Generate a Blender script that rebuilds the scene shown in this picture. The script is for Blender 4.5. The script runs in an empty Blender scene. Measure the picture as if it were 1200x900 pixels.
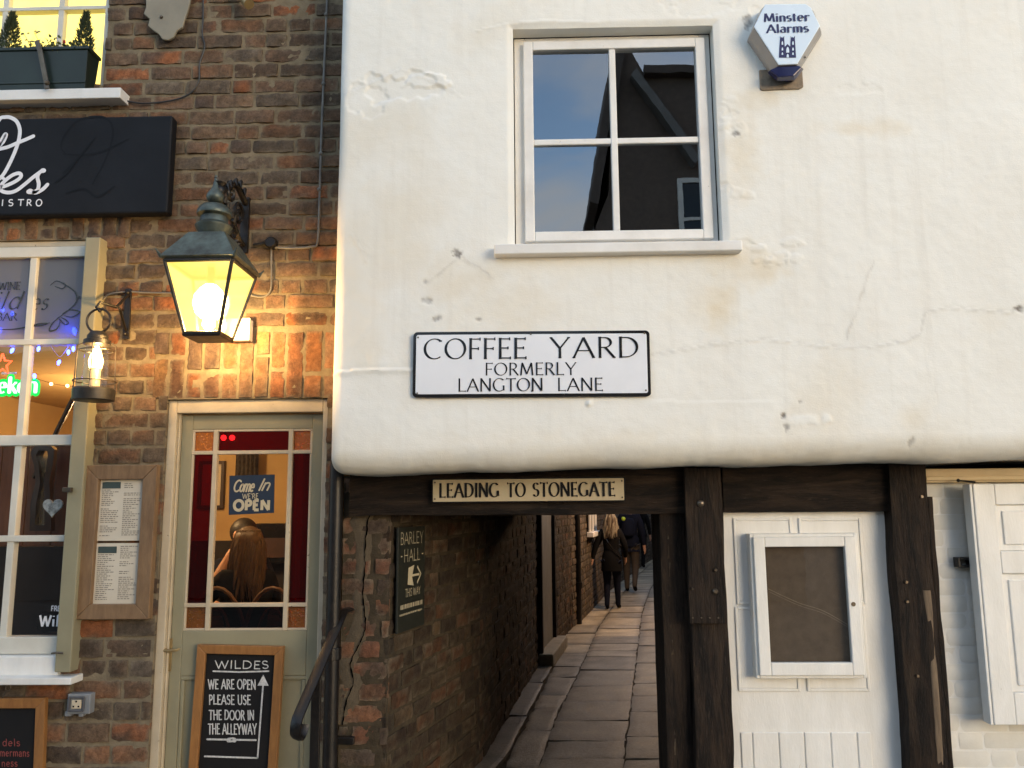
import bpy, bmesh, math, random
import numpy as np
from mathutils import Vector, Matrix

random.seed(7)
SC = bpy.context.scene
R = math.radians

# ------------------------------------------------------------------ camera
FPX, W0, H0 = 950.0, 1200.0, 900.0
PITCH, YAW, ROLL = R(8.5), R(-1.5), 0.008
EYE = Vector((0.0, 0.0, 1.70))
_f = Vector((math.sin(YAW) * math.cos(PITCH), math.cos(YAW) * math.cos(PITCH), math.sin(PITCH)))
_r0 = Vector((math.cos(YAW), -math.sin(YAW), 0.0))
_u0 = _r0.cross(_f)
_r = _r0 * math.cos(ROLL) - _u0 * math.sin(ROLL)
_u = _u0 * math.cos(ROLL) + _r0 * math.sin(ROLL)
cam = bpy.data.cameras.new('Camera')
cam.sensor_width = 36.0
cam.lens = 36.0 * FPX / W0
cam.clip_start, cam.clip_end = 0.05, 600.0
camo = bpy.data.objects.new('Camera', cam)
SC.collection.objects.link(camo)
m = Matrix.Identity(4)
for i in range(3):
    m[i][0], m[i][1], m[i][2], m[i][3] = _r[i], _u[i], -_f[i], EYE[i]
camo.matrix_world = m
SC.camera = camo

# ------------------------------------------------------------------ sky, sun, exposure
SUN_AZ, SUN_EL = 40.0, 6.5          # degrees right of the street's normal, above the horizon
world = bpy.data.worlds.new('World')
SC.world = world
world.use_nodes = True
wn = world.node_tree.nodes
bg = wn['Background']
sky = wn.new('ShaderNodeTexSky')
sky.sky_type = 'NISHITA'
sky.sun_disc = False
sky.sun_elevation = R(SUN_EL)
sky.air_density, sky.dust_density, sky.ozone_density = 1.0, 0.6, 3.0
# toward the sun: x=sin(az), y=-cos(az)
sky.sun_rotation = R(180.0 - SUN_AZ)
# broken cloud over the clear dusk sky
wl = world.node_tree.links
wtc = wn.new('ShaderNodeTexCoord'); wmp = wn.new('ShaderNodeMapping'); wmp.inputs['Scale'].default_value = (1.0, 1.0, 2.4)
wno = wn.new('ShaderNodeTexNoise'); wno.inputs['Scale'].default_value = 4.2; wno.inputs['Detail'].default_value = 7; wno.inputs['Roughness'].default_value = .55; wno.inputs['Distortion'].default_value = .3
wra = wn.new('ShaderNodeValToRGB'); wra.color_ramp.elements[0].position = .38; wra.color_ramp.elements[1].position = .66
wra.color_ramp.elements[0].color = (.12, .12, .12, 1); wra.color_ramp.elements[1].color = (.85, .85, .85, 1)
wmx = wn.new('ShaderNodeMix'); wmx.data_type = 'RGBA'; wmx.inputs[7].default_value = (2.15, 2.25, 2.35, 1)
wl.new(wtc.outputs['Generated'], wmp.inputs[0]); wl.new(wmp.outputs[0], wno.inputs['Vector']); wl.new(wno.outputs[0], wra.inputs[0])
wl.new(wra.outputs[0], wmx.inputs[0]); wl.new(sky.outputs[0], wmx.inputs[6]); wl.new(wmx.outputs[2], bg.inputs[0])
bg.inputs[1].default_value = 0.15
sun = bpy.data.lights.new('Sun', 'SUN')
sun.energy = 0.49
sun.angle = R(34.0)
sun.color = (1.0, 0.80, 0.57)
suno = bpy.data.objects.new('Sun', sun)
SC.collection.objects.link(suno)
az, el = R(SUN_AZ), R(SUN_EL)
d = Vector((math.sin(az) * math.cos(el), -math.cos(az) * math.cos(el), math.sin(el)))
suno.rotation_euler = d.to_track_quat('Z', 'Y').to_euler()
SC.view_settings.view_transform = 'Standard'
SC.view_settings.look = 'None'
SC.view_settings.exposure = 2.0
SC.view_settings.gamma = 1.0
SC.render.engine = 'CYCLES'
SC.cycles.use_denoising = True
SC.cycles.max_bounces = 8
SC.cycles.transparent_max_bounces = 12
SC.cycles.caustics_reflective = False
SC.cycles.caustics_refractive = False
SC.cycles.sample_clamp_indirect = 4.0

# ------------------------------------------------------------------ projection helpers
def ray(px, py):
    return (_f + _r * ((px - W0 / 2) / FPX) + _u * ((H0 / 2 - py) / FPX))
def pt(px, py, D):                      # photo point -> point on the facade plane y = D
    d = ray(px, py)
    return EYE + d * (D / d.y)
def gp(px, py, z=0.0):                  # photo point -> point on the level z
    d = ray(px, py)
    return EYE + d * ((z - EYE.z) / d.z)
def rect(px0, py0, px1, py1, D):        # -> x0, x1, z0, z1
    mx, my = (px0 + px1) / 2, (py0 + py1) / 2
    return pt(px0, my, D).x, pt(px1, my, D).x, pt(mx, py1, D).z, pt(mx, py0, D).z

# ------------------------------------------------------------------ noise
def _hash(ix, iy, seed):
    n = (ix.astype(np.int64) * 374761393 + iy.astype(np.int64) * 668265263 + seed * 974634777) & 0x7fffffff
    n = ((n ^ (n >> 13)) * 1274126177) & 0x7fffffff
    return ((n ^ (n >> 16)) & 0xffff) / 65535.0
def vnoise(x, y, scale, seed=0):
    x, y = np.asarray(x, float) / scale + 517.3, np.asarray(y, float) / scale + 291.7
    ix, iy = np.floor(x), np.floor(y)
    fx, fy = x - ix, y - iy
    fx, fy = fx * fx * (3 - 2 * fx), fy * fy * (3 - 2 * fy)
    a, b = _hash(ix, iy, seed), _hash(ix + 1, iy, seed)
    c, d = _hash(ix, iy + 1, seed), _hash(ix + 1, iy + 1, seed)
    return (a * (1 - fx) + b * fx) * (1 - fy) + (c * (1 - fx) + d * fx) * fy
def fbm(x, y, scale, seed=0, octv=4):
    s, a, t = 0, 1.0, 0
    for k in range(octv):
        s = s + a * vnoise(x, y, scale / 2 ** k, seed + 31 * k); t += a; a *= 0.5
    return s / t

# ------------------------------------------------------------------ mesh builder
class MB:
    def __init__(self):
        self.v, self.f, self.c = [], [], []
    def add(self, vs, fs, col=None):
        b = len(self.v)
        self.v.extend([tuple(p) for p in vs])
        self.f.extend([tuple(i + b for i in f) for f in fs])
        if col is not None:
            self.c.extend([col] * len(vs) if not isinstance(col, list) else col)
        return self
    def box(self, x0, x1, y0, y1, z0, z1):
        if x0 > x1: x0, x1 = x1, x0
        vs = [(x, y, z) for x in (x0, x1) for y in (y0, y1) for z in (z0, z1)]
        return self.add(vs, [(0, 1, 3, 2), (4, 6, 7, 5), (0, 4, 5, 1), (2, 3, 7, 6), (0, 2, 6, 4), (1, 5, 7, 3)])
    def pbox(self, px0, py0, px1, py1, D0, D1):
        x0, x1, z0, z1 = rect(px0, py0, px1, py1, D0)
        return self.box(x0, x1, D0, D1, z0, z1)
    def prism(self, pts, y0, y1):       # pts: (x, z) outline
        n = len(pts)
        vs = [(x, y0, z) for x, z in pts] + [(x, y1, z) for x, z in pts]
        fs = [tuple(range(n)), tuple(range(2 * n - 1, n - 1, -1))]
        fs += [(i, i + n, (i + 1) % n + n, (i + 1) % n) for i in range(n)]
        return self.add(vs, fs)
    def hexa(self, a, b):               # two matching quads joined
        return self.add(list(a) + list(b), [(0, 1, 2, 3), (7, 6, 5, 4)] + [(i, i + 4, (i + 1) % 4 + 4, (i + 1) % 4) for i in range(4)])
    def tube(self, path, r, n=8, flat=None):
        path = [Vector(p) for p in path]
        rs = r if isinstance(r, (list, tuple)) else [r] * len(path)
        ref = None
        vs, fs = [], []
        for i, p in enumerate(path):
            t = (path[min(i + 1, len(path) - 1)] - path[max(i - 1, 0)]).normalized()
            if ref is None:
                ref = Vector((0, 0, 1)) if abs(t.z) < 0.9 else Vector((0, 1, 0))
            s = t.cross(ref)
            if s.length < 1e-5:
                s = t.cross(Vector((1, 0, 0)))
            s.normalize()
            q = s.cross(t)
            ref = q
            fl = flat or (1, 1)
            for k in range(n):
                a = 2 * math.pi * (k + 0.5) / n
                vs.append(p + s * (math.cos(a) * rs[i] * fl[0]) + q * (math.sin(a) * rs[i] * fl[1]))
        for i in range(len(path) - 1):
            for k in range(n):
                a, b = i * n + k, i * n + (k + 1) % n
                fs.append((a, b, b + n, a + n))
        fs.append(tuple(range(n - 1, -1, -1)))
        fs.append(tuple(range((len(path) - 1) * n, len(path) * n)))
        return self.add(vs, fs)
    def lathe(self, prof, cx, cy, n=24, axis='z', cz=0.0):
        vs, fs = [], []
        for r, z in prof:
            for k in range(n):
                a = 2 * math.pi * (k + 0.5) / n
                if axis == 'z':
                    vs.append((cx + r * math.cos(a), cy + r * math.sin(a), z))
                else:                    # axis y: z is depth
                    vs.append((cx + r * math.cos(a), z, cz + r * math.sin(a)))
        for i in range(len(prof) - 1):
            for k in range(n):
                a, b = i * n + k, i * n + (k + 1) % n
                fs.append((a, b, b + n, a + n))
        fs.append(tuple(range(n - 1, -1, -1)))
        fs.append(tuple(range((len(prof) - 1) * n, len(prof) * n)))
        return self.add(vs, fs)
    def ball(self, c, r, nu=12, nv=8):
        rx, ry, rz = r if isinstance(r, (tuple, list)) else (r, r, r)
        vs, fs = [(c[0], c[1], c[2] - rz)], []
        for i in range(1, nv):
            a = -math.pi / 2 + math.pi * i / nv
            for k in range(nu):
                b = 2 * math.pi * k / nu
                vs.append((c[0] + rx * math.cos(a) * math.cos(b), c[1] + ry * math.cos(a) * math.sin(b), c[2] + rz * math.sin(a)))
        vs.append((c[0], c[1], c[2] + rz))
        for k in range(nu):
            fs.append((0, 1 + (k + 1) % nu, 1 + k))
            fs.append((len(vs) - 1, 1 + (nv - 2) * nu + k, 1 + (nv - 2) * nu + (k + 1) % nu))
        for i in range(nv - 2):
            for k in range(nu):
                a, b = 1 + i * nu + k, 1 + i * nu + (k + 1) % nu
                fs.append((a, b, b + nu, a + nu))
        return self.add(vs, fs)

WORLD = {}
def link(o, parent=None, loc=None):
    SC.collection.objects.link(o)
    if parent is not None:
        o.parent = parent
        o.matrix_parent_inverse = Matrix.Translation(-Vector(WORLD.get(parent.name, (0, 0, 0))))
    return o
def build(name, mb, mat, parent=None, bevel=0.0, smooth=None, fix=True, seg=2):
    me = bpy.data.meshes.new(name)
    me.from_pydata(mb.v, [], mb.f)
    if fix:
        bm = bmesh.new(); bm.from_mesh(me)
        bmesh.ops.recalc_face_normals(bm, faces=bm.faces)
        bm.to_mesh(me); bm.free()
    if mb.c:
        at = me.color_attributes.new('Col', 'FLOAT_COLOR', 'POINT')
        arr = np.ones((len(mb.v), 4), np.float32)
        arr[:, :3] = np.array(mb.c, np.float32)[:, :3]
        at.data.foreach_set('color', arr.ravel())
    me.materials.append(mat)
    if smooth:
        me.polygons.foreach_set('use_smooth', [True] * len(me.polygons))
        me.set_sharp_from_angle(angle=R(smooth if smooth is not True else 40))
    o = bpy.data.objects.new(name, me)
    link(o, parent)
    if bevel:
        b = o.modifiers.new('bevel', 'BEVEL')
        b.width, b.segments, b.limit_method, b.angle_limit = bevel, seg, 'ANGLE', R(35)
        b.harden_normals = False
    return o
def tag(o, label, cat, group=None, kind=None):
    if label: o['label'] = label
    if cat: o['category'] = cat
    if group: o['group'] = group
    if kind: o['kind'] = kind
    return o
def thing(name, label, cat, loc, group=None, kind=None):
    o = bpy.data.objects.new(name, None)
    o.empty_display_size = 0.1
    SC.collection.objects.link(o)
    o.location = Vector(loc)
    WORLD[o.name] = tuple(loc)
    return tag(o, label, cat, group, kind)

# ------------------------------------------------------------------ materials
def _new(name):
    mt = bpy.data.materials.new(name)
    mt.use_nodes = True
    nt = mt.node_tree
    b = nt.nodes['Principled BSDF']
    return mt, nt, b
def _coord(nt, stretch=None):
    tc = nt.nodes.new('ShaderNodeTexCoord')
    if stretch is None:
        return tc.outputs['Object']
    mp = nt.nodes.new('ShaderNodeMapping')
    mp.inputs['Scale'].default_value = stretch
    nt.links.new(tc.outputs['Object'], mp.inputs[0])
    return mp.outputs[0]
def _noise(nt, co, scale, detail=6, rough=0.6, dist=0.0):
    n = nt.nodes.new('ShaderNodeTexNoise')
    n.inputs['Scale'].default_value = scale
    n.inputs['Detail'].default_value = detail
    n.inputs['Roughness'].default_value = rough
    n.inputs['Distortion'].default_value = dist
    nt.links.new(co, n.inputs['Vector'])
    return n.outputs[0]
def _ramp(nt, fac, stops):
    r = nt.nodes.new('ShaderNodeValToRGB')
    while len(r.color_ramp.elements) < len(stops):
        r.color_ramp.elements.new(0.5)
    for e, (p, c) in zip(r.color_ramp.elements, stops):
        e.position = p
        e.color = (c, c, c, 1) if not isinstance(c, (tuple, list)) else (c[0], c[1], c[2], 1)
    nt.links.new(fac, r.inputs[0])
    return r.outputs[0]
def _mix(nt, fac, a, b, mode='MIX'):
    n = nt.nodes.new('ShaderNodeMix')
    n.data_type, n.blend_type = 'RGBA', mode
    for s, v in ((n.inputs[0], fac), (n.inputs[6], a), (n.inputs[7], b)):
        if hasattr(v, 'is_linked') or hasattr(v, 'links'):
            nt.links.new(v, s)
        elif isinstance(v, (tuple, list)):
            s.default_value = (v[0], v[1], v[2], 1)
        else:
            s.default_value = v
    return n.outputs[2]
def _bump(nt, b, hs):                   # list of (socket, strength, distance)
    prev = None
    for h, st, di in hs:
        n = nt.nodes.new('ShaderNodeBump')
        n.inputs['Strength'].default_value = st
        n.inputs['Distance'].default_value = di
        nt.links.new(h, n.inputs['Height'])
        if prev is not None:
            nt.links.new(prev, n.inputs['Normal'])
        prev = n.outputs[0]
    nt.links.new(prev, b.inputs['Normal'])
def M(name, c1, c2=None, scale=9.0, rough=0.6, bump=0.0, bscale=70.0, metal=0.0, stretch=None, wear=None, spec=0.5, rvar=0.12):
    """two-tone procedural material; wear = (colour, amount) chips"""
    mt, nt, b = _new(name)
    co = _coord(nt, stretch)
    c2 = c2 or tuple(x * 0.72 for x in c1)
    n = _noise(nt, co, scale, 8, 0.62)
    col = _mix(nt, _ramp(nt, n, [(0.3, 0.0), (0.7, 1.0)]), c1, c2)
    if wear:
        w = _noise(nt, co, scale * 5.0, 6, 0.7)
        t = 0.72 - wear[1]
        col = _mix(nt, _ramp(nt, w, [(t, 0.0), (t + 0.03, 1.0)]), col, wear[0])
    nt.links.new(col, b.inputs['Base Color'])
    rn = nt.nodes.new('ShaderNodeMapRange')
    nt.links.new(n, rn.inputs[0])
    rn.inputs[3].default_value, rn.inputs[4].default_value = max(0.02, rough - rvar), min(1, rough + rvar)
    nt.links.new(rn.outputs[0], b.inputs['Roughness'])
    b.inputs['Metallic'].default_value = metal
    b.inputs['Specular IOR Level'].default_value = spec
    if bump:
        _bump(nt, b, [(_noise(nt, co, bscale, 5, 0.6), bump, 0.004)])
    return mt
def attr_mat(name, rough=0.9, fine=0.35, bump=0.5, bscale=55.0, spec=0.25, pale_amt=0.30, pale_col=(0.24, 0.20, 0.16), dark_amt=0.55):
    mt, nt, b = _new(name)
    a = nt.nodes.new('ShaderNodeAttribute'); a.attribute_name = 'Col'
    co = _coord(nt)
    n1 = _noise(nt, co, 38.0, 8, 0.7)
    n2 = _noise(nt, co, 240.0, 4, 0.7)
    g = _ramp(nt, n1, [(0.25, 1 - fine), (0.75, 1 + fine * 0.8)])
    col = _mix(nt, 1.0, a.outputs[0], g, 'MULTIPLY')
    pale = _ramp(nt, n2, [(0.60, 0.0), (0.78, pale_amt)])
    col = _mix(nt, pale, col, pale_col)
    n3 = _noise(nt, co, 95.0, 6, 0.75, 0.4)
    col = _mix(nt, _ramp(nt, n3, [(0.30, dark_amt), (0.46, 0.0)]), col, (0.022, 0.016, 0.013))
    nt.links.new(col, b.inputs['Base Color'])
    b.inputs['Roughness'].default_value = rough
    b.inputs['Specular IOR Level'].default_value = spec
    _bump(nt, b, [(_noise(nt, co, bscale, 8, 0.68), bump, 0.010), (n2, bump * 0.6, 0.003)])
    return mt
def glass(name, tint=(1, 1, 1), ior=1.5, rough=0.0, wav=0.0, wscale=6.0, body=0.0, bodycol=(0.5, 0.5, 0.5)):
    mt = bpy.data.materials.new(name); mt.use_nodes = True
    nt = mt.node_tree; nt.nodes.clear()
    out = nt.nodes.new('ShaderNodeOutputMaterial')
    tr = nt.nodes.new('ShaderNodeBsdfTransparent'); tr.inputs[0].default_value = (*tint, 1)
    gl = nt.nodes.new('ShaderNodeBsdfGlossy'); gl.inputs['Roughness'].default_value = rough
    gl.inputs['Color'].default_value = (1, 1, 1, 1)
    F0 = ((ior - 1) / (ior + 1)) ** 2
    fr = nt.nodes.new('ShaderNodeLayerWeight'); fr.inputs[0].default_value = .5
    pw_ = nt.nodes.new('ShaderNodeMath'); pw_.operation = 'POWER'; pw_.inputs[1].default_value = 5.0
    ma_ = nt.nodes.new('ShaderNodeMath'); ma_.operation = 'MULTIPLY_ADD'; ma_.inputs[1].default_value = 1 - F0; ma_.inputs[2].default_value = F0
    nt.links.new(fr.outputs['Facing'], pw_.inputs[0]); nt.links.new(pw_.outputs[0], ma_.inputs[0])
    mx = nt.nodes.new('ShaderNodeMixShader')
    if wav:
        bp = nt.nodes.new('ShaderNodeBump'); bp.inputs['Strength'].default_value = wav; bp.inputs['Distance'].default_value = 0.01
        nt.links.new(_noise(nt, _coord(nt), wscale, 2, 0.5), bp.inputs['Height'])
        nt.links.new(bp.outputs[0], gl.inputs['Normal']); nt.links.new(bp.outputs[0], fr.inputs['Normal'])
    src = tr.outputs[0]
    if body:
        tl = nt.nodes.new('ShaderNodeBsdfTranslucent'); tl.inputs[0].default_value = (*bodycol, 1)
        df = nt.nodes.new('ShaderNodeBsdfDiffuse'); df.inputs[0].default_value = (*bodycol, 1)
        ad = nt.nodes.new('ShaderNodeMixShader'); ad.inputs[0].default_value = 0.4
        nt.links.new(tl.outputs[0], ad.inputs[1]); nt.links.new(df.outputs[0], ad.inputs[2])
        mb_ = nt.nodes.new('ShaderNodeMixShader'); mb_.inputs[0].default_value = body
        nt.links.new(tr.outputs[0], mb_.inputs[1]); nt.links.new(ad.outputs[0], mb_.inputs[2])
        src = mb_.outputs[0]
    nt.links.new(ma_.outputs[0], mx.inputs[0]); nt.links.new(src, mx.inputs[1]); nt.links.new(gl.outputs[0], mx.inputs[2])
    nt.links.new(mx.outputs[0], out.inputs[0])
    return mt
def pebbled(name, lit, dark, scale):
    mt = glass(name, lit, 1.45, .12, .6, 110.0, .35, (.50, .22, .04)); nt = mt.node_tree
    tr = [n for n in nt.nodes if n.type == 'BSDF_TRANSPARENT'][0]
    vo = nt.nodes.new('ShaderNodeTexVoronoi'); vo.inputs['Scale'].default_value = scale
    nt.links.new(_coord(nt), vo.inputs['Vector'])
    nt.links.new(_mix(nt, _ramp(nt, vo.outputs['Distance'], [(.12, 0.), (.55, 1.)]), lit, dark), tr.inputs[0])
    return mt
def emit(name, col, strength, var=0.0, scale=30.0):
    mt, nt, b = _new(name)
    b.inputs['Base Color'].default_value = (*[x * 0.5 for x in col], 1)
    b.inputs['Emission Color'].default_value = (*col, 1)
    b.inputs['Emission Strength'].default_value = strength
    if var:
        n = _noise(nt, _coord(nt), scale, 3, 0.5)
        c = _mix(nt, _ramp(nt, n, [(0.35, 0.0), (0.65, 1.0)]), col, tuple(x * (1 - var) for x in col))
        nt.links.new(c, b.inputs['Emission Color'])
    return mt

MAT = {}
MAT['brick'] = attr_mat('weathered_brick', 0.92, 0.45, 0.8, 60.0, 0.2)
MAT['soot_shade_mortar'] = M('soot_shade_mortar', (0.075, 0.058, 0.038), (0.040, 0.032, 0.022), 17, 0.95, 1.0, 110, spec=0.1)  # mortar darkened for soot plus the alley's shade, put into its colour
MAT['mortar'] = M('lime_mortar', (0.255, 0.205, 0.135), (0.15, 0.12, 0.08), 17, 0.95, 1.0, 110, spec=0.1)
MAT['white_brick'] = attr_mat('whitewashed_brick', 0.55, 0.04, 0.12, 30.0, 0.3, 0.0, (.6, .6, .6), 0.0)
MAT['sage'] = M('sage_green_paint', (0.285, 0.26, 0.165), (0.24, 0.215, 0.135), 5, 0.5, 0.12, 50, wear=((0.12, 0.10, 0.07), 0.0))
MAT['cream'] = M('cream_paint', (0.56, 0.47, 0.33), (0.44, 0.36, 0.25), 7, 0.55, 0.25, 45, wear=((0.10, 0.07, 0.045), 0.055))
MAT['white'] = M('white_gloss_paint', (0.80, 0.79, 0.755), (0.70, 0.685, 0.64), 3.5, 0.42, 0.35, 34, wear=((0.50, 0.46, 0.39), 0.03), stretch=(3.5, 3.5, .9))
MAT['white_worn'] = M('white_worn_paint', (0.78, 0.77, 0.74), (0.68, 0.66, 0.62), 7, 0.5, 0.3, 45, wear=((0.36, 0.33, 0.29), 0.03))
MAT['bar_white'] = M('window_bar_paint', (0.66, 0.64, 0.56), (0.56, 0.53, 0.45), 6, 0.5, 0.2, 60)
MAT['navy_board'] = M('dark_signboard', (0.008, 0.0085, 0.011), (0.005, 0.0055, 0.0075), 3, 0.6, 0.1, 90, spec=0.22)
MAT['sign_ghost'] = M('signboard_relief', (0.0042, 0.0045, 0.0060), None, 3, 0.5, spec=0.18)
MAT['letter_white'] = M('white_lettering', (0.78, 0.78, 0.80), (0.7, 0.7, 0.72), 20, 0.4)
MAT['letter_cream'] = M('cream_lettering', (0.55, 0.47, 0.31), (0.42, 0.36, 0.24), 30, 0.5)
MAT['letter_black'] = M('black_lettering', (0.010, 0.010, 0.012), (0.016, 0.015, 0.014), 20, 0.16)
MAT['letter_navy'] = M('navy_lettering', (0.010, 0.012, 0.075), (0.013, 0.014, 0.09), 20, 0.35)
MAT['enamel'] = M('white_enamel', (0.80, 0.82, 0.86), (0.74, 0.76, 0.80), 4, 0.16, 0.03, 12, rvar=0.05)
MAT['plate_tan'] = M('yellowed_plate', (0.50, 0.42, 0.28), (0.42, 0.34, 0.21), 6, 0.4, 0.08, 40, wear=((0.20, 0.15, 0.09), 0.03))
MAT['black_metal'] = M('black_iron', (0.008, 0.0075, 0.0075), (0.018, 0.014, 0.012), 26, 0.38, 0.35, 90, metal=0.3)
MAT['pewter'] = M('weathered_lead_copper', (0.115, 0.145, 0.125), (0.05, 0.052, 0.045), 16, 0.42, 0.25, 60, metal=0.55)
MAT['lamp_iron'] = M('lamp_iron', (0.045, 0.04, 0.034), (0.02, 0.018, 0.016), 18, 0.45, 0.3, 70, metal=0.5)
MAT['brass'] = M('aged_brass', (0.42, 0.30, 0.13), (0.25, 0.17, 0.08), 12, 0.35, 0.1, 60, metal=0.5)
MAT['tarnish'] = M('tarnished_steel', (0.16, 0.13, 0.10), (0.09, 0.07, 0.05), 14, 0.35, 0.15, 60, metal=0.8)
MAT['oak'] = M('oak_frame', (0.24, 0.145, 0.072), (0.15, 0.085, 0.04), 7, 0.5, 0.35, 30, stretch=(6, 6, 1.2))
MAT['pine'] = M('orange_pine', (0.34, 0.155, 0.045), (0.22, 0.095, 0.028), 7, 0.45, 0.3, 30, stretch=(6, 6, 1.2))
MAT['chalkboard'] = M('chalkboard', (0.009, 0.0085, 0.009), (0.015, 0.014, 0.014), 4, 0.75, 0.05, 90, spec=0.2)
MAT['chalk'] = M('white_chalk', (0.72, 0.71, 0.68), (0.38, 0.37, 0.36), 90, 0.95)
MAT['chalk_red'] = M('red_chalk', (0.30, 0.07, 0.06), (0.16, 0.035, 0.03), 90, 0.95)
MAT['paper'] = M('menu_paper', (0.62, 0.56, 0.45), (0.55, 0.49, 0.39), 6, 0.7)
MAT['print'] = M('menu_print', (0.17, 0.15, 0.13), (0.28, 0.25, 0.2), 120, 0.7)
MAT['menu_head'] = M('menu_header', (0.05, 0.075, 0.07), None, 20, 0.6)
MAT['cork'] = M('brown_felt', (0.098, 0.068, 0.043), (0.075, 0.05, 0.032), 22, 0.9, 0.25, 300)
MAT['grey_plastic'] = M('grey_plastic', (0.26, 0.27, 0.28), (0.19, 0.20, 0.21), 12, 0.4, 0.05)
MAT['cable'] = M('grey_cable', (0.20, 0.185, 0.16), (0.11, 0.10, 0.09), 12, 0.5)
MAT['cable_dark'] = M('dark_cable', (0.025, 0.024, 0.023), None, 12, 0.5)
MAT['planter'] = M('green_plastic', (0.008, 0.018, 0.011), (0.006, 0.012, 0.008), 5, 0.38, 0.08, 60)
MAT['soil'] = M('potting_soil', (0.03, 0.02, 0.014), None, 30, 0.95, 0.8, 90)
MAT['stone'] = M('weathered_stone', (0.30, 0.26, 0.19), (0.20, 0.175, 0.13), 9, 0.8, 0.6, 40)
MAT['alarm_white'] = M('alarm_white', (0.66, 0.78, 0.90), (0.62, 0.74, 0.87), 5, 0.3)
MAT['alarm_grey'] = M('alarm_grey', (0.34, 0.33, 0.32), (0.28, 0.27, 0.26), 6, 0.4)
MAT['alarm_navy'] = M('alarm_navy', (0.012, 0.014, 0.06), (0.015, 0.017, 0.075), 6, 0.12)
MAT['old_render'] = M('bare_render', (0.33, 0.27, 0.20), (0.20, 0.16, 0.12), 25, 0.95, 0.8, 60)
MAT['skin'] = M('skin', (0.52, 0.30, 0.20), (0.46, 0.25, 0.17), 12, 0.5)
MAT['black_cloth'] = M('black_cloth', (0.004, 0.004, 0.005), (0.007, 0.007, 0.008), 30, 0.9, 0.3, 200, spec=0.15)
MAT['navy_cloth'] = M('navy_cloth', (0.006, 0.008, 0.018), (0.009, 0.012, 0.026), 30, 0.9, 0.3, 200, spec=0.15)
MAT['khaki_cloth'] = M('brown_cloth', (0.06, 0.047, 0.035), (0.045, 0.034, 0.026), 20, 0.85, 0.3, 200)
MAT['blonde'] = M('blonde_hair', (0.30, 0.26, 0.19), (0.15, 0.12, 0.08), 30, 0.45, 0.6, 60, stretch=(5, 5, 0.5))
MAT['brown_hair'] = M('brown_hair', (0.10, 0.062, 0.036), (0.045, 0.027, 0.016), 30, 0.42, 0.6, 60, stretch=(5, 5, 0.5))
MAT['dark_hair'] = M('dark_hair', (0.02, 0.016, 0.013), None, 30, 0.5, 0.4, 60)
MAT['hivis'] = M('yellow_green_tag', (0.55, 0.75, 0.05), None, 30, 0.5)
MAT['rubber_white'] = M('white_sole', (0.6, 0.6, 0.6), None, 20, 0.6)
MAT['dark_wood'] = M('dark_wood', (0.045, 0.024, 0.014), (0.026, 0.013, 0.008), 8, 0.4, 0.2, 40, stretch=(6, 6, 1))
MAT['red_wood'] = M('red_wood_panelling', (0.20, 0.075, 0.03), (0.12, 0.042, 0.018), 5, 0.5, 0.2, 40, stretch=(6, 6, 0.8))
MAT['ochre_wall'] = M('ochre_wall', (0.55, 0.38, 0.17), (0.48, 0.32, 0.14), 3, 0.8)
MAT['dark_int'] = M('dark_interior', (0.03, 0.022, 0.018), (0.02, 0.015, 0.012), 3, 0.8)
MAT['red_curtain'] = M('red_curtain', (0.22, 0.012, 0.014), (0.13, 0.007, 0.009), 14, 0.8, 0.3, 60, stretch=(5, 5, 0.4))
MAT['tile_roof'] = M('clay_tiles', (0.13, 0.10, 0.085), (0.09, 0.07, 0.06), 8, 0.85, 0.6, 30)
MAT['far_brick'] = M('sooty_brick', (0.17, 0.125, 0.10), (0.11, 0.085, 0.07), 10, 0.9, 0.5, 30)
MAT['glass'] = glass('clear_glass', (0.93, 0.95, 0.95), 1.52, 0.0, 0.05, 5.0)
MAT['glass_up'] = glass('old_window_glass', (0.80, 0.83, 0.84), 2.7, 0.0, 0.02, 4.0)
MAT['frost'] = glass('frosted_glass', (0.5, 0.5, 0.5), 1.5, 0.35, 0.0, 1.0, 0.82, (0.42, 0.40, 0.40))
MAT['red_glass'] = glass('red_glass', (0.10, 0.0015, 0.004), 1.52, 0.0, 0.03, 6.0, 0.06, (0.3, 0.01, 0.01))
MAT['amber_glass'] = glass('pebbled_amber_glass', (0.55, 0.24, 0.05), 1.5, 0.10, 1.0, 130.0, 0.30, (0.30, 0.13, 0.035))
MAT['pebbled'] = pebbled('pebbled_amber_pane', (1.0, .58, .12), (.16, .06, .012), 75.0)
MAT['dark_glass'] = glass('dark_plum_glass', (0.10, 0.045, 0.035), 1.5, 0.0, 0.03, 6.0)

# ------------------------------------------------------------------ lettering: a small stroke alphabet drawn with a pen
def arc(cx, cy, rx, ry, a0, a1, n=14):
    return [(cx + rx * math.cos(R(a0 + (a1 - a0) * i / n)), cy + ry * math.sin(R(a0 + (a1 - a0) * i / n))) for i in range(n + 1)]
def L(*p): return list(p)
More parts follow.
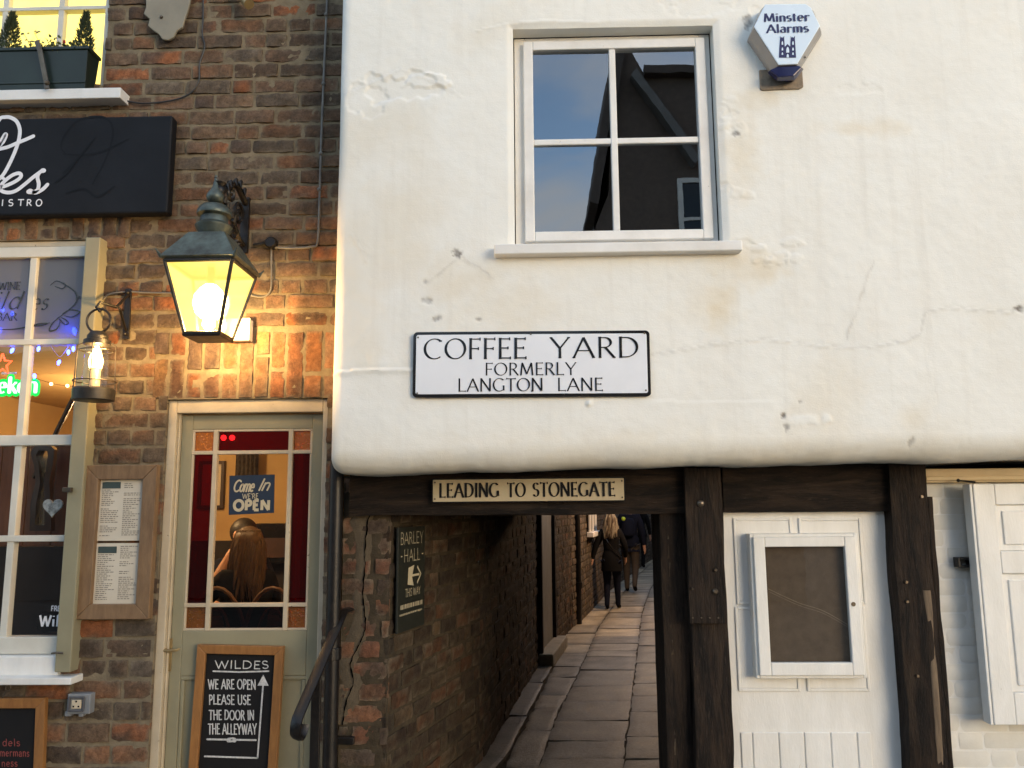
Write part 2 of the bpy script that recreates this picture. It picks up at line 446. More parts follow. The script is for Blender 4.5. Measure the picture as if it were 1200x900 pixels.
# glyph: width, [(points, serif at start, serif at end)]
G = {
 'A': (.80, [(L((.03, 0), (.41, 1)), 1, 0), (L((.40, 1), (.79, 0)), 0, 1), (L((.17, .34), (.63, .34)), 0, 0)]),
 'B': (.60, [(L((.1, 0), (.1, 1)), 1, 1), (L((.1, .985)) + arc(.30, .76, .22, .225, 90, -90) + L((.1, .535)), 0, 0), (L((.1, .53)) + arc(.32, .27, .25, .26, 90, -90) + L((.1, .015)), 0, 0)]),
 'C': (.80, [(arc(.46, .5, .41, .5, 52, 308, 26), 1, 0)]),
 'D': (.80, [(L((.1, 0), (.1, 1)), 1, 1), (L((.1, .985)) + arc(.30, .5, .43, .485, 90, -90, 20) + L((.1, .015)), 0, 0)]),
 'E': (.56, [(L((.1, 0), (.1, 1)), 1, 1), (L((.1, .98), (.50, .98)), 0, 1), (L((.1, .52), (.43, .52)), 0, 1), (L((.1, .02), (.53, .02)), 0, 1)]),
 'F': (.53, [(L((.1, 0), (.1, 1)), 1, 1), (L((.1, .98), (.50, .98)), 0, 1), (L((.1, .50), (.43, .50)), 0, 1)]),
 'G': (.84, [(arc(.46, .5, .41, .5, 52, 318, 26), 1, 0), (L((.76, .06), (.76, .42)), 0, 1)]),
 'H': (.80, [(L((.1, 0), (.1, 1)), 1, 1), (L((.7, 0), (.7, 1)), 1, 1), (L((.1, .52), (.7, .52)), 0, 0)]),
 'I': (.22, [(L((.11, 0), (.11, 1)), 1, 1)]),
 'K': (.68, [(L((.1, 0), (.1, 1)), 1, 1), (L((.1, .45), (.58, 1)), 0, 1), (L((.25, .6), (.64, 0)), 0, 1)]),
 'L': (.54, [(L((.1, 0), (.1, 1)), 1, 1), (L((.1, .02), (.52, .02)), 0, 1)]),
 'M': (.96, [(L((.07, 0), (.16, 1)), 1, 0), (L((.16, 1), (.48, .08)), 0, 0), (L((.48, .08), (.80, 1)), 0, 0), (L((.80, 1), (.89, 0)), 0, 1)]),
 'N': (.82, [(L((.1, 0), (.1, 1)), 1, 1), (L((.1, 1), (.72, 0)), 0, 0), (L((.72, 0), (.72, 1)), 0, 1)]),
 'O': (.90, [(arc(.45, .5, .41, .5, 90, 450, 36), 0, 0)]),
 'P': (.58, [(L((.1, 0), (.1, 1)), 1, 1), (L((.1, .985)) + arc(.28, .73, .25, .255, 90, -90) + L((.1, .475)), 0, 0)]),
 'R': (.66, [(L((.1, 0), (.1, 1)), 1, 1), (L((.1, .985)) + arc(.28, .74, .24, .245, 90, -90) + L((.1, .495)), 0, 0), (L((.30, .50), (.64, 0)), 0, 1)]),
 'S': (.54, [(arc(.27, .75, .20, .235, 35, 265, 14) + arc(.27, .265, .22, .25, 85, -145, 14), 1, 1)]),
 'T': (.66, [(L((.33, 0), (.33, 1)), 1, 0), (L((.02, .98), (.64, .98)), 1, 1)]),
 'U': (.78, [(L((.1, 1), (.1, .32)) + arc(.38, .30, .28, .29, 180, 360, 16) + L((.66, 1)), 1, 1)]),
 'V': (.78, [(L((.03, 1), (.39, 0)), 1, 0), (L((.39, 0), (.75, 1)), 0, 1)]),
 'W': (1.1, [(L((.03, 1), (.30, 0)), 1, 0), (L((.30, 0), (.55, .92)), 0, 0), (L((.55, .92), (.80, 0)), 0, 0), (L((.80, 0), (1.07, 1)), 0, 1)]),
 'Y': (.74, [(L((.03, 1), (.37, .46)), 1, 0), (L((.71, 1), (.37, .46)), 1, 0), (L((.37, .48), (.37, 0)), 0, 1)]),
 'a': (.50, [(arc(.25, .48, .17, .19, 150, 20, 10) + L((.42, .30), (.42, .08), (.49, .02)), 0, 0), (L((.42, .38)) + arc(.25, .19, .19, .19, 80, 300, 14) + L((.42, .12)), 0, 0)]),
 'c': (.48, [(arc(.26, .33, .20, .33, 50, 310, 18), 0, 0)]),
 'd': (.58, [(arc(.28, .33, .20, .33, 40, 320, 18), 0, 0), (L((.48, 1.0), (.48, 0)), 1, 1)]),
 'e': (.52, [(L((.07, .35), (.45, .35)) + arc(.26, .33, .20, .33, 5, 310, 20), 0, 0)]),
 'h': (.56, [(L((.1, 1), (.1, 0)), 1, 1), (L((.1, .45)) + arc(.28, .44, .18, .22, 150, 0, 10) + L((.46, 0)), 0, 1)]),
 'i': (.22, [(L((.11, .64), (.11, 0)), 1, 1), (L((.11, .86), (.11, .95)), 0, 0)]),
 'k': (.52, [(L((.1, 1), (.1, 0)), 1, 1), (L((.1, .28), (.44, .64)), 0, 1), (L((.22, .40), (.48, 0)), 0, 1)]),
 'l': (.22, [(L((.11, 1), (.11, 0)), 1, 1)]),
 'm': (.86, [(L((.1, .64), (.1, 0)), 1, 1), (L((.1, .45)) + arc(.27, .45, .16, .20, 150, 0, 10) + L((.43, 0)), 0, 1), (L((.43, .45)) + arc(.60, .45, .16, .20, 150, 0, 10) + L((.76, 0)), 0, 1)]),
 'n': (.56, [(L((.1, .64), (.1, 0)), 1, 1), (L((.1, .45)) + arc(.28, .44, .18, .22, 150, 0, 10) + L((.46, 0)), 0, 1)]),
 'o': (.54, [(arc(.27, .33, .21, .33, 90, 450, 24), 0, 0)]),
 'r': (.42, [(L((.1, .64), (.1, 0)), 1, 1), (L((.1, .42)) + arc(.29, .40, .17, .24, 150, 55, 8), 0, 1)]),
 's': (.42, [(arc(.21, .495, .14, .155, 35, 265, 12) + arc(.21, .17, .16, .17, 85, -145, 12), 0, 0)]),
 't': (.36, [(L((.15, .88), (.15, .14)) + arc(.24, .13, .09, .12, 180, 310, 6), 0, 0), (L((.02, .62), (.32, .62)), 0, 0)]),
 "'": (.16, [(L((.08, 1), (.08, .80)), 0, 0)]),
 '-': (.40, [(L((.06, .45), (.34, .45)), 0, 0)]),
 '.': (.22, [(L((.11, .44), (.11, .56)), 0, 0)]),
}
def ribbon(mb, pts, width, mp, k, pen=None, rnd=False):
    """flat stroke along 2-D pts; width constant, or pen = (thick, thin, angle) broad nib; mp(x, z, k) maps to 3-D"""
    pts = [p for i, p in enumerate(pts) if i == 0 or (p[0] - pts[i - 1][0]) ** 2 + (p[1] - pts[i - 1][1]) ** 2 > 1e-12]
    n = len(pts)
    if n < 2: return
    closed = n > 4 and (pts[0][0] - pts[-1][0]) ** 2 + (pts[0][1] - pts[-1][1]) ** 2 < 1e-10
    vs = []
    for i, p in enumerate(pts):
        a = pts[i - 1] if i else (pts[-2] if closed else p)
        b = pts[i + 1] if i < n - 1 else (pts[1] if closed else p)
        tx, tz = b[0] - a[0], b[1] - a[1]
        l = math.hypot(tx, tz) or 1
        tx, tz = tx / l, tz / l
        w = width[i] if isinstance(width, list) else width
        if pen:
            th = math.atan2(tz, tx)
            w = max(pen[1], pen[0] * abs(math.sin(th - pen[2])))
        w *= 0.5
        vs += [mp(p[0] - tz * w, p[1] + tx * w, k), mp(p[0] + tz * w, p[1] - tx * w, k)]
    mb.add(vs, [(2 * i, 2 * i + 1, 2 * i + 3, 2 * i + 2) for i in range(n - 1)])
    if rnd:
        for i in (0, n - 1):
            w = (width[i] if isinstance(width, list) else width) * 0.5
            c = [mp(pts[i][0] + w * math.cos(2 * math.pi * j / 10), pts[i][1] + w * math.sin(2 * math.pi * j / 10), k + 0.5) for j in range(10)]
            mb.add(c, [tuple(range(10))])
def text_width(s, tr):
    return sum((G[c][0] if c in G else 0.42) + tr for c in s) - tr
def text(mb, s, h, mp, x0=0.0, z0=0.0, xs=1.0, tr=0.08, pen=(.14, .05, R(12)), serif=.10, wid=None, jit=0.0, slant=0.0, rnd=False, fit=None, k0=0, sp=0.42):
    """lay out string s (cap height h) from (x0, z0) in the sign's own plane; fit = total width"""
    if fit:
        tot = sum((G[c][0] if c in G else sp) + tr for c in s) - tr
        xs = fit / (tot * h)
    x, k = 0.0, k0
    rg = random.Random(len(s) * 7 + int(h * 1e4))
    for ch in s:
        if ch not in G:
            x += sp + tr; continue
        w, st = G[ch]
        dz = rg.uniform(-jit, jit); dr = rg.uniform(-jit, jit) * 1.5
        def q(p):
            gx, gz = p[0], p[1]
            gx, gz = gx - dr * (gz - .5), gz + dr * (gx - w / 2) + dz
            return (x0 + (x + gx + slant * gz) * xs * h, z0 + gz * h)
        for pts, s0, s1 in st:
            P = [q(p) for p in pts]
            k += 1
            if wid:
                ribbon(mb, P, wid * h, mp, k, rnd=rnd)
            else:
                ribbon(mb, P, 0, mp, k, pen=(pen[0] * h, pen[1] * h, pen[2]))
                if serif:
                    for flag, e, f in ((s0, 0, 1), (s1, -1, -2)):
                        if flag:
                            a, b = P[e], P[f]
                            hor = abs(a[0] - b[0]) > abs(a[1] - b[1]) * 2.2
                            sl, sw = serif * h, pen[1] * h * 1.15
                            k += 1
                            if hor: ribbon(mb, [(a[0], a[1] - sl), (a[0], a[1] + sl)], sw, mp, k)
                            else: ribbon(mb, [(a[0] - sl * 1.05, a[1]), (a[0] + sl * 1.05, a[1])], sw, mp, k)
        x += w + tr
    return k
def spline(pts, n=8):
    out = []
    P = [pts[0]] + list(pts) + [pts[-1]]
    for i in range(1, len(P) - 2):
        p0, p1, p2, p3 = P[i - 1], P[i], P[i + 1], P[i + 2]
        for j in range(n):
            t = j / n
            out.append(tuple(0.5 * (2 * b + (c - a) * t + (2 * a - 5 * b + 4 * c - d) * t * t + (3 * b - a - 3 * c + d) * t ** 3) for a, b, c, d in zip(p0, p1, p2, p3)))
    out.append(tuple(P[-2]))
    return out
def onplane(D, step=0.00012):           # map for signs on a plane y = D, drawn just proud of it
    return lambda x, z, k: (x, D - 0.0012 - step * (k % 40), z)
def pix(D, pts, ox=0, oy=0, s=1.0):      # traced photo points -> (x, z) on plane y = D
    return [(lambda p: (p.x, p.z))(pt(ox + a / s, oy + b / s, D)) for a, b in pts]

# ------------------------------------------------------------------ brickwork as geometry
TONES = [((.105, .072, .052), (.070, .053, .042)), ((.135, .085, .058), (.088, .063, .048)), ((.175, .092, .054), (.11, .072, .05)),
         ((.115, .09, .07), (.085, .068, .055)), ((.24, .095, .045), (.10, .066, .05)), ((.075, .056, .047), (.14, .085, .056)), ((.165, .11, .075), (.11, .078, .057))]
def brick_course(mb, org, ud, nd, u0, u1, z0, z1, holes, rg, joint=.017, cell=.018, head=False, rough=1.0, tone=None, depth=.035):
    u = u0 - rg.uniform(0, .2)
    zc = (z0 + z1) / 2
    mix = rg.random() < .3
    while u < u1:
        hd = head or (mix and rg.random() < .5) or rg.random() < .18
        w = (rg.uniform(.095, .125) if hd else rg.uniform(.205, .25))
        a, b = u, u + w
        u += w + joint * rg.uniform(.8, 1.25)
        a, b = max(a, u0), min(b, u1)
        for ha, hb, hz0, hz1 in holes:
            if hz0 <= zc <= hz1:
                if a < hb and b > ha:
                    if a < ha: b = min(b, ha)
                    elif b > hb: a = max(a, hb)
                    else: b = a
        if b - a > .03:
            one_brick(mb, org, ud, nd, a, b, z0 + rg.uniform(-.003, .003), z1 + rg.uniform(-.003, .003), rg, cell, rough, tone, depth)
def c_max(tn): return max(tn[0])
def one_brick(mb, org, ud, nd, a, b, z0, z1, rg, cell=.018, rough=1.0, tone=None, depth=.035):
    nx, nz = max(2, round((b - a) / cell)), max(2, round((z1 - z0) / cell))
    tn = tone(rg) if tone else TONES[rg.choice([0, 0, 1, 1, 1, 2, 2, 3, 3, 4, 5, 6])]
    gain = rg.uniform(.88, 1.4) if c_max(tn) < .5 else rg.uniform(.97, 1.02)
    c0, c1 = [np.array(c) * gain * (np.array((1.07, 1.02, .93)) if c_max(tn) < .5 else 1.0) for c in tn]
    seed = rg.randrange(1 << 20)
    us, zs = np.linspace(a, b, nx + 1), np.linspace(z0, z1, nz + 1)
    U, Z = np.meshgrid(us, zs)
    du = np.minimum(U - a, b - U); dz = np.minimum(Z - z0, z1 - Z)
    ed = np.minimum(du, dz)
    U2 = U + (vnoise(U, Z, .022, seed) - .5) * .0055 * rough
    Z2 = Z + (vnoise(U, Z, .022, seed + 5) - .5) * .0065 * rough
    pr = rg.uniform(-.005, .005) * rough + (fbm(U, Z, .07, seed + 9, 3) - .5) * .014 * rough + rg.uniform(-.02, .02) * rough * (U - (a + b) / 2)
    pr = pr - np.where(ed < 1e-6, .0045, 0) - np.where((du < 1e-6) & (dz < 1e-6), .003, 0) + (vnoise(U, Z, .016, seed + 21) - .5) * .009 * rough
    if rg.random() < .25 * rough:           # a spalled patch
        pr = np.maximum(pr - np.clip(fbm(U, Z, .05, seed + 77, 2) - .5, 0, 1) * .05, -.009)
    t = np.clip((fbm(U, Z, .10, seed + 3, 3) - .5) * 3.2 + rg.uniform(.1, .9), 0, 1)
    g = .8 + .4 * vnoise(U, Z, .02, seed + 4) if c_max(tn) < .5 else np.ones_like(U)
    col = (c0[None, None] * (1 - t[..., None]) + c1[None, None] * t[..., None]) * g[..., None]
    if c_max(tn) < .5:                      # lime smeared over the arrises
        sm_ = np.clip(1.15 - ed / .016, 0, 1) * np.clip((fbm(U, Z, .06, seed + 31, 2) - .34) * 3.0, 0, 1) * .75
        col = col * (1 - sm_[..., None]) + np.array((.20, .16, .11)) * min(1.0, c_max(tn) * 9) * sm_[..., None]
    n = (nx + 1) * (nz + 1)
    P = org[None] + U2.ravel()[:, None] * ud[None] + pr.ravel()[:, None] * nd[None]
    P[:, 2] += Z2.ravel()
    vs = [tuple(p) for p in P]
    cs = [tuple(c) for c in col.reshape(-1, 3)]
    fs = [(j * (nx + 1) + i, j * (nx + 1) + i + 1, (j + 1) * (nx + 1) + i + 1, (j + 1) * (nx + 1) + i) for j in range(nz) for i in range(nx)]
    rim = [i for i in range(nx + 1)] + [(j * (nx + 1) + nx) for j in range(1, nz + 1)] + [nz * (nx + 1) + i for i in range(nx - 1, -1, -1)] + [j * (nx + 1) for j in range(nz - 1, 0, -1)]
    base = len(vs)
    for r_ in rim:
        p = P[r_] - nd * depth
        vs.append(tuple(p)); cs.append(cs[r_])
    m_ = len(rim)
    fs += [(rim[i], base + i, base + (i + 1) % m_, rim[(i + 1) % m_]) for i in range(m_)]
    mb.add(vs, fs, cs)
def mortar_sheet(org, ud, nd, u0, u1, z0, z1, holes, rec=.011, cell=.02, amp=.007, seed=3, back=.12):
    mb = MB()
    us = set(np.arange(u0, u1, cell)) | {u1}; zs = set(np.arange(z0, z1, cell)) | {z1}
    for h in holes:
        us |= {x for x in h[:2] if u0 < x < u1}; zs |= {x for x in h[2:] if z0 < x < z1}
    us, zs = np.array(sorted(us)), np.array(sorted(zs))
    U, Z = np.meshgrid(us, zs)
    pr = -rec + (fbm(U, Z, .09, seed, 3) - .5) * amp * 2 + (vnoise(U, Z, .03, seed + 7) - .5) * amp * .6
    P = org[None] + U.ravel()[:, None] * ud[None] + pr.ravel()[:, None] * nd[None]
    P[:, 2] += Z.ravel()
    nx = len(us)
    fs = []
    inside = lambda cu, cz: any(h[0] < cu < h[1] and h[2] < cz < h[3] for h in holes)
    hol = np.zeros((len(zs) - 1, nx - 1), bool)
    for j in range(len(zs) - 1):
        for i in range(nx - 1):
            hol[j, i] = inside((us[i] + us[i + 1]) / 2, (zs[j] + zs[j + 1]) / 2)
    vs = [tuple(p) for p in P]
    bk = {}
    def B(i):
        if i not in bk:
            vs.append(tuple(P[i] - nd * back)); bk[i] = len(vs) - 1
        return bk[i]
    H, Wd = hol.shape
    for j in range(H):
        for i in range(Wd):
            if hol[j, i]: continue
            a, b, c, d_ = j * nx + i, j * nx + i + 1, (j + 1) * nx + i + 1, (j + 1) * nx + i
            fs.append((a, b, c, d_))
            for jj, ii, e in ((j - 1, i, (b, a)), (j + 1, i, (d_, c)), (j, i - 1, (a, d_)), (j, i + 1, (c, b))):
                if 0 <= jj < H and 0 <= ii < Wd and hol[jj, ii]:
                    fs.append((e[0], e[1], B(e[1]), B(e[0])))
    mb.add(vs, fs)
    return mb
Xd, Yn = np.array([1.0, 0, 0]), np.array([0, -1.0, 0])

# ================================================================== THE SETTING
DB = 4.25                                # brick and timber facade plane
DP = 3.85                                # plastered jetty
def structure(name, mb, mat, **k):
    o = build(name, mb, mat, None, **k); o['kind'] = 'structure'; return o
g = MB(); g.add([(-200, -200, -.05), (200, -200, -.05), (200, 200, -.05), (-200, 200, -.05)], [(0, 1, 2, 3)])
structure('ground', g, M('street_paving', (0.20, 0.185, 0.16), (0.13, 0.12, 0.10), 6, 0.8, 0.5, 25), fix=False)

LW = [(pt(456, 700, DB + .02).x, DB + .02)] + [(gp(a, b).x, gp(a, b).y) for a, b in ((563, 900), (637, 772), (672, 735))]
LW2 = [(gp(a, b).x, gp(a, b).y) for a, b in ((682, 728), (715, 692), (752, 664), (770, 652))]
RW = [(pt(776, 700, DB).x, DB), (1.95, 10.2), (2.75, 13.0), (4.1, 17.5), (6.6, 27.0)]
print('LW', LW, LW2, 'RW', RW)
def along(poly, y):
    for (x0, y0), (x1, y1) in zip(poly, poly[1:]):
        if y <= y1 or (x1, y1) == poly[-1]:
            return x0 + (x1 - x0) * (y - y0) / (y1 - y0)
ALLL = LW + LW2
# flagstones: three runs divided by two long joints
pm = MB()
rg = random.Random(11)
def slab(mb, q, z, rg):
    """q: four (x, y) corners; a worn stone with soft arrises"""
    n = 9
    seed = rg.randrange(9999)
    tx, ty = rg.uniform(-.006, .006), rg.uniform(-.006, .006)
    U, V = np.meshgrid(np.linspace(0, 1, n + 1), np.linspace(0, 1, n + 1))
    q = np.array(q)
    X = (q[0, 0] * (1 - U) + q[1, 0] * U) * (1 - V) + (q[3, 0] * (1 - U) + q[2, 0] * U) * V
    Y = (q[0, 1] * (1 - U) + q[1, 1] * U) * (1 - V) + (q[3, 1] * (1 - U) + q[2, 1] * U) * V
    e = np.minimum(np.minimum(U, 1 - U), np.minimum(V, 1 - V))
    X += (vnoise(X, Y, .10, seed) - .5) * .022; Y += (vnoise(X, Y, .10, seed + 1) - .5) * .022
    Z = z + (U - .5) * tx + (V - .5) * ty + (fbm(X, Y, .22, seed, 3) - .5) * .010 - np.where(e < 1e-6, .006, 0)
    k = rg.uniform(.7, 1.2)
    tone = np.array(rg.choice([(.36, .305, .215), (.30, .255, .185), (.41, .34, .235), (.27, .235, .18)])) * k
    gcol = (.45 + 1.1 * fbm(X, Y, .16, seed + 8, 3))[..., None] * tone * np.where(e < 1e-6, .55, 1)[..., None]
    N = (n + 1) ** 2
    vs = list(zip(X.ravel(), Y.ravel(), Z.ravel()))
    cs = [tuple(c) for c in gcol.reshape(-1, 3)]
    fs = [(j * (n + 1) + i, j * (n + 1) + i + 1, (j + 1) * (n + 1) + i + 1, (j + 1) * (n + 1) + i) for j in range(n) for i in range(n)]
    rim = list(range(n + 1)) + [j * (n + 1) + n for j in range(1, n + 1)] + [n * (n + 1) + i for i in range(n - 1, -1, -1)] + [j * (n + 1) for j in range(n - 1, 0, -1)]
    b = len(vs)
    for r_ in rim:
        vs.append((vs[r_][0], vs[r_][1], -.05)); cs.append((.04, .035, .03))
    fs += [(rim[i], b + i, b + (i + 1) % len(rim), rim[(i + 1) % len(rim)]) for i in range(len(rim))]
    mb.add(vs, fs, cs)
J0 = [(gp(a, b).x, gp(a, b).y) for a, b in ((632, 897), (655, 830), (672, 801), (690, 760), (702, 733), (722, 705), (745, 676), (768, 655))]
J1 = [(gp(a, b).x, gp(a, b).y) for a, b in ((731, 896), (741, 811), (747, 762), (752, 719), (762, 690), (775, 668))]
def ext(j, y):
    if y < j[0][1]:
        (x0, y0), (x1, y1) = j[0], j[2]
        return x0 + (x1 - x0) * (y - y0) / (y1 - y0)
    return along(j, y)
for run in range(3):
    y = 1.2 + rg.uniform(0, .3)
    while y < 27:
        ln = rg.choice([rg.uniform(.30, .5), rg.uniform(.5, .85)]) if run < 2 else rg.uniform(.5, 1.1)
        if run == 0: ln = rg.uniform(.45, 1.0)
        y1 = y + ln
        gq = .006
        lo = (lambda yy: (along(ALLL, max(yy, DB)) - .05 if yy > 9.1 else min(along(ALLL, max(yy, DB)) + .15, ext(J0, yy) - .08))) if run == 0 else (lambda yy: ext(J0, yy) if run == 1 else ext(J1, yy))
        hi = (lambda yy: ext(J0, yy)) if run == 0 else ((lambda yy: ext(J1, yy)) if run == 1 else (lambda yy: along(RW, max(yy, DB)) + .1))
        if hi(y) - lo(y) > .06 and hi(y1) - lo(y1) > .06:
            slab(pm, [(lo(y) + gq, y + gq), (hi(y) - gq, y + gq), (hi(y1) - gq, y1 - gq), (lo(y1) + gq, y1 - gq)], rg.uniform(-.004, .004), rg)
        y = y1
MAT['flag'] = attr_mat('worn_flagstone', 0.5, 0.35, 0.6, 30.0, 0.4, 0.15)
jm = MB()
for ya_, yb_ in zip(np.arange(3.0, 27.0, 1.0), np.arange(4.0, 28.0, 1.0)):
    a_, b_ = max(ya_, DB), max(yb_, DB)
    jm.add([(along(ALLL, a_) - .1, ya_, -.013), (along(RW, a_) + .2, ya_, -.013), (along(RW, b_) + .2, yb_, -.013), (along(ALLL, b_) - .1, yb_, -.013)], [(0, 1, 2, 3)])
structure('path_bed', jm, M('dirt_joints', (.075, .06, .042), (.04, .033, .024), 22, .95, .9, 90, spec=.1), fix=False)
structure('path', pm, MAT['flag'], smooth=50)
# raised dark kerb along the passage wall
km = MB()
y = 3.2
while y < 9.2:
    y1 = y + rg.uniform(.8, 1.3)
    a0, a1 = along(ALLL, max(y, DB)), along(ALLL, max(y1, DB))
    slab(km, [(a0 - .03, y), (min(a0 + .14, ext(J0, y) - .10), y), (min(a1 + .14, ext(J0, y1) - .10), y1 - .02), (a1 - .03, y1 - .02)], +.025 + rg.uniform(-.01, .01), rg)
    km.c[-(100 + 36):] = [tuple(x * .38 for x in c) for c in km.c[-(100 + 36):]]
    y = y1
structure('kerb', km, MAT['flag'], smooth=50)

# ================================================================== BRICK BISTRO BUILDING
bx0, bx1 = -4.4, pt(398, 600, DB).x
bistro = thing('bistro_building', 'brick bistro building with lit windows and a sage green glazed door', 'building', (-2.4, DB, 0))
wx0, wx1, wz0, wz1 = rect(-300, 283, 112, 800, DB)
wx1 = pt(88, 500, DB).x
ux0, ux1, uz0, _ = rect(-300, 40, 122, 104, DB)
uz1 = uz0 + 1.15
dx0, dx1, dz0, dz1 = rect(186, 467, 382, 800, DB)
dx1 = pt(379, 650, DB).x
dz0 = 0.0
holes = [(wx0, wx1, wz0, wz1), (ux0, ux1, uz0, uz1), (dx0, dx1, dz0 - .1, dz1)]
arch_d = (pt(180, 430, DB).x, bx1, dz1, pt(280, 388, DB).z)
arch_w = (wx0, pt(152, 265, DB).x, wz1, pt(60, 240, DB).z)
bm_ = MB()
org = np.array([0.0, DB, 0.0])
rg = random.Random(5)
z = .02
holes_b = holes + [arch_d, arch_w]
while z < 5.3:
    hgt = .083 if z < 1.5 else (.076 if z < 2.2 else .072)
    brick_course(bm_, org, Xd, Yn, bx0, bx1, z, z + hgt, holes_b, rg)
    z += hgt + rg.uniform(.016, .023)
def soldiers(mb, u0, u1, z0, z1, rg, fan=0.0, w=.075, tone=None):
    u = u0
    while u < u1 - .03:
        ww = min(w * rg.uniform(.85, 1.15), u1 - u)
        split = z0 + (z1 - z0) * rg.choice([.33, .4, .62, 1.0, 1.0])
        for a, b in ((z0, split - .006), (split + .012, z1)):
            if b - a > .04:
                one_brick(mb, org, Xd, Yn, u, u + ww, a + rg.uniform(0, .008), b - rg.uniform(0, .008), rg, tone=tone)
        u += ww + rg.uniform(.014, .024)
warm = lambda r_: r_.choice([((.22, .13, .07), (.14, .085, .055)), ((.20, .09, .05), (.12, .07, .05)), ((.10, .07, .055), (.07, .05, .045)), ((.26, .12, .06), (.16, .10, .07))])
soldiers(bm_, arch_d[0], arch_d[1], arch_d[2] + .004, arch_d[3], rg, tone=warm)
soldiers(bm_, arch_w[0], arch_w[1], arch_w[2] + .004, arch_w[3], rg, tone=warm)
wall = build('wall', bm_, MAT['brick'], bistro, fix=False, smooth=55)
mo = mortar_sheet(org, Xd, Yn, bx0, bx1, -.05, 5.35, holes, cell=.022, back=.20)
build('mortar', mo, MAT['mortar'], wall, fix=False, smooth=60)
# back-up masonry so that no daylight leaks into the rooms
sh = MB()
IY, CE, FL = DB + .21, 2.62, .16
sh.box(bx0 - .1, bx0, DB, 8.2, 0, 5.3); sh.box(bx0, bx1 - .05, 7.75, 7.85, 0, 5.3)
sh.box(bx0, bx1 - .02, IY - .02, 7.9, 5.25, 5.4)
build('shell', sh, MAT['far_brick'], bistro)
room = MB()
room.box(bx0, bx1 - .12, 7.6, 7.7, FL, CE); room.box(bx1 - .16, bx1 - .10, IY, 7.7, FL, CE); room.box(bx0, bx0 + .05, IY, 7.7, FL, CE)
room.box(bx0, bx1 - .1, IY, 7.7, CE, CE + .08)
build('room_wall', room, MAT['ochre_wall'], bistro)
fl = MB(); fl.box(bx0, bx1 - .1, DB + .1, 7.7, .0, FL)
build('room_floor', fl, MAT['dark_wood'], bistro)
fr = MB(); fr.box(bx0, wx1, IY - .02, IY + .005, 2.62, 3.2)
build('floor_edge', fr, MAT['dark_int'], bistro)

# ---- lower window (sash) : frame, bars, panes
DW = DB + .03
win = MB()
zt, zb = pt(50, 290, DW).z, pt(40, 766, DW).z
vx = pt(24, 500, DW).x
step = pt(90, 500, DW).x - vx
xs_v = [vx - k * (step + .01) for k in range(0, 3)]
def bar(mb, x0, x1, z0, z1, y0, y1): mb.box(x0, x1, y0, y1, z0, z1)
for xv in xs_v: bar(win, xv - .019, xv + .019, zb, zt, DW - .005, DW + .04)
for py, hh in ((401, .016), (516, .028), (631, .016)):
    zz = pt(50, py, DW).z
    bar(win, wx0 - .3, wx1, zz - hh, zz + hh, DW - .012 - .004 * (hh > .02), DW + .045)
bar(win, wx0 - .3, wx1, pt(50, 302, DW).z, zt, DW - .014, DW + .06)
bar(win, wx0 - .3, wx1, zb, pt(50, 746, DW).z, DW - .014, DW + .06)
W1 = build('window', win, MAT['bar_white'], bistro, bevel=.004)
fm = MB()
fm.box(pt(84, 500, DB - .075).x, pt(84, 500, DB - .075).x + .082, DB - .075, DB + .08, pt(70, 786, DB - .03).z, pt(110, 281, DB - .03).z)
build('frame', fm, MAT['sage'], W1, bevel=.006)
hd_ = MB(); hd_.box(wx0 - .3, wx1 + .0, DW - .004, DW + .1, zt + .002, wz1 - .002)
build('head_board', hd_, MAT['cream'], W1, bevel=.003)
sl = MB()
sl.box(wx0 - .3, wx1 + .02, DB - .03, DB + .1, pt(40, 790, DB).z, zb - .002)
z1_, z0_ = pt(40, 790, DB - .03).z, pt(40, 803, DB - .1).z
sl.box(wx0 - .3, pt(83, 800, DB - .10).x, DB - .10, DB + .06, z0_, z1_ - .004)
build('sill', sl, MAT['white'], W1, bevel=.005)
ltc = MB(); p = pt(83, 574, DB - .08)
ltc.box(p.x - .035, p.x + .012, p.y - .02, p.y, p.z - .012, p.z + .012)
build('latch', ltc, MAT['tarnish'], W1, bevel=.003); ltc = MB()
p = pt(70, 765, DB - .08)
ltc.tube([(p.x - .03, p.y - .02, p.z), (p.x, p.y - .03, p.z + .006), (p.x + .03, p.y - .02, p.z + .002)], .006)
build('latch', ltc, MAT['tarnish'], W1, bevel=.003)
pn = MB(); zsplit = pt(50, 401, DW).z
pn.add([(wx0 - .3, DW + .02, zb), (wx1, DW + .02, zb), (wx1, DW + .02, zsplit), (wx0 - .3, DW + .02, zsplit)], [(0, 1, 2, 3)])
build('pane', pn, MAT['glass'], W1, fix=False)
pn = MB()
pn.add([(wx0 - .3, DW + .02, zsplit), (wx1, DW + .02, zsplit), (wx1, DW + .02, zt), (wx0 - .3, DW + .02, zt)], [(0, 1, 2, 3)])
fp = build('frosted_pane', pn, MAT['frost'], W1, fix=False)
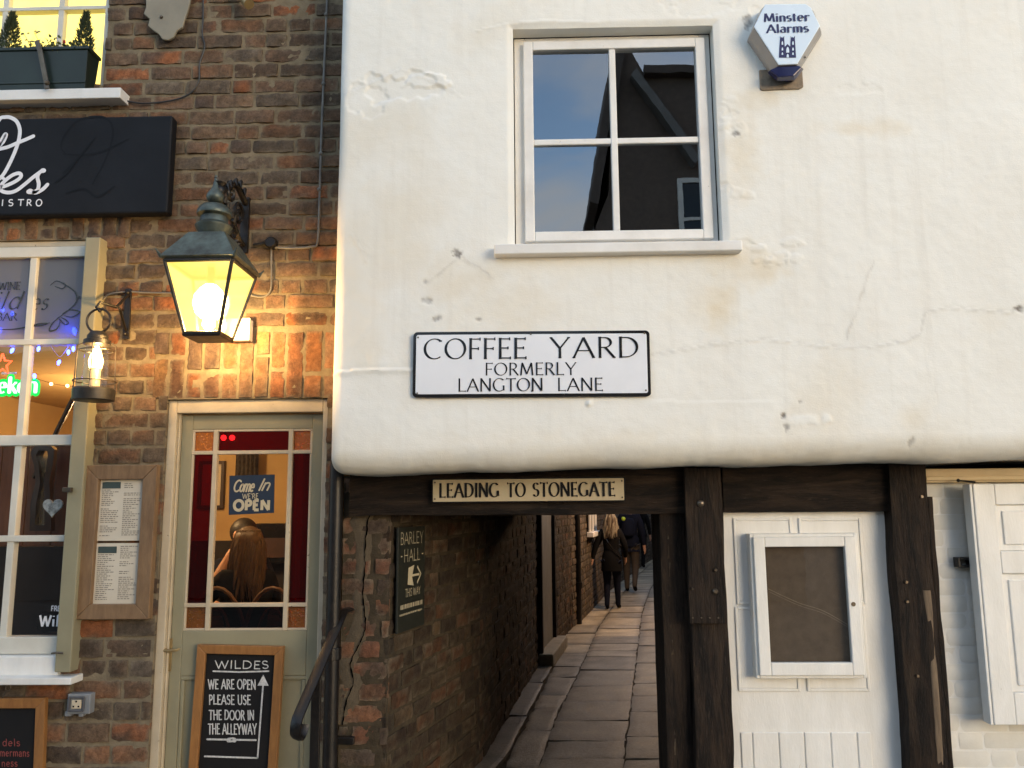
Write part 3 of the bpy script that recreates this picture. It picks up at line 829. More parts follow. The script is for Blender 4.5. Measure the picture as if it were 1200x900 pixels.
# lettering etched on the frosted panes
tx = MB(); mp = onplane(DW + .018)
def textpix(mb, s, px0, px1, pbase, ph, D, mp=None, **k):
    a, b = pt(px0, pbase, D), pt(px1, pbase, D)
    h = (pt(px0, pbase - ph, D).z - a.z)
    return text(mb, s, h, mp or onplane(D), a.x, a.z, fit=b.x - a.x, **k)
textpix(tx, 'WINE', -2, 24, 340, 9, DW + .018, mp)
textpix(tx, 'BAR', -4, 20, 376, 9, DW + .018, mp)
textpix(tx, 'Wild', -40, 23, 363, 21, DW + .018, mp, slant=.25, pen=(.13, .05, R(30)), serif=0)
textpix(tx, 'es', 36, 55, 363, 19, DW + .018, mp, slant=.25, pen=(.13, .05, R(30)), serif=0)
def trace(mb, D, pts, w, ox, oy, s, mp=None, k=0, taper=False, n=8):
    P = spline(pix(D, pts, ox, oy, s), n)
    wd = w if not taper else [w * (.35 + .65 * math.sin(math.pi * i / (len(P) - 1))) for i in range(len(P))]
    ribbon(mb, P, wd, mp or onplane(D), k, rnd=not taper)
E = [((265, 245), (300, 222), (350, 245), (395, 280), (405, 320), (385, 355), (330, 400), (300, 420)),
     ((290, 250), (330, 262), (345, 240), (310, 225)), ((405, 320), (418, 305), (425, 318)), ((330, 395), (370, 375), (422, 385), (380, 412), (340, 405)),
     ((320, 410), (300, 425), (275, 450), (262, 485), (300, 475), (318, 440), (310, 415)), ((325, 415), (345, 425), (362, 445), (340, 450), (318, 425)),
     ((0, 478), (80, 476), (160, 462), (230, 455), (265, 440)), ((150, 470), (200, 450), (260, 445))]
for i, e in enumerate(E):
    trace(tx, DW + .018, e, .008, 0, 280, 4.5, mp, i * 3, taper=True)
build('lettering', tx, MAT['letter_black'], fp, fix=False)

# ---- upper window, its glow sheet
DU = DB + .05
up = MB()
def pbar(mb, x0, y0, x1, y1, D, dep): mb.pbox(x0, y0, x1, y1, D, D + dep)
zt2 = uz1
for px_ in (-63, 2, 68):
    xx = pt(px_, 60, DU).x; up.box(xx - .017, xx + .017, DU, DU + .04, uz0, zt2)
up.box(pt(124, 40, DU).x - .008, pt(124, 40, DU).x + .02, DU - .01, DU + .06, uz0, zt2)
for py in (10, -95):
    zz = pt(60, py, DU).z; up.box(ux0, ux1, DU - .003, DU + .045, zz - .012, zz + .012)
U1 = build('window', up, MAT['bar_white'], bistro, bevel=.003)
us = MB(); us.box(ux0, pt(141, 110, DB - .09).x, DB - .09, DU + .06, pt(60, 116, DB - .09).z, pt(60, 104, DB - .09).z)
build('sill', us, MAT['white_worn'], U1, bevel=.004)
pn = MB(); pn.add([(ux0, DU + .02, uz0), (ux1, DU + .02, uz0), (ux1, DU + .02, zt2), (ux0, DU + .02, zt2)], [(0, 1, 2, 3)])
build('pane', pn, MAT['glass'], U1, fix=False)
bl = MB(); bl.box(ux0 - .2, ux1 + .05, DB + .24, DB + .25, uz0 - .05, zt2 + .1)
build('room_glow_sheet', bl, emit('yellow_room_glow', (1.0, 0.74, 0.15), .62, .16, 14), bistro)  # emitting sheet stands in for the lit room behind the glass

# ---- door
DD = DB + .075
dfm = MB()
for x0, x1 in ((dx0, dx0 + .046), (dx1 - .03, dx1)):
    dfm.box(x0, x1, DB + .03, DB + .14, 0, dz1 - .002)
dfm.box(dx0 + .046, dx1 - .03, DB + .03, DB + .14, dz1 - .072, dz1 - .002)
dfm.box(dx0 + .046, dx0 + .056, DB + .055, DB + .14, 0, dz1 - .072)
build('door_frame', dfm, MAT['cream'], bistro, bevel=.005)
lx0, lx1, lz1 = dx0 + .058, dx1 - .032, dz1 - .078
gx0, gx1, gz0, gz1 = pt(220, 620, DD).x, pt(363, 620, DD).x, pt(290, 739, DD).z, pt(290, 503, DD).z
leaf = MB()
leaf.box(lx0, gx0, DD, DD + .045, .0, lz1); leaf.box(gx1, lx1, DD, DD + .045, .0, lz1)
leaf.box(gx0, gx1, DD, DD + .045, gz1, lz1)
pz1, pz0 = pt(290, 792, DD).z, pt(290, 1030, DD).z
leaf.box(gx0, gx1, DD, DD + .045, pz1, gz0); leaf.box(gx0, gx1, DD, DD + .045, .0, pz0)
pxa, pxb = pt(208, 800, DD).x, pt(357, 800, DD).x
leaf.box(gx0, gx1, DD + .018, DD + .04, pz0, pz1)
door = build('door', leaf, MAT['sage'], bistro, bevel=.004)
pmo = MB()
for x0, x1, z0, z1 in ((gx0 - .005, gx1 + .005, pz1 - .022, pz1), (gx0, gx0 + .022, pz0, pz1 - .022), (gx1 - .022, gx1, pz0, pz1 - .022)):
    pmo.box(x0, x1, DD + .004, DD + .02, z0, z1)
build('panel_moulding', pmo, MAT['sage'], door, bevel=.006)
vb = [pt(248, 620, DD).x, pt(337.5, 620, DD).x]
hb = [pt(290, 530, DD).z, pt(290, 709, DD).z]
gb = MB()
for x in vb: gb.box(x - .012, x + .012, DD - .004, DD + .03, gz0, gz1)
for z_ in hb: gb.box(gx0, gx1, DD - .001, DD + .027, z_ - .010, z_ + .010)
bw = .012
for x0, x1, z0, z1 in ((gx0, gx1, gz0, gz0 + bw), (gx0, gx1, gz1 - bw, gz1), (gx0, gx0 + bw, gz0 + bw, gz1 - bw), (gx1 - bw, gx1, gz0 + bw, gz1 - bw)):
    gb.box(x0, x1, DD + .002, DD + .025, z0, z1)
build('glazing_bars', gb, MAT['cream'], door, bevel=.003)
cx_, cz_ = [gx0] + vb + [gx1], [gz0] + sorted(hb) + [gz1]
for i in range(3):
    for j in range(3):
        q = MB(); y_ = DD + .014
        q.add([(cx_[i], y_, cz_[j]), (cx_[i + 1], y_, cz_[j]), (cx_[i + 1], y_, cz_[j + 1]), (cx_[i], y_, cz_[j + 1])], [(0, 1, 2, 3)])
        cor, cen = (i != 1 and j != 1), (i == 1 and j == 1)
        nm, mt = ('amber_pane', MAT['pebbled']) if cor else (('clear_pane', MAT['glass']) if cen else (('clear_pane', MAT['dark_glass']) if j == 0 else ('red_pane', MAT['red_glass'])))
        build(nm, q, mt, door, fix=False)
hp = MB(); hp.pbox(188, 748, 201, 787, DD - .006, DD + .001)
p = pt(190, 761, DD - .01)
hp.lathe([(.012, DD - .006), (.012, DD - .03)], p.x + .02, 0, 12, 'y', p.z)
hp.tube([(p.x + .02, DD - .035, p.z), (p.x + .05, DD - .045, p.z - .002), (p.x + .09, DD - .042, p.z + .002), (p.x + .105, DD - .036, p.z + .008)], [.010, .009, .007, .005])
kh = pt(194, 776, DD)
build('handle', hp, MAT['brass'], door, bevel=.002)
kq = MB(); kq.pbox(193, 772, 196, 780, DD - .0085, DD - .005)
build('keyhole', kq, MAT['black_metal'], door)
stp = MB(); stp.box(dx0 - .05, dx1 + .05, DB - .35, DB + .2, -.04, .15)
build('doorstep', stp, MAT['stone'], bistro, bevel=.012)

# ================================================================== PLASTERED, JETTIED HOUSE
house = thing('plastered_house', 'cream plastered house jettied out on dark timbers over the passage', 'building', (1.2, DB, 0))
XL, XR, ZT = pt(391, 300, DP).x, 3.6, 5.3
zs_b = [(385, 554), (430, 555), (500, 552), (600, 550), (700, 546), (800, 544), (860, 543), (1000, 541.5), (1100, 540), (1200, 538), (1500, 533)]
zbx = [pt(a, b, DP + .03).x for a, b in zs_b]; zbz = [pt(a, b, DP + .03).z for a, b in zs_b]
ho = (pt(602, 160, DP).x, pt(842, 160, DP).x, pt(720, 288, DP).z, pt(720, 31, DP).z)
cell = .008
xs = np.array(sorted(set(np.arange(XL, XR, cell)) | {XR, ho[0], ho[1]}))
fz = np.array(sorted(set(np.arange(2.0, ZT, cell)) | {ZT, ho[2], ho[3]}, reverse=True))
RZ, RY, RX = .125, .11, .06
ncurve = 22
X = []; Y = []; Z = []
cols = list(range(len(xs)))
rows = len(fz) + ncurve + 2
zb = np.interp(xs, zbx, zbz)
tl = np.clip((XL + RX - xs) / RX, 0, 1)
zb = zb + (fbm(xs, xs * 0, .30, 411, 4) - .5) * .030
zb = zb + .05 * (1 - np.sqrt(np.clip(1 - tl ** 2, 0, 1)))
corner_y = RX * (1 - np.sqrt(np.clip(1 - tl ** 2, 0, 1)))
PXs, PYs, PZs, NYs, NZs = [], [], [], [], []
for j in range(rows):
    if j < len(fz):
        k = fz[j]
        zz = np.full(len(xs), k)
        # keep rows monotone just above the curve
        PXs.append(xs); PYs.append(DP + corner_y * 1.0); PZs.append(np.maximum(zz, zb + RZ)); NYs.append(-1.0); NZs.append(0.0)
    elif j < len(fz) + ncurve:
        a = (j - len(fz) + 1) / ncurve * math.pi / 2
        PXs.append(xs); PYs.append(DP + np.maximum(corner_y, RY * (1 - math.cos(a)))); PZs.append(zb + RZ * (1 - math.sin(a))); NYs.append(-math.cos(a)); NZs.append(-math.sin(a))
    else:
        PXs.append(xs); PYs.append(np.full(len(xs), DP + RY + (.2 if j == rows - 2 else .62))); PZs.append(zb); NYs.append(0.0); NZs.append(-1.0)
PX, PY, PZ = np.array(PXs), np.array(PYs), np.array(PZs)
NY, NZ = np.array(NYs)[:, None], np.array(NZs)[:, None]
# ---- surface relief
S = PZ - (np.arange(rows)[:, None] >= len(fz)) * 0.0
A = PX
B_ = PZ - 1.2 * (PY - DP)
disp = (fbm(A, B_, .85, 1, 2) - .5) * .022 + (fbm(A, B_, .22, 2, 3) - .5) * .0040 + (fbm(A, B_, .05, 3, 3) - .5) * .0026
stain = np.clip((fbm(A, B_, .5, 40, 4) - .58) * 1.4, 0, .25)
expose = np.zeros_like(A)
def P2(px, py):
    p = pt(px, py, DP); return p.x, p.z
PXM = (pt(650, 300, DP).x - pt(550, 300, DP).x) / 100.0      # metres a photo pixel
def blob(px, py, rx, ry, edge=.35, seed=0, sc=.06):
    cx, cz = P2(px, py)
    r = np.sqrt(((A - cx) / (rx * PXM)) ** 2 + ((PZ - cz) / (ry * PXM)) ** 2)
    return np.clip((1 - r + (fbm(A, PZ, sc, 60 + seed, 3) - .5) * 1.3) / edge, 0, 1)
def flake(px, py, rx, ry, dep=.004, seed=0, sc=.06):
    global disp
    b = blob(px, py, rx, ry, .12, seed, sc)
    rim = blob(px, py, rx, ry, .40, seed, sc)
    disp = disp - dep * b + dep * .9 * np.clip(rim - b, 0, 1)
    return b
flake(475, 104, 52, 20, .007, 1, .07); flake(428, 118, 24, 22, .005, 2, .05); flake(500, 95, 30, 10, -.006, 3, .04)
for i in range(10):
    flake(858 + random.uniform(-14, 20), random.uniform(105, 300), random.uniform(4, 11), random.uniform(4, 12), random.choice([.003, -.003]), 10 + i, .02)
for i in range(7):
    flake(895 + random.uniform(-40, 60), random.uniform(265, 330), random.uniform(5, 16), random.uniform(4, 9), random.choice([.003, -.003]), 30 + i, .02)
flake(1010, 105, 26, 8, .002, 50, .05); flake(820, 5, 40, 16, .003, 51, .04); flake(900, 15, 22, 10, .003, 52, .04)
for (px, py, rx, ry, w, sd) in ((535, 297, 9, 8, 1, 61), (500, 352, 9, 7, .45, 62), (512, 373, 10, 5, .8, 63), (560, 374, 5, 3, .8, 64), (862, 157, 6, 4, .9, 65), (1194, 362, 9, 5, .9, 66),
                                (918, 488, 4, 5, .9, 67), (921, 500, 4, 6, .9, 68), (938, 471, 4, 3, .9, 69), (1068, 517, 5, 8, .5, 70), (498, 330, 4, 4, .4, 71), (876, 25, 8, 14, .7, 72)):
    b = blob(px, py, rx * .8, ry * .8, .5, sd, .014) * (.45 + .8 * vnoise(A, PZ, .012, 700 + sd))
    expose = np.maximum(expose, b * w); disp = disp - .004 * b
def line_d(poly):
    best = np.full(A.shape, 9.0); side = np.zeros_like(A)
    for (a, b), (c, d) in zip(poly, poly[1:]):
        x0, z0 = P2(a, b); x1, z1 = P2(c, d)
        dx, dz = x1 - x0, z1 - z0
        t = np.clip(((A - x0) * dx + (PZ - z0) * dz) / (dx * dx + dz * dz), 0, 1)
        qx, qz = A - x0 - t * dx, PZ - z0 - t * dz
        q = np.hypot(qx, qz)
        s = (dx * qz - dz * qx)
        side = np.where(q < best, np.sign(s), side); best = np.minimum(best, q)
    return best, side
wob = (fbm(A, PZ, .03, 91, 4) - .5) * .045
for poly, wd, st, ex in (([(765, 416), (830, 404), (900, 397), (960, 405), (1012, 408), (1062, 399), (1080, 390), (1084, 366), (1110, 360), (1180, 366), (1195, 362)], .006, .003, .16),
                         ([(386, 437), (420, 433), (482, 433)], .02, .007, .08), ([(540, 300), (560, 312), (577, 326)], .008, .003, .3), ([(540, 300), (515, 320), (500, 332)], .008, .002, .15),
                         ([(412, 275), (422, 290), (430, 305)], .009, .003, .1), ([(404, 110), (470, 80), (520, 100), (540, 112)], .010, .003, .1), ([(1025, 305), (1010, 345), (992, 397)], .010, .001, .22),
                         ([(1085, 400), (1095, 450), (1100, 485)], .02, .0008, .08), ([(560, 36), (590, 29), (640, 24), (700, 26)], .012, .003, .02), ([(765, 470), (900, 470)], .03, .0015, 0)):
    dd, sd = line_d(poly)
    dd = np.abs(dd * np.where(sd > 0, 1, -1) + wob * .4)
    near = np.exp(-(dd / wd) ** 2)
    disp = disp + st * near * np.where(sd > 0, -.3, 1.0)
    expose = np.maximum(expose, ex * np.exp(-(dd / .006) ** 2) * (.4 + 1.2 * vnoise(A, PZ, .03, 95)))
for (px, py, rx, ry, w, sd) in ((838, 360, 34, 34, .6, 80), (880, 310, 50, 30, .5, 81), (870, 180, 30, 60, .4, 82), (885, 115, 26, 20, .5, 83), (600, 360, 90, 50, .25, 84), (545, 330, 60, 40, .3, 85), (1010, 150, 70, 14, .3, 86),
                                (1070, 490, 18, 30, .3, 87), (700, 515, 300, 16, .25, 88)):
    stain = np.maximum(stain, w * blob(px, py, rx, ry, .9, sd, .09))
stain = np.maximum(stain, np.clip((2.12 - PZ) / .25, 0, 1) * .55 * fbm(A, PZ, .2, 99, 3))
b = blob(945, 492, 30, 7, .5, 90, .04); disp = disp + .003 * b; stain = stain * (1 - b)
b = blob(690, 472, 4, 4, .8, 92, .02); disp = disp + .012 * b
nearhole = np.clip(np.minimum(np.minimum(np.abs(A - ho[0]), np.abs(A - ho[1])), np.minimum(np.abs(PZ - ho[2]), np.abs(PZ - ho[3]))) / .02, 0, 1)
rnd = np.where((A > ho[0] - .03) & (A < ho[1] + .03) & (PZ > ho[2] - .03) & (PZ < ho[3] + .06), .012 * (1 - np.clip(np.maximum(np.maximum(ho[0] - A, A - ho[1]), np.maximum(ho[2] - PZ, PZ - ho[3])) / .03, 0, 1)), 0)
disp = disp - rnd
isu = (np.arange(rows)[:, None] >= len(fz) + ncurve)
disp = np.where(isu, disp * .3, disp)
PY2 = PY + NY * disp
PZ2 = PZ + NZ * disp
n_c = len(xs)
verts = np.stack([PX, PY2, PZ2], -1).reshape(-1, 3)
col = np.zeros((verts.shape[0], 3)); col[:, 0] = stain.ravel(); col[:, 1] = expose.ravel()
I, J = np.meshgrid(np.arange(n_c - 1), np.arange(rows - 1))
mx_, mz_ = (xs[:-1] + xs[1:])[None] / 2, (PZ[:-1, :-1] + PZ[1:, :-1]) / 2
hole = (mx_ > ho[0]) & (mx_ < ho[1]) & (mz_ > ho[2]) & (mz_ < ho[3])
a_ = (J * n_c + I)
quads = np.stack([a_, a_ + n_c, a_ + n_c + 1, a_ + 1], -1)
faces = [tuple(q) for q in quads[~hole].tolist()]
vl = [tuple(v) for v in verts.tolist()]; cl = [tuple(c) for c in col.tolist()]
bk = {}
REV = .085
def Bk(i):
    if i not in bk:
        x, y, z_ = vl[i]; vl.append((x, DP + REV, z_)); cl.append(cl[i]); bk[i] = len(vl) - 1
    return bk[i]
hj, hi_ = np.nonzero(hole)
j0, j1, i0, i1 = hj.min(), hj.max(), hi_.min(), hi_.max()
for i in range(i0, i1 + 1):
    for a, b in ((j0 * n_c + i, j0 * n_c + i + 1), ((j1 + 1) * n_c + i + 1, (j1 + 1) * n_c + i)):
        faces.append((a, b, Bk(b), Bk(a)))
for j in range(j0, j1 + 1):
    for a, b in (((j + 1) * n_c + i0, j * n_c + i0), (j * n_c + i1 + 1, (j + 1) * n_c + i1 + 1)):
        faces.append((a, b, Bk(b), Bk(a)))
# left return of the jetty
for j in range(rows - 1):
    a, b = j * n_c, (j + 1) * n_c
    for q in (a, b):
        if q not in bk:
            x, y, z_ = vl[q]; vl.append((x + .004, DB + .3, z_)); cl.append(cl[q]); bk[q] = len(vl) - 1
    faces.append((a, bk[a], bk[b], b))
pm_ = MB(); pm_.v, pm_.f, pm_.c = vl, faces, cl
def plaster_mat():
    mt, nt, b = _new('lime_washed_plaster')
    at = nt.nodes.new('ShaderNodeAttribute'); at.attribute_name = 'Col'
    sp = nt.nodes.new('ShaderNodeSeparateColor'); nt.links.new(at.outputs[0], sp.inputs[0])
    co = _coord(nt)
    n1 = _noise(nt, co, 3.2, 6, .6); n2 = _noise(nt, co, 34.0, 6, .65); n3 = _noise(nt, co, 150.0, 4, .6)
    col = _mix(nt, _ramp(nt, n1, [(.35, 0.), (.7, 1.)]), (.80, .80, .755), (.765, .755, .70))
    col = _mix(nt, _ramp(nt, n2, [(.60, 0.), (.80, .35)]), col, (.66, .63, .57))
    st = _noise(nt, _coord(nt, (16, 16, .9)), 1.0, 5, .6)
    col = _mix(nt, _ramp(nt, st, [(.52, 0.), (.75, .22)]), col, (.56, .53, .47))
    col = _mix(nt, sp.outputs[0], col, (.66, .55, .36))
    col = _mix(nt, sp.outputs[1], col, (.20, .18, .16))
    nt.links.new(col, b.inputs['Base Color'])
    b.inputs['Roughness'].default_value = .62
    b.inputs['Specular IOR Level'].default_value = .3
    br = _noise(nt, _coord(nt, (10, 10, 55)), 1.0, 4, .6)
    _bump(nt, b, [(br, .20, .003), (n2, .32, .003), (n3, .55, .0018)])
    return mt
hw = build('wall', pm_, plaster_mat(), house, fix=False, smooth=60)
# upper body of the house behind the plaster, a dark room behind the window
bd = MB()
bd.box(XL + .03, XR, 8.5, 8.6, 1.95, 5.3); bd.box(XL + .03, XR, DP + .1, 8.6, 5.3, 5.4); bd.box(XL + .03, XL + .09, DP + .16, 8.6, 1.95, 5.3)
bd.box(XR, XR + .1, DP, 8.6, 0, 5.4)
build('shell', bd, MAT['far_brick'], house)
rm = MB()
rx0, rx1, rz0, rz1, ry0, ry1 = ho[0] - .5, ho[1] + .6, ho[2] - .5, ho[3] + .5, DP + .16, DP + 2.4
rm.box(rx0 - .05, rx0, ry0, ry1, rz0, rz1); rm.box(rx1, rx1 + .05, ry0, ry1, rz0, rz1); rm.box(rx0, rx1, ry1, ry1 + .05, rz0, rz1)
rm.box(rx0, rx1, ry0, ry1, rz0 - .05, rz0); rm.box(rx0, rx1, ry0, ry1, rz1, rz1 + .05)
build('room_wall', rm, MAT['dark_int'], house)
# casement
DC = DP + .055
wn_ = MB()
fx0, fx1, fz0, fz1 = pt(614, 160, DC).x, pt(831, 160, DC).x, pt(724, 281, DC).z, pt(724, 46, DC).z
def frame(mb, x0, x1, z0, z1, w, y0, y1, wb=None, wt=None):
    wb = wb or w; wt = wt or w
    mb.box(x0, x0 + w, y0, y1, z0, z1); mb.box(x1 - w, x1, y0, y1, z0, z1)
    mb.box(x0 + w, x1 - w, y0, y1, z0, z0 + wb); mb.box(x0 + w, x1 - w, y0, y1, z1 - wt, z1)
frame(wn_, fx0, fx1, fz0, fz1, .050, DC, DC + .05)
cxm, czm = pt(720, 160, DC).x, pt(720, 164, DC).z
wn_.box(cxm - .017, cxm + .017, DC + .006, DC + .044, fz0 + .05, fz1 - .05)
wn_.box(fx0 + .05, fx1 - .05, DC + .010, DC + .040, czm - .016, czm + .016)
CW = build('window', wn_, MAT['white_worn'], house, bevel=.005)
of = MB(); frame(of, ho[0] + .004, ho[1] - .004, ho[2] + .0, ho[3] - .004, .055, DC + .03, DP + .15)
build('frame', of, MAT['white_worn'], CW, bevel=.004)
for a, b, c, d in ((fx0 + .04, cxm, fz0 + .04, czm), (cxm, fx1 - .04, fz0 + .04, czm), (fx0 + .04, cxm, czm, fz1 - .04), (cxm, fx1 - .04, czm, fz1 - .04)):
    q = MB(); yy = DC + .026
    t1, t2 = random.uniform(-.0012, .0012), random.uniform(-.001, .001)
    q.add([(a, yy + t1, c), (b, yy - t1 + t2, c), (b, yy - t1, d), (a, yy + t1 - t2, d)], [(0, 1, 2, 3)])
    build('pane', q, MAT['glass_up'], CW, fix=False)
ws = MB(); s0, s1 = pt(579, 290, DP - .05).x, pt(870, 290, DP - .05).x
ws.box(s0, s1, DP - .055, DC + .05, pt(724, 296, DP - .05).z, pt(724, 284, DP - .05).z)
build('sill', ws, MAT['white_worn'], CW, bevel=.006)

# ---- timbers
def timber_mat(name, a, b_, sc):
    mt, nt, b = _new(name)
    co = _coord(nt, sc)
    n = _noise(nt, co, 3.0, 10, .65, .6); n2 = _noise(nt, co, 14.0, 6, .7)
    n4 = _noise(nt, co, 1.3, 5, .6, 1.2)
    col = _mix(nt, _ramp(nt, n, [(.36, 0.), (.60, 1.)]), a, b_)
    col = _mix(nt, _ramp(nt, n4, [(.50, 0.), (.70, .8)]), col, (.050, .033, .021))
    col = _mix(nt, _ramp(nt, n2, [(.58, 0.), (.74, .6)]), col, (.085, .062, .042))
    col = _mix(nt, _ramp(nt, n2, [(.26, .9), (.40, 0.)]), col, (.003, .0025, .002))
    nt.links.new(col, b.inputs['Base Color'])
    b.inputs['Roughness'].default_value = .7; b.inputs['Specular IOR Level'].default_value = .2
    _bump(nt, b, [(n, 1.0, .018), (n2, 1.0, .008)])
    return mt
MAT['timber_h'] = timber_mat('old_timber_along', (.028, .018, .012), (.008, .0058, .0048), (1.2, 9, 9))
MAT['timber_v'] = timber_mat('old_timber_upright', (.030, .019, .0125), (.008, .0058, .0048), (9, 9, 1.2))
MAT['timber_pale'] = M('weathered_grey_oak', (.20, .14, .085), (.10, .07, .045), 7, .8, .6, 40, stretch=(9, 9, 1.2))
def timber(mb, x0, x1, y0, y1, z0, z1, along_x=False, amp=.010, lean=0.0, seed=0):
    """hand-hewn beam: a box of fine grid faces with wavering arrises"""
    L_ = (x1 - x0) if along_x else (z1 - z0)
    n = max(6, int(L_ / .05)); prof = []
    k = 5
    a0, a1 = (z0, z1) if along_x else (x0, x1)
    ring = [(a0 + (a1 - a0) * i / k, y0) for i in range(k)] + [(a1, y0 + (y1 - y0) * i / k) for i in range(k)] + [(a1 - (a1 - a0) * i / k, y1) for i in range(k)] + [(a0, y1 - (y1 - y0) * i / k) for i in range(k)]
    vs, m_ = [], len(ring)
    for j in range(n + 1):
        t = j / n
        for (p, q) in ring:
            s = (x0 if along_x else z0) + L_ * t
            d1 = (float(fbm(s, p * 3 + seed, .30, seed, 3)) - .5) * amp * 2
            d2 = (float(fbm(s + 9, q * 3 + seed, .30, seed + 4, 3)) - .5) * amp * 2
            cp = .006 if (abs(p - a0) < 1e-6 or abs(p - a1) < 1e-6) and (abs(q - y0) < 1e-6) else 0
            vs.append((s, q + d1 + cp, p + d2) if along_x else (p + d2 + lean * t, q + d1 + cp, s))
    fs = [(j * m_ + i, j * m_ + (i + 1) % m_, (j + 1) * m_ + (i + 1) % m_, (j + 1) * m_ + i) for j in range(n) for i in range(m_)]
    fs += [tuple(range(m_)), tuple(range(n * m_ + m_ - 1, n * m_ - 1, -1))]
    mb.add(vs, fs)
def px_x(px, py, D=DB): return pt(px, py, D).x
def px_z(px, py, D=DB): return pt(px, py, D).z
t = MB(); timber(t, px_x(412, 580), px_x(806, 580), DB - .05, DB + .17, px_z(600, 603), px_z(600, 545), True, .011, seed=1)
build('lintel_beam', t, MAT['timber_h'], house, smooth=50)
t = MB(); timber(t, px_x(848, 572) - .01, px_x(1046, 572), DB - .03, DB + .15, px_z(945, 600), px_z(945, 536), True, .010, seed=5)
build('lintel_beam', t, MAT['timber_h'], house, smooth=50)
pxl = px_x(806, 700)
t = MB(); timber(t, pxl, px_x(848, 700), DB - .07, DB + .15, -.05, px_z(820, 543), False, .010, seed=9)
post = build('post', t, MAT['timber_v'], house, smooth=50)
t = MB(); t.pbox(805, 548, 848, 731, DB - .105, DB - .075)
build('cover_board', t, MAT['timber_v'], post, bevel=.004)
bo = MB()
for px, py, r_ in ((821, 590, .017), (838, 668, .010), (838, 693, .014), (811, 690, .007)):
    bo = MB(); p = pt(px, py, DB - .105); bo.lathe([(r_, DB - .104), (r_, DB - .113), (r_ * .55, DB - .119)], p.x, 0, 14, 'y', p.z); build('bolt', bo, MAT['tarnish'], post, smooth=40)
for i in range(4):
    bo = MB(); p = pt(812 + i * 10, 724, DB - .105); bo.lathe([(.004, DB - .104), (.004, DB - .109)], p.x, 0, 8, 'y', p.z); build('nail', bo, MAT['tarnish'], post)
t = MB(); timber(t, px_x(776, 700), pxl - .004, DB - .01, DB + .30, -.05, px_z(790, 598), False, .004, seed=13)
build('post', t, MAT['timber_v'], house, smooth=50)
xa, xb = px_x(1043, 700), px_x(1085, 700)
t = MB(); timber(t, xa + .012, xb + .012, DB - .075, DB + .15, -.05, px_z(1070, 537), False, .017, seed=21)
post2 = build('post', t, MAT['timber_v'], house, smooth=50)
t = MB(); timber(t, px_x(1084, 830), px_x(1093, 830) , DB - .085, DB - .02, px_z(1085, 890), px_z(1085, 690), False, .008, seed=25)
build('split_sliver', t, MAT['timber_pale'], post2, smooth=50)
t = MB(); timber(t, xb + .016, xb + .05, DB - .05, DB + .12, -.05, px_z(1095, 582), False, .014, seed=29)
build('post', t, MAT['timber_v'], house, smooth=50)
bo = MB()
for px, py in ((1062, 682), (1063, 705), (1075, 792), (1080, 582)):
    bo = MB(); p = pt(px, py, DB - .078); bo.lathe([(.007, DB - .070), (.007, DB - .086)], p.x, 0, 10, 'y', p.z); build('bolt', bo, MAT['tarnish'], post2, smooth=40)
# ---- whitewashed brick at the right
rg = random.Random(21); wb = MB()
wtone = lambda r_: ((.74, .72, .66), (.70, .675, .61))
x0w, z0w = xb + .045, .0
orgw = np.array([0.0, DB + .03, 0.0])
z = z0w
ztw = px_z(1150, 566, DB + .03)
while z < ztw - .02:
    h_ = .074
    brick_course(wb, orgw, Xd, Yn, x0w, 3.6, z, min(z + h_, ztw), [], rg, joint=.009, cell=.03, rough=.10, tone=wtone, depth=.012)
    z += h_ + .008
W2 = build('painted_brick_wall', wb, MAT['white_brick'], house, fix=False, smooth=60)
mo = mortar_sheet(orgw, Xd, Yn, x0w, 3.6, -.05, ztw, [], rec=.0065, amp=.001, cell=.03)
build('pointing', mo, MAT['white'], W2, fix=False, smooth=60)
fa = MB(); fa.box(x0w - .01, 3.6, DB - .02, DB + .12, ztw + .002, px_z(1150, 549)); fa.box(x0w - .01, 3.6, DB - .035, DB - .02, ztw + .012, ztw + .035)
build('fascia', fa, M('ochre_cream_paint', (.66, .50, .27), (.58, .43, .23), 6, .5, .15, 40), house, bevel=.004)
hk = MB()
hk.tube([pt(1122, 563, DB - .06), pt(1143, 565, DB - .09)], .005)
hk.ball(pt(1123, 563, DB - .06), .009)
build('stay_hook', hk, MAT['black_metal'], house, smooth=40)
ct = MB(); x_, _, z0_, z1_ = rect(1121, 653, 1146, 665, DB - .004)
x1_ = rect(1121, 653, 1146, 665, DB - .004)[1]
frame(ct, x_, x1_, z0_, z1_, .014, DB - .018, DB + .03, .012, .012); ct.box(x1_ - .045, x1_, DB - .017, DB + .03, z0_ + .012, z1_ - .012)
build('latch_plate', ct, MAT['black_metal'], house, bevel=.003)
# shutter: stiles, rails and raised fields
DS = DB - .09
sh_ = MB()
sx0, sz1, sz0 = pt(1152, 700, DS).x, pt(1150, 567, DS).z, pt(1160, 850, DS).z
sx1 = sx0 + .62
frame(sh_, sx0, sx1, sz0, sz1, .105, DS, DS + .04, .15, .105)
mid = pt(1180, 659, DS).z
sh_.box(sx0 + .105, sx1 - .105, DS, DS + .04, mid - .055, mid + .055)
for za, zb_ in ((sz0 + .15, mid - .055), (mid + .055, sz1 - .105)):
    sh_.box(sx0 + .105, sx1 - .105, DS + .014, DS + .035, za, zb_)
    sh_.box(sx0 + .135, sx1 - .135, DS + .006, DS + .016, za + .03, zb_ - .03)
SHT = build('shutter', sh_, MAT['white'], house, bevel=.005)
ed = MB(); ed.box(sx0 - .016, sx0 - .002, DS + .004, DS + .07, sz0, sz1)
build('shutter_edge', ed, MAT['white_worn'], SHT, bevel=.003)

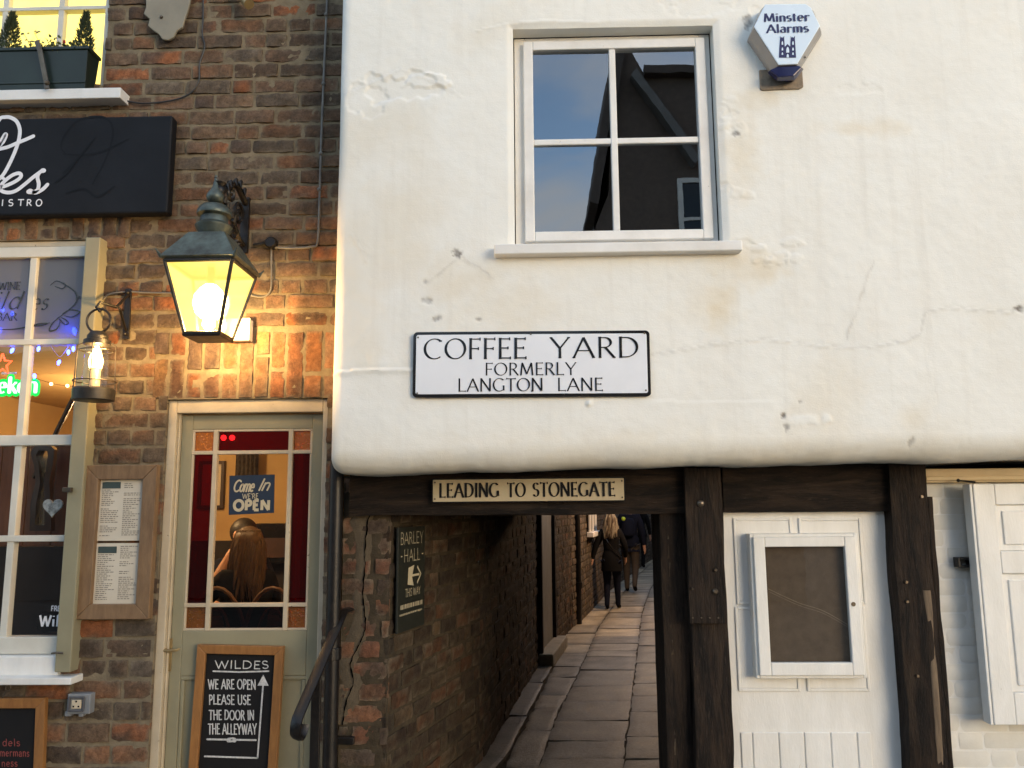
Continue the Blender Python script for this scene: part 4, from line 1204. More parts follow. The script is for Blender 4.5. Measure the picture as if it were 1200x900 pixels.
# ---- white plank door between the posts
DO = DB + .03
dr = MB()
ax0, ax1, azt = px_x(846, 750, DO), xa + .016, px_z(940, 597, DO)
dr.box(ax0, ax1, DO, DO + .05, .02, azt)
wdoor = build('door', dr, MAT['white'], house, bevel=.004)
pf = MB()
def field(px0, py0, px1, py1): 
    x0, x1, z0, z1 = rect(px0, py0, px1, py1, DO); frame(pf, x0, x1, z0, z1, .014, DO - .009, DO + .002)
    pf.box(x0 + .014, x1 - .014, DO - .004, DO + .002, z0 + .014, z1 - .014)
field(861, 607, 930, 708); field(938, 607, 1012, 708); field(863, 711, 935, 810); field(943, 711, 1016, 810)
build('panel', pf, MAT['white'], wdoor, bevel=.004)
pk = MB()
edges = [868, 882, 913, 943, 974, 1005, 1022]
zt_p = px_z(940, 858, DO)
for a, b in zip(edges, edges[1:]):
    pk.box(px_x(a, 880, DO) + .003, px_x(b, 880, DO) - .003, DO - .007, DO + .003, .05, zt_p)
build('plank', pk, MAT['white'], wdoor, bevel=.004)
chn = MB()
for i in range(9):
    p = pt(849, 820 + i * 4, DO - .012)
    for a in range(1):
        chn.tube([(p.x + .006 * math.cos(q), p.y + .003 * math.sin(q) * (i % 2), p.z + .009 * math.sin(q)) for q in [2 * math.pi * k / 8 for k in range(9)]], .0018, 5)
build('chain', chn, MAT['black_metal'], wdoor)
# passage ceiling and flank
pc = MB()
for k in range(22):
    ya = DB + .18 + k * .2
    pc.box(-1.0, 3.4, ya, ya + .194, 1.93 + random.uniform(-.006, .006), 1.99)
build('passage_ceiling', pc, MAT['timber_h'], house)
pc = MB(); pc.box(XL + .05, XR, DP + .16, DB + .2, 1.96, 2.02)
build('jetty_floor', pc, MAT['timber_h'], house)

# ================================================================== PASSAGE WALLS AND ALLEY
soot_shade = lambda r_: r_.choice([((.050, .031, .019), (.030, .021, .016)), ((.065, .043, .025), (.042, .03, .02)), ((.036, .025, .017), (.025, .019, .015)), ((.075, .036, .02), (.045, .03, .02))])  # sooty brick tones, darkened further to put the passage's shade into the colour
pw = thing('passage_wall', 'dark brick wall of the passage, with cracked mortared pier and recessed doorway', 'wall', (LW[0][0], LW[0][1], 0))
rg = random.Random(33)
pb, pmt = MB(), MB()
# pier, facing the street
orgp = np.array([0.0, DB + .02, 0.0])
pxa_, pxb_ = px_x(399, 700), LW[0][0]
z = .0; zpt = px_z(430, 558)
while z < zpt - .02:
    brick_course(pb, orgp, Xd, Yn, pxa_, pxb_, z, min(z + .078, zpt), [], rg, tone=lambda r_: r_.choice([((.12, .058, .038), (.075, .052, .04)), ((.15, .075, .045), (.09, .062, .047)), ((.08, .058, .042), (.06, .045, .037))]), rough=1.3, joint=.03)
    z += .078 + .026
s1 = mortar_sheet(orgp, Xd, Yn, pxa_, pxb_, -.05, zpt, [], rec=.008, amp=.010, seed=8)
pmt.add(s1.v, s1.f)
# passage side
def side_wall(bmb, mmb, poly, z1, rg, nrm=1, door=None, cell=.035, tone=soot_shade, hs=(.074, .021), win=None):
    for (xa_, ya_), (xb_, yb_) in zip(poly, poly[1:]):
        ln = math.hypot(xb_ - xa_, yb_ - ya_)
        ud = np.array([(xb_ - xa_) / ln, (yb_ - ya_) / ln, 0.0])
        nd = np.array([ud[1], -ud[0], 0.0]) * nrm
        o = np.array([xa_, ya_, 0.0])
        hl = []
        if door and ya_ - .01 <= door[0] < yb_:
            hl = [((door[0] - ya_) / ud[1], (door[1] - ya_) / ud[1], -.1, door[2])]
        if win and ya_ - .01 <= win[0] < yb_:
            hl = [((win[0] - ya_) / ud[1], (win[1] - ya_) / ud[1], win[2], win[3])]
        z = 0.0
        far = max(.026, cell * (1 + max(0, ya_ - 6) * .35))
        while z < z1 - .03:
            brick_course(bmb, o, ud, nd, 0.0, ln, z, min(z + hs[0], z1), hl, rg, cell=far, tone=tone)
            z += sum(hs)
        s = mortar_sheet(o, ud, nd, 0.0, ln, -.05, z1, hl, cell=max(.04, far), amp=.005, back=.16)
        mmb.add(s.v, s.f)
ydo0, ydo1 = gp(629, 775).y - 1.0, gp(645, 755).y
dseg = LW[3][1]
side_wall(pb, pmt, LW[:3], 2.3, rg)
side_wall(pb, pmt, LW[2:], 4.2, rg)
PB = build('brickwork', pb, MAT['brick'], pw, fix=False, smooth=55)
build('mortar', pmt, MAT['soot_shade_mortar'], PB, fix=False, smooth=60)
# smear of mortar and the crack that runs down the pier
sm = MB()
cr_px = [(433, 600), (430, 612), (428, 640), (427, 660), (424, 690), (426, 715), (427, 735), (421, 755), (411, 778), (413, 800), (405, 825), (400, 850)]
pts_l = [pt(a - 17 + random.uniform(-9, 6), b, DB + .012) for a, b in cr_px]
pts_r = [pt(a + 11 + random.uniform(-6, 9), b, DB + .012) for a, b in cr_px]
n_ = len(pts_l)
rows_ = []
for a, b in zip(pts_l, pts_r):
    rows_.append([(a.x + (b.x - a.x) * t_, DB + .019 + random.uniform(-.003, .003) + (.014 if t_ in (0, 1) else 0), a.z) for t_ in (0, .25, .5, .75, 1)])
sm.add([p for r_ in rows_ for p in r_], [(j * 5 + i, j * 5 + i + 1, (j + 1) * 5 + i + 1, (j + 1) * 5 + i) for j in range(n_ - 1) for i in range(4)])
build('mortar_patch', sm, M('old_mortar', (.12, .095, .065), (.075, .06, .042), 17, .95, 1.0, 110, spec=.1), PB, fix=False, smooth=60)
ck = MB(); P = spline([(p[0], p[1]) for p in pix(DB + .004, [(a + random.uniform(-1, 1), b) for a, b in cr_px])], 6)
P = [(x + random.uniform(-.003, .003), z_) for x, z_ in P]
ribbon(ck, P, [random.uniform(.0025, .009) for _ in P], lambda x, z_, k: (x, DB + .0125, z_), 0)
build('crack', ck, M('crack_gap', (.002, .002, .002), None, 5, .9, spec=0), PB, fix=False)
# doorway jamb and step in the passage wall
q0, q1 = gp(629, 756), gp(645, 757)
dj = MB()
jx, jy = along(LW, ydo1), ydo1
x_at = lambda yy: along(ALLL, yy)
dj.hexa([(x_at(9.0) + .012, 9.0, .12), (x_at(10.0) + .012, 10.0, .12), (x_at(10.0) + .012, 10.0, 2.6), (x_at(9.0) + .012, 9.0, 2.6)],
        [(x_at(9.0) - .10, 9.0, .12), (x_at(10.0) - .10, 10.0, .12), (x_at(10.0) - .10, 10.0, 2.6), (x_at(9.0) - .10, 9.0, 2.6)])
build('doorway_panel', dj, M('dull_grey_paint', (.22, .20, .16), (.17, .15, .12), 4, .6, .15, 40), pw, bevel=.004)
dj = MB()
for ya_, yb_ in ((8.93, 9.0), (10.0, 10.07)):
    dj.hexa([(x_at(ya_) + .05, ya_, .0), (x_at(yb_) + .05, yb_, .0), (x_at(yb_) + .05, yb_, 2.6), (x_at(ya_) + .05, ya_, 2.6)],
            [(x_at(ya_) - .10, ya_, .0), (x_at(yb_) - .10, yb_, .0), (x_at(yb_) - .10, yb_, 2.6), (x_at(ya_) - .10, ya_, 2.6)])
build('doorway_jamb', dj, MAT['timber_v'], pw, bevel=.004)
dj = MB(); dj.hexa([(x_at(8.9), 8.9, .0), (x_at(8.9) + .16, 8.9, .0), (x_at(10.15) + .16, 10.15, .0), (x_at(10.15), 10.15, .0)],
                   [(x_at(8.9), 8.9, .14), (x_at(8.9) + .16, 8.9, .14), (x_at(10.15) + .16, 10.15, .14), (x_at(10.15), 10.15, .14)])
build('doorway_step', dj, MAT['stone'], pw, bevel=.015)
# the house beyond, where the alley bends
ah = thing('alley_house', 'dark brick house with pale window sill further along the alley', 'building', (LW2[0][0], LW2[0][1], 0))
ab, am_ = MB(), MB()
pwn = gp(691, 705)
grey_soot_shade = lambda r_: tuple(tuple(np.array(c) * .9 + np.mean(c) * .7 + .015) for c in soot_shade(r_))
side_wall(ab, am_, [LW[-1]] + LW2, 3.5, rg, cell=.05, tone=grey_soot_shade)
AB = build('wall', ab, MAT['brick'], ah, fix=False, smooth=55); build('mortar', am_, MAT['soot_shade_mortar'], AB, fix=False)
wy = 13.6; wxx = along(ALLL, wy)
zz0 = EYE.z + (pt(690, 627, wy).z - EYE.z)
aw = MB()
ud2 = Vector((LW2[1][0] - LW2[0][0], LW2[1][1] - LW2[0][1], 0)).normalized(); nd2 = Vector((ud2.y, -ud2.x, 0))
def obox(mb, c, hu, n0, n1, z0, z1):
    c = Vector((c[0], c[1], 0))
    q = lambda s, n, z_: tuple(c + ud2 * s + nd2 * n + Vector((0, 0, z_)))
    mb.hexa([q(-hu, n0, z0), q(hu, n0, z0), q(hu, n1, z0), q(-hu, n1, z0)], [q(-hu, n0, z1), q(hu, n0, z1), q(hu, n1, z1), q(-hu, n1, z1)])
obox(aw, (wxx, wy), .50, .0, .11, zz0 - .02, zz0 + .06)
WA = build('window_sill', aw, MAT['white'], ah, bevel=.01)
aw = MB(); obox(aw, (wxx, wy), .44, .0, .03, zz0 + .06, zz0 + 1.3); 
wfa = build('window', aw, MAT['letter_black'], ah, bevel=.004)
aw = MB()
c_ = Vector((wxx, wy, 0))
for s in (-.41, 0, .41): obox(aw, c_ + ud2 * s, .03, .028, .06, zz0 + .06, zz0 + 1.3)
build('frame', aw, MAT['white'], wfa, bevel=.004)
# black downpipe at the bend
dp = thing('downpipe', 'black cast iron downpipe at the bend of the alley', 'drainpipe', (LW[-1][0], LW[-1][1], 0))
t = MB(); p = gp(677, 731); t.tube([(p.x, p.y - .02, -.02), (p.x, p.y - .02, 3.5)], .062, 14)
for z_ in (.5, 2.0): t.tube([(p.x, p.y - .02, z_), (p.x, p.y - .02, z_ + .09)], .074, 14)
build('pipe', t, MAT['black_metal'], dp, smooth=40)
# right-hand side of the alley
ar = thing('alley_wall', 'right-hand brick wall of the alley, mostly behind the timber post', 'wall', (RW[1][0], RW[1][1], 0))
ab, am_ = MB(), MB()
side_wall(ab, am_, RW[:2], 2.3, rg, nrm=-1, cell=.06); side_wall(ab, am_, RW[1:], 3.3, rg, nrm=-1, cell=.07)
AB = build('brickwork', ab, MAT['brick'], ar, fix=False, smooth=55); build('mortar', am_, MAT['soot_shade_mortar'], AB, fix=False)
# end of the view: wall across, pale pipe
ew = thing('end_wall', 'dark brick wall closing the view at the far end of the alley', 'wall', (6, 27, 0))
ab, am_ = MB(), MB()
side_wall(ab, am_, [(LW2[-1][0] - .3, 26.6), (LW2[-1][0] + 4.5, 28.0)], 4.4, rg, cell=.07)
AB = build('brickwork', ab, MAT['brick'], ew, fix=False); build('mortar', am_, MAT['soot_shade_mortar'], AB, fix=False)
wp = thing('pale_downpipe', 'pale grey downpipe on the wall at the far end of the alley', 'drainpipe', gp(765, 652))
t = MB(); p = gp(765, 653); t.tube([(p.x, p.y - .1, 0), (p.x, p.y - .1, 4.2)], .055, 12)
t.tube([(p.x, p.y - .1, .12), (p.x + .08, p.y - .22, .02)], .055, 12)
build('pipe', t, M('pale_pipe', (.5, .52, .54), None, 8, .4), wp, smooth=40)

# ================================================================== SIGNS
def roundrect(x0, x1, z0, z1, r, n=6):
    o = []
    for cx, cz, a in ((x1 - r, z1 - r, 0), (x0 + r, z1 - r, 90), (x0 + r, z0 + r, 180), (x1 - r, z0 + r, 270)):
        o += [(cx + r * math.cos(R(a + 90 * i / n)), cz + r * math.sin(R(a + 90 * i / n))) for i in range(n + 1)]
    return o
def skewmap(px0, py0, px1, py1, D):
    """sign frame: origin at lower-left photo corner, x along its lower edge (hung slightly off level), z up"""
    a, b = pt(px0, py1, D), pt(px1, py1, D)
    return a, b
# --- street name plate on the plaster
DPs = DP - .022
A0, B0 = pt(483, 466, DPs), pt(763.5, 464.5, DPs)
wS = B0.x - A0.x; hS = pt(483, 389, DPs).z - A0.z
tilt = math.atan2(B0.z - A0.z, wS)
ct_, st_ = math.cos(tilt), math.sin(tilt)
def smap(x, z): return (A0.x + x * ct_ - z * st_, A0.z + x * st_ + z * ct_)
sp_ = thing('street_sign', 'white street name plate with black rim reading COFFEE YARD FORMERLY LANGTON LANE', 'sign', (A0.x + wS / 2, DPs, A0.z))
t = MB(); t.prism([smap(*p) for p in roundrect(0, wS, 0, hS, .022)], DPs, DPs + .012)
build('rim', t, MAT['letter_black'], sp_, bevel=.003)
t = MB(); t.prism([smap(*p) for p in roundrect(.016, wS - .016, .016, hS - .016, .010)], DPs - .003, DPs + .006)
fcp = build('face', t, MAT['enamel'], sp_)
fac = wS / 280.5
tx = MB()
mpS = lambda x, z, k: (smap(x, z)[0], DPs - .0042 - .0001 * (k % 40), smap(x, z)[1])
def tline(s, p0, p1, pb, ph, **k):
    text(tx, s, ph * fac, mpS, (p0 - 483) * fac, (466 - pb) * fac, fit=(p1 - p0) * fac, **k)
tline('COFFEE', 496, 618, 420, 24, pen=(.135, .055, R(14)), serif=.07, tr=.10)
tline('YARD', 646, 750, 419.5, 24, pen=(.135, .055, R(14)), serif=.07, tr=.14)
tline('FORMERLY', 569, 676, 440, 14.5, pen=(.13, .055, R(14)), serif=.06, tr=.12)
tline('LANGTON', 537, 637, 459, 15, pen=(.13, .055, R(14)), serif=.06, tr=.10)
tline('LANE', 654, 707, 459, 15, pen=(.13, .055, R(14)), serif=.06, tr=.10)
build('lettering', tx, MAT['letter_black'], fcp, fix=False)
for px, py in ((489, 394), (623, 391), (757, 391), (489, 461), (624, 459), (757, 459)):
    x, z = smap((px - 483) * fac, (466 - py) * fac); t = MB(); t.lathe([(.0045, DPs - .002), (.0045, DPs - .006)], x, 0, 8, 'y', z); build('screw', t, MAT['tarnish'], fcp)
# --- plate under it on the lintel
D2 = DB - .085
a, b = pt(506, 589.5, D2), pt(733, 587.5, D2)
w2, h2 = b.x - a.x, pt(506, 561, D2).z - a.z
tl2 = math.atan2(b.z - a.z, w2)
m2 = lambda x, z: (a2.x + x * math.cos(tl2) - z * math.sin(tl2), a2.z + x * math.sin(tl2) + z * math.cos(tl2))
a2 = a.copy(); f2 = w2 / 227.0
lp = thing('direction_plate', 'yellowed plate with black capitals reading LEADING TO STONEGATE on dark beam', 'sign', (a.x + w2 / 2, D2, a.z))
t = MB(); t.prism([m2(*p) for p in roundrect(0, w2, 0, h2, .006)], D2, D2 + .035)
build('rim', t, MAT['letter_black'], lp)
t = MB(); t.prism([m2(*p) for p in roundrect(.006, w2 - .006, .006, h2 - .006, .004)], D2 - .003, D2 + .004)
fcp = build('face', t, MAT['plate_tan'], lp)
tx = MB(); mp2 = lambda x, z, k: (m2(x, z)[0], D2 - .0042 - .0001 * (k % 40), m2(x, z)[1])
for s, p0, p1 in (('LEADING', 515, 585), ('TO', 595, 616), ('STONEGATE', 625, 721)):
    text(tx, s, 16 * f2, mp2, (p0 - 506) * f2, 6.5 * f2, fit=(p1 - p0) * f2, pen=(.175, .065, R(8)), serif=.075, tr=.13)
build('lettering', tx, MAT['letter_black'], fcp, fix=False)
t = MB()
for x, z in ((.016, .02), (.016, h2 - .02), (w2 - .016, .02), (w2 - .016, h2 - .02)):
    q = m2(x, z); t = MB(); t.lathe([(.005, D2 - .002), (.005, D2 - .006)], q[0], 0, 8, 'y', q[1]); build('screw', t, MAT['tarnish'], fcp)
# --- tall dark sign on the passage wall
ud1 = np.array([LW[1][0] - LW[0][0], LW[1][1] - LW[0][1], 0.0]); ud1 /= np.linalg.norm(ud1)
nd1 = np.array([ud1[1], -ud1[0], 0.0])
def onwall(px, py, off=.012):            # photo point on the first stretch of the passage wall
    d = ray(px, py); o = Vector((LW[0][0] + nd1[0] * off, LW[0][1] + nd1[1] * off, 0)); n = Vector(nd1)
    return EYE + d * ((o - EYE).dot(n) / d.dot(n))
c0, c1, c2, c3 = onwall(462, 745.5), onwall(494, 729.5), onwall(494, 616.5), onwall(462, 618.5)
s0_ = (c0 - Vector((LW[0][0], LW[0][1], 0))).dot(Vector(ud1)); s1_ = (c1 - Vector((LW[0][0], LW[0][1], 0))).dot(Vector(ud1))
zA, zB = (c0.z + c1.z) / 2, (c2.z + c3.z) / 2
bw_, bh_ = s1_ - s0_, zB - zA
print('barley sign', bw_, bh_, c0, c1)
def bmap(x, z, k, off=.030): 
    q = Vector((LW[0][0], LW[0][1], 0)) + Vector(ud1) * (s0_ + x * bw_) + Vector(nd1) * (off + .0001 * (k % 40))
    return (q.x, q.y, zA + z * bh_)
bs = thing('hall_sign', 'tall dark sign lettered BARLEY HALL THIS WAY with arrow, on passage wall', 'sign', bmap(.5, 0, 0))
t = MB(); t.hexa([bmap(0, 0, 0, .016), bmap(1, 0, 0, .016), bmap(1, 1, 0, .016), bmap(0, 1, 0, .016)], [bmap(0, 0, 0, .029), bmap(1, 0, 0, .029), bmap(1, 1, 0, .029), bmap(0, 1, 0, .029)])
BS = build('board', t, M('dark_olive_board', (.020, .021, .015), (.014, .015, .011), 8, .5, .1, 60), bs, bevel=.003)
tx = MB()
bt = lambda s, x0, x1, z0, h, **k: text(tx, s, h, bmap, x0, z0, fit=x1 - x0, **k)
bt('BARLEY', .07, .90, .835, .115, pen=(.10, .06, R(10)), serif=.06, tr=.12)
bt('HALL', .20, .78, .665, .115, pen=(.10, .06, R(10)), serif=.06, tr=.12)
bt('-', .08, .15, .68, .09, wid=.12, serif=0); bt('-', .86, .93, .68, .09, wid=.12, serif=0)
bt('THIS WAY', .26, .80, .325, .075, pen=(.12, .07, R(10)), serif=.05, tr=.10, sp=.3)
for zz, x0, x1, hh in ((.215, .10, .92, .042), (.155, .08, .94, .018)):
    x = x0
    while x < x1 - .03:
        w = random.uniform(.03, .06)
        if 1: ribbon(tx, [(x, zz), (x, zz + hh)], w * .55, bmap, 3)
        x += w
# arrow with its fletching
ribbon(tx, [(.40, .52), (.78, .52)], .022, bmap, 1)
ribbon(tx, [(.70, .60), (.84, .52), (.70, .44)], .030, bmap, 2)
tx.add([bmap(.36, .60, 4), bmap(.34, .44, 4), bmap(.56, .42, 4), bmap(.50, .51, 4), bmap(.58, .62, 4)], [(0, 1, 2, 3, 4)])
build('lettering', tx, MAT['letter_cream'], BS, fix=False)

# --- long dark signboard of the bistro
DSg = DB - .075
sg = thing('signboard', 'long dark signboard with white script lettering and BISTRO, above the lower window', 'sign', pt(90, 252, DSg))
t = MB(); x1 = pt(199, 190, DSg).x
sz0_, sz1_ = pt(100, 251, DSg).z, pt(100, 137, DSg).z
t.box(-3.6, x1, DSg, DB - .005, sz0_, sz1_)
SG = build('board', t, MAT['navy_board'], sg, bevel=.012, seg=3)
tx = MB(); mpg = onplane(DSg)
F = 5.714
LWt = .021
for i, e in enumerate([[(-60, 470), (-30, 350), (-40, 200), (0, 112), (35, 99), (72, 102), (112, 128), (133, 180), (128, 245), (104, 322), (64, 412), (24, 482), (-10, 515), (-50, 520)],
                       [(-30, 318), (20, 308), (60, 297), (122, 270), (172, 250), (224, 227)], [(-25, 330), (10, 258), (34, 216), (42, 222), (25, 262), (-10, 300)], [(-30, 480), (0, 500), (28, 512)],
                       [(-5, 572), (40, 560), (100, 533), (138, 505), (142, 484), (122, 476), (80, 492), (32, 530), (4, 566), (14, 594), (60, 605), (110, 592), (165, 552), (225, 502), (282, 460)],
                       [(282, 460), (262, 478), (254, 506), (262, 545), (256, 582), (232, 602), (196, 602), (205, 592), (240, 606), (285, 586), (320, 552)]]):
    trace(tx, DSg, e, LWt if i != 3 else .016, 0, 120, F, mpg, i * 4, n=10)
for px, py in ((292, 459), (200, 600)):
    c = pix(DSg, [(px, py)], 0, 120, F)[0]; tx.add([mpg(c[0] + .017 * math.cos(q), c[1] + .014 * math.sin(q), 30) for q in [2 * math.pi * k / 14 for k in range(14)]], [tuple(range(14))])
for ch, px, w in (('B', -14, 6), ('I', 2.0, 2.2), ('S', 9.5, 6.5), ('T', 20.5, 8), ('R', 31, 6.5), ('O', 42, 7.5)):
    p = pt(px, 241.5, DSg); hh = pt(px, 234, DSg).z - p.z
    text(tx, ch, hh, mpg, p.x, p.z, fit=(w / 950 * 4.3 if ch != 'I' else None), wid=.17, serif=0, k0=3)
build('lettering', tx, MAT['letter_white'], SG, fix=False)
tx = MB()
for i, e in enumerate([[(440, 345), (412, 310), (415, 260), (450, 195), (520, 125), (600, 100), (680, 97), (738, 130), (757, 200), (738, 300), (690, 420), (645, 500), (620, 550)],
                       [(420, 345), (520, 352), (620, 345), (710, 318), (862, 245)], [(420, 475), (500, 400), (560, 330), (640, 235)], [(370, 540), (450, 470), (520, 380)], [(440, 610), (560, 580), (640, 630), (700, 610), (770, 560)]]):
    trace(tx, DSg, e, .013, 0, 120, F, mpg, i * 4, taper=True, n=10)
build('ghost_lettering', tx, MAT['sign_ghost'], SG, fix=False)

# --- alarm box
DA = DP - .10
al = thing('alarm_box', 'six-sided white burglar alarm box marked Minster Alarms beside the plaster window', 'alarm', pt(918, 95, DP))
def pl(pts, D): return [(lambda p: (p.x, p.y, p.z))(pt(a, b, D)) for a, b in pts]
front = [(896, 5.5), (944, 5), (950, 9), (961, 31), (934, 76), (912, 77), (883, 32)]
def sc(pts, f, cx=921, cy=38): return [(cx + (a - cx) * f, cy + (b - cy) * f) for a, b in pts]
def solid(mb, rings):
    n = len(rings[0]); vs = [p for r_ in rings for p in r_]
    fs = [tuple(range(n))] + [(j * n + i, (j + 1) * n + i, (j + 1) * n + (i + 1) % n, j * n + (i + 1) % n) for j in range(len(rings) - 1) for i in range(n)]
    fs.append(tuple(range(len(rings) * n - 1, (len(rings) - 1) * n - 1, -1)))
    mb.add(vs, fs)
def tw2(pts, D): return [(lambda p: (p.x, D, p.z))(pt(a, b, D)) for a, b in pts]
def to_world(pts, D): 
    return [(lambda p: (p.x, D, p.z))(pt(a, b, DA)) for a, b in pts]
t = MB(); back_ = [(890, 14), (948, 12), (955, 16), (963, 41), (935, 86), (903, 90), (875, 49)]; mid_ = [((a + 2 * c) / 3, (b + 2 * d_) / 3) for (a, b), (c, d_) in zip(front, back_)]
solid(t, [tw2(sc(front, .99), DA), tw2(sc(mid_, 1.01), DA + .05), tw2(back_, DP + .004)])
ABx = build('housing', t, MAT['alarm_grey'], al, bevel=.005)
t = MB(); solid(t, [to_world(sc(front, .985), DA - .006), to_world(front, DA - .001)])
AF = build('face', t, MAT['alarm_white'], al, bevel=.003)
t = MB()
lens = [(911, 78), (936, 77), (940, 80), (930, 95), (912, 96), (902, 84)]
solid(t, [tw2([(911, 78), (936, 77), (940, 79), (930, 89), (912, 90), (902, 82)], DA + .004), tw2([(910, 79), (937, 78), (942, 81), (931, 94), (911, 95), (899, 85)], DA + .04), tw2([(911, 82), (935, 81), (938, 86), (930, 96), (912, 97), (902, 88)], DP)])
build('strobe_lens', t, MAT['alarm_navy'], al, bevel=.004)
tx = MB(); mpa = onplane(DA - .006)
def ta(s, p0, p1, pb, ph): 
    a_, b_ = pt(p0, pb, DA), pt(p1, pb, DA); text(tx, s, pt(p0, pb - ph, DA).z - a_.z, mpa, a_.x, a_.z, fit=b_.x - a_.x, pen=(.26, .08, R(6)), serif=.09, tr=.10)
ta('Minster', 895, 948, 26.5, 9.5); ta('Alarms', 898, 947, 39.5, 9.5)
# minster emblem: two towers with battlements, windows and a door
ex = 7.0 / 8.18
def tower(x0, x1, tip):
    pts = [(x0 - .8, 68.5), (x0 - .2, 57), (x0 + .6, 46), (x0 + .5, tip), (x0 + 1.8, tip + 2.4), (x0 + 2.6, tip + 1), (x0 + 3.6, tip + 2.4), (x1 - .5, tip), (x1 - .6, 46), (x1 + .2, 57), (x1 + .8, 68.5)]
    tx.add([mpa(*pix(DA, [p])[0], 5) for p in pts], [tuple(range(len(pts)))])
tower(913, 919, 43); tower(925.5, 931.5, 43)
tx.add([mpa(*pix(DA, [p])[0], 2) for p in [(917, 68.5), (917, 58), (922.3, 52.5), (928, 58), (928, 68.5)]], [(0, 1, 2, 3, 4)])
build('lettering', tx, MAT['letter_navy'], AF, fix=False)
tx = MB()
def lancet(px, py, w, h, k=8):
    P = [(px - w, py + h), (px - w, py), (px - w * .6, py - h * .7), (px, py - h), (px + w * .6, py - h * .7), (px + w, py), (px + w, py + h)]
    tx.add([onplane(DA - .0075)(*pix(DA, [p])[0], k) for p in P], [tuple(range(7))])
for px in (916.2, 928.6):
    lancet(px, 51.5, .9, 2.2); lancet(px, 58.6, .9, 1.8); lancet(px, 64, .9, 1.5)
lancet(922.4, 59.5, 1.7, 3.4); lancet(922.4, 66.5, 1.3, 2.2)
build('emblem_window', tx, MAT['alarm_white'], AF, fix=False)
t = MB()
for px, py in ((899, 66), (944, 67)):
    p = pt(px, py, DA + .03); t = MB(); t.ball((p.x, DA + .03, p.z), .006, 8, 6); build('screw', t, MAT['alarm_grey'], ABx, smooth=True)
t = MB(); p0, p1 = pt(889, 83, DP), pt(941, 106, DP)
t.prism([(p0.x, p1.z + .008), (p0.x + .01, p1.z), (p1.x - .02, p1.z + .004), (p1.x, p1.z + .014), (p1.x, p0.z), (p0.x, p0.z)], DP - .012, DP + .03)
build('mounting_patch', t, MAT['old_render'], al, bevel=.004)

# ================================================================== NOTICE CABINET on the white door
nc = thing('notice_cabinet', 'white wall cabinet with empty brown felt board, hung on white plank door', 'cabinet', pt(947, 795, DO - .06))
DN = DO - .085
t = MB(); x0, x1, z0, z1 = rect(882, 625, 1010, 795, DN + .02)
frame(t, x0, x1, z0, z1, .018, DN + .016, DO - .001); t.box(x0 + .018, x1 - .018, DO - .02, DO - .001, z0 + .018, z1 - .018)
build('case', t, MAT['white'], nc, bevel=.004)
t = MB(); frame(t, x0 + .014, x1 - .014, z0 + .016, z1 - .016, .058, DN, DN + .03, .062, .050)
CD = build('door', t, MAT['white'], nc, bevel=.005)
t = MB(); t.box(x0 + .06, x1 - .06, DO - .040, DO - .021, z0 + .06, z1 - .06)
build('felt_board', t, MAT['cork'], nc)
t = MB(); t.add([(x0 + .06, DN + .014, z0 + .06), (x1 - .06, DN + .014, z0 + .06), (x1 - .06, DN + .014, z1 - .05), (x0 + .06, DN + .014, z1 - .05)], [(0, 1, 2, 3)])
build('pane', t, MAT['glass'], CD, fix=False)
t = MB(); P = spline([(p.x, p.z) for p in (pt(900, 690, DO - .04), pt(935, 706, DO - .04), pt(965, 716, DO - .04), pt(1000, 736, DO - .04))], 6)
ribbon(t, P, .004, lambda x, z, k: (x, DO - .0412, z), 0); ribbon(t, [(x + .004, z - .014) for x, z in P], .0025, lambda x, z, k: (x, DO - .0412, z), 0)
build('reflection_line', t, M('felt_reflection', (.19, .145, .10), (.15, .11, .07), 40, .9), nc, fix=False)  # pale ribbons painted for a cable's reflection across the felt
t = MB(); p = pt(1000, 708, DN); t.lathe([(.011, DN + .001), (.011, DN - .003)], p.x, 0, 12, 'y', p.z); t.box(p.x - .002, p.x + .002, DN - .0045, DN - .002, p.z - .008, p.z + .006)
build('lock', t, MAT['tarnish'], CD)

# ================================================================== MENU BOARD
mb0 = thing('menu_frame', 'tall oak framed menu case on the brick beside the green door', 'menu', pt(132, 727, DB - .05))
DM = DB - .05
x0, x1, z0, z1 = rect(93, 545, 179, 726, DM)
t = MB(); fw = .075
def mitre(mb, x0, x1, z0, z1, w, y0, y1):
    o = [(x0, z0), (x1, z0), (x1, z1), (x0, z1)]; i_ = [(x0 + w, z0 + w), (x1 - w, z0 + w), (x1 - w, z1 - w), (x0 + w, z1 - w)]
    for k in range(4):
        a, b, c, d_ = o[k], o[(k + 1) % 4], i_[(k + 1) % 4], i_[k]
        s = .0007
        mb.hexa([(p[0], y0 + (.004 if j > 1 else 0), p[1]) for j, p in enumerate((a, b, c, d_))], [(p[0], y1, p[1]) for p in (a, b, c, d_)])
mitre(t, x0, x1, z0, z1, fw, DM, DB - .004)
build('frame', t, MAT['oak'], mb0, bevel=.004)
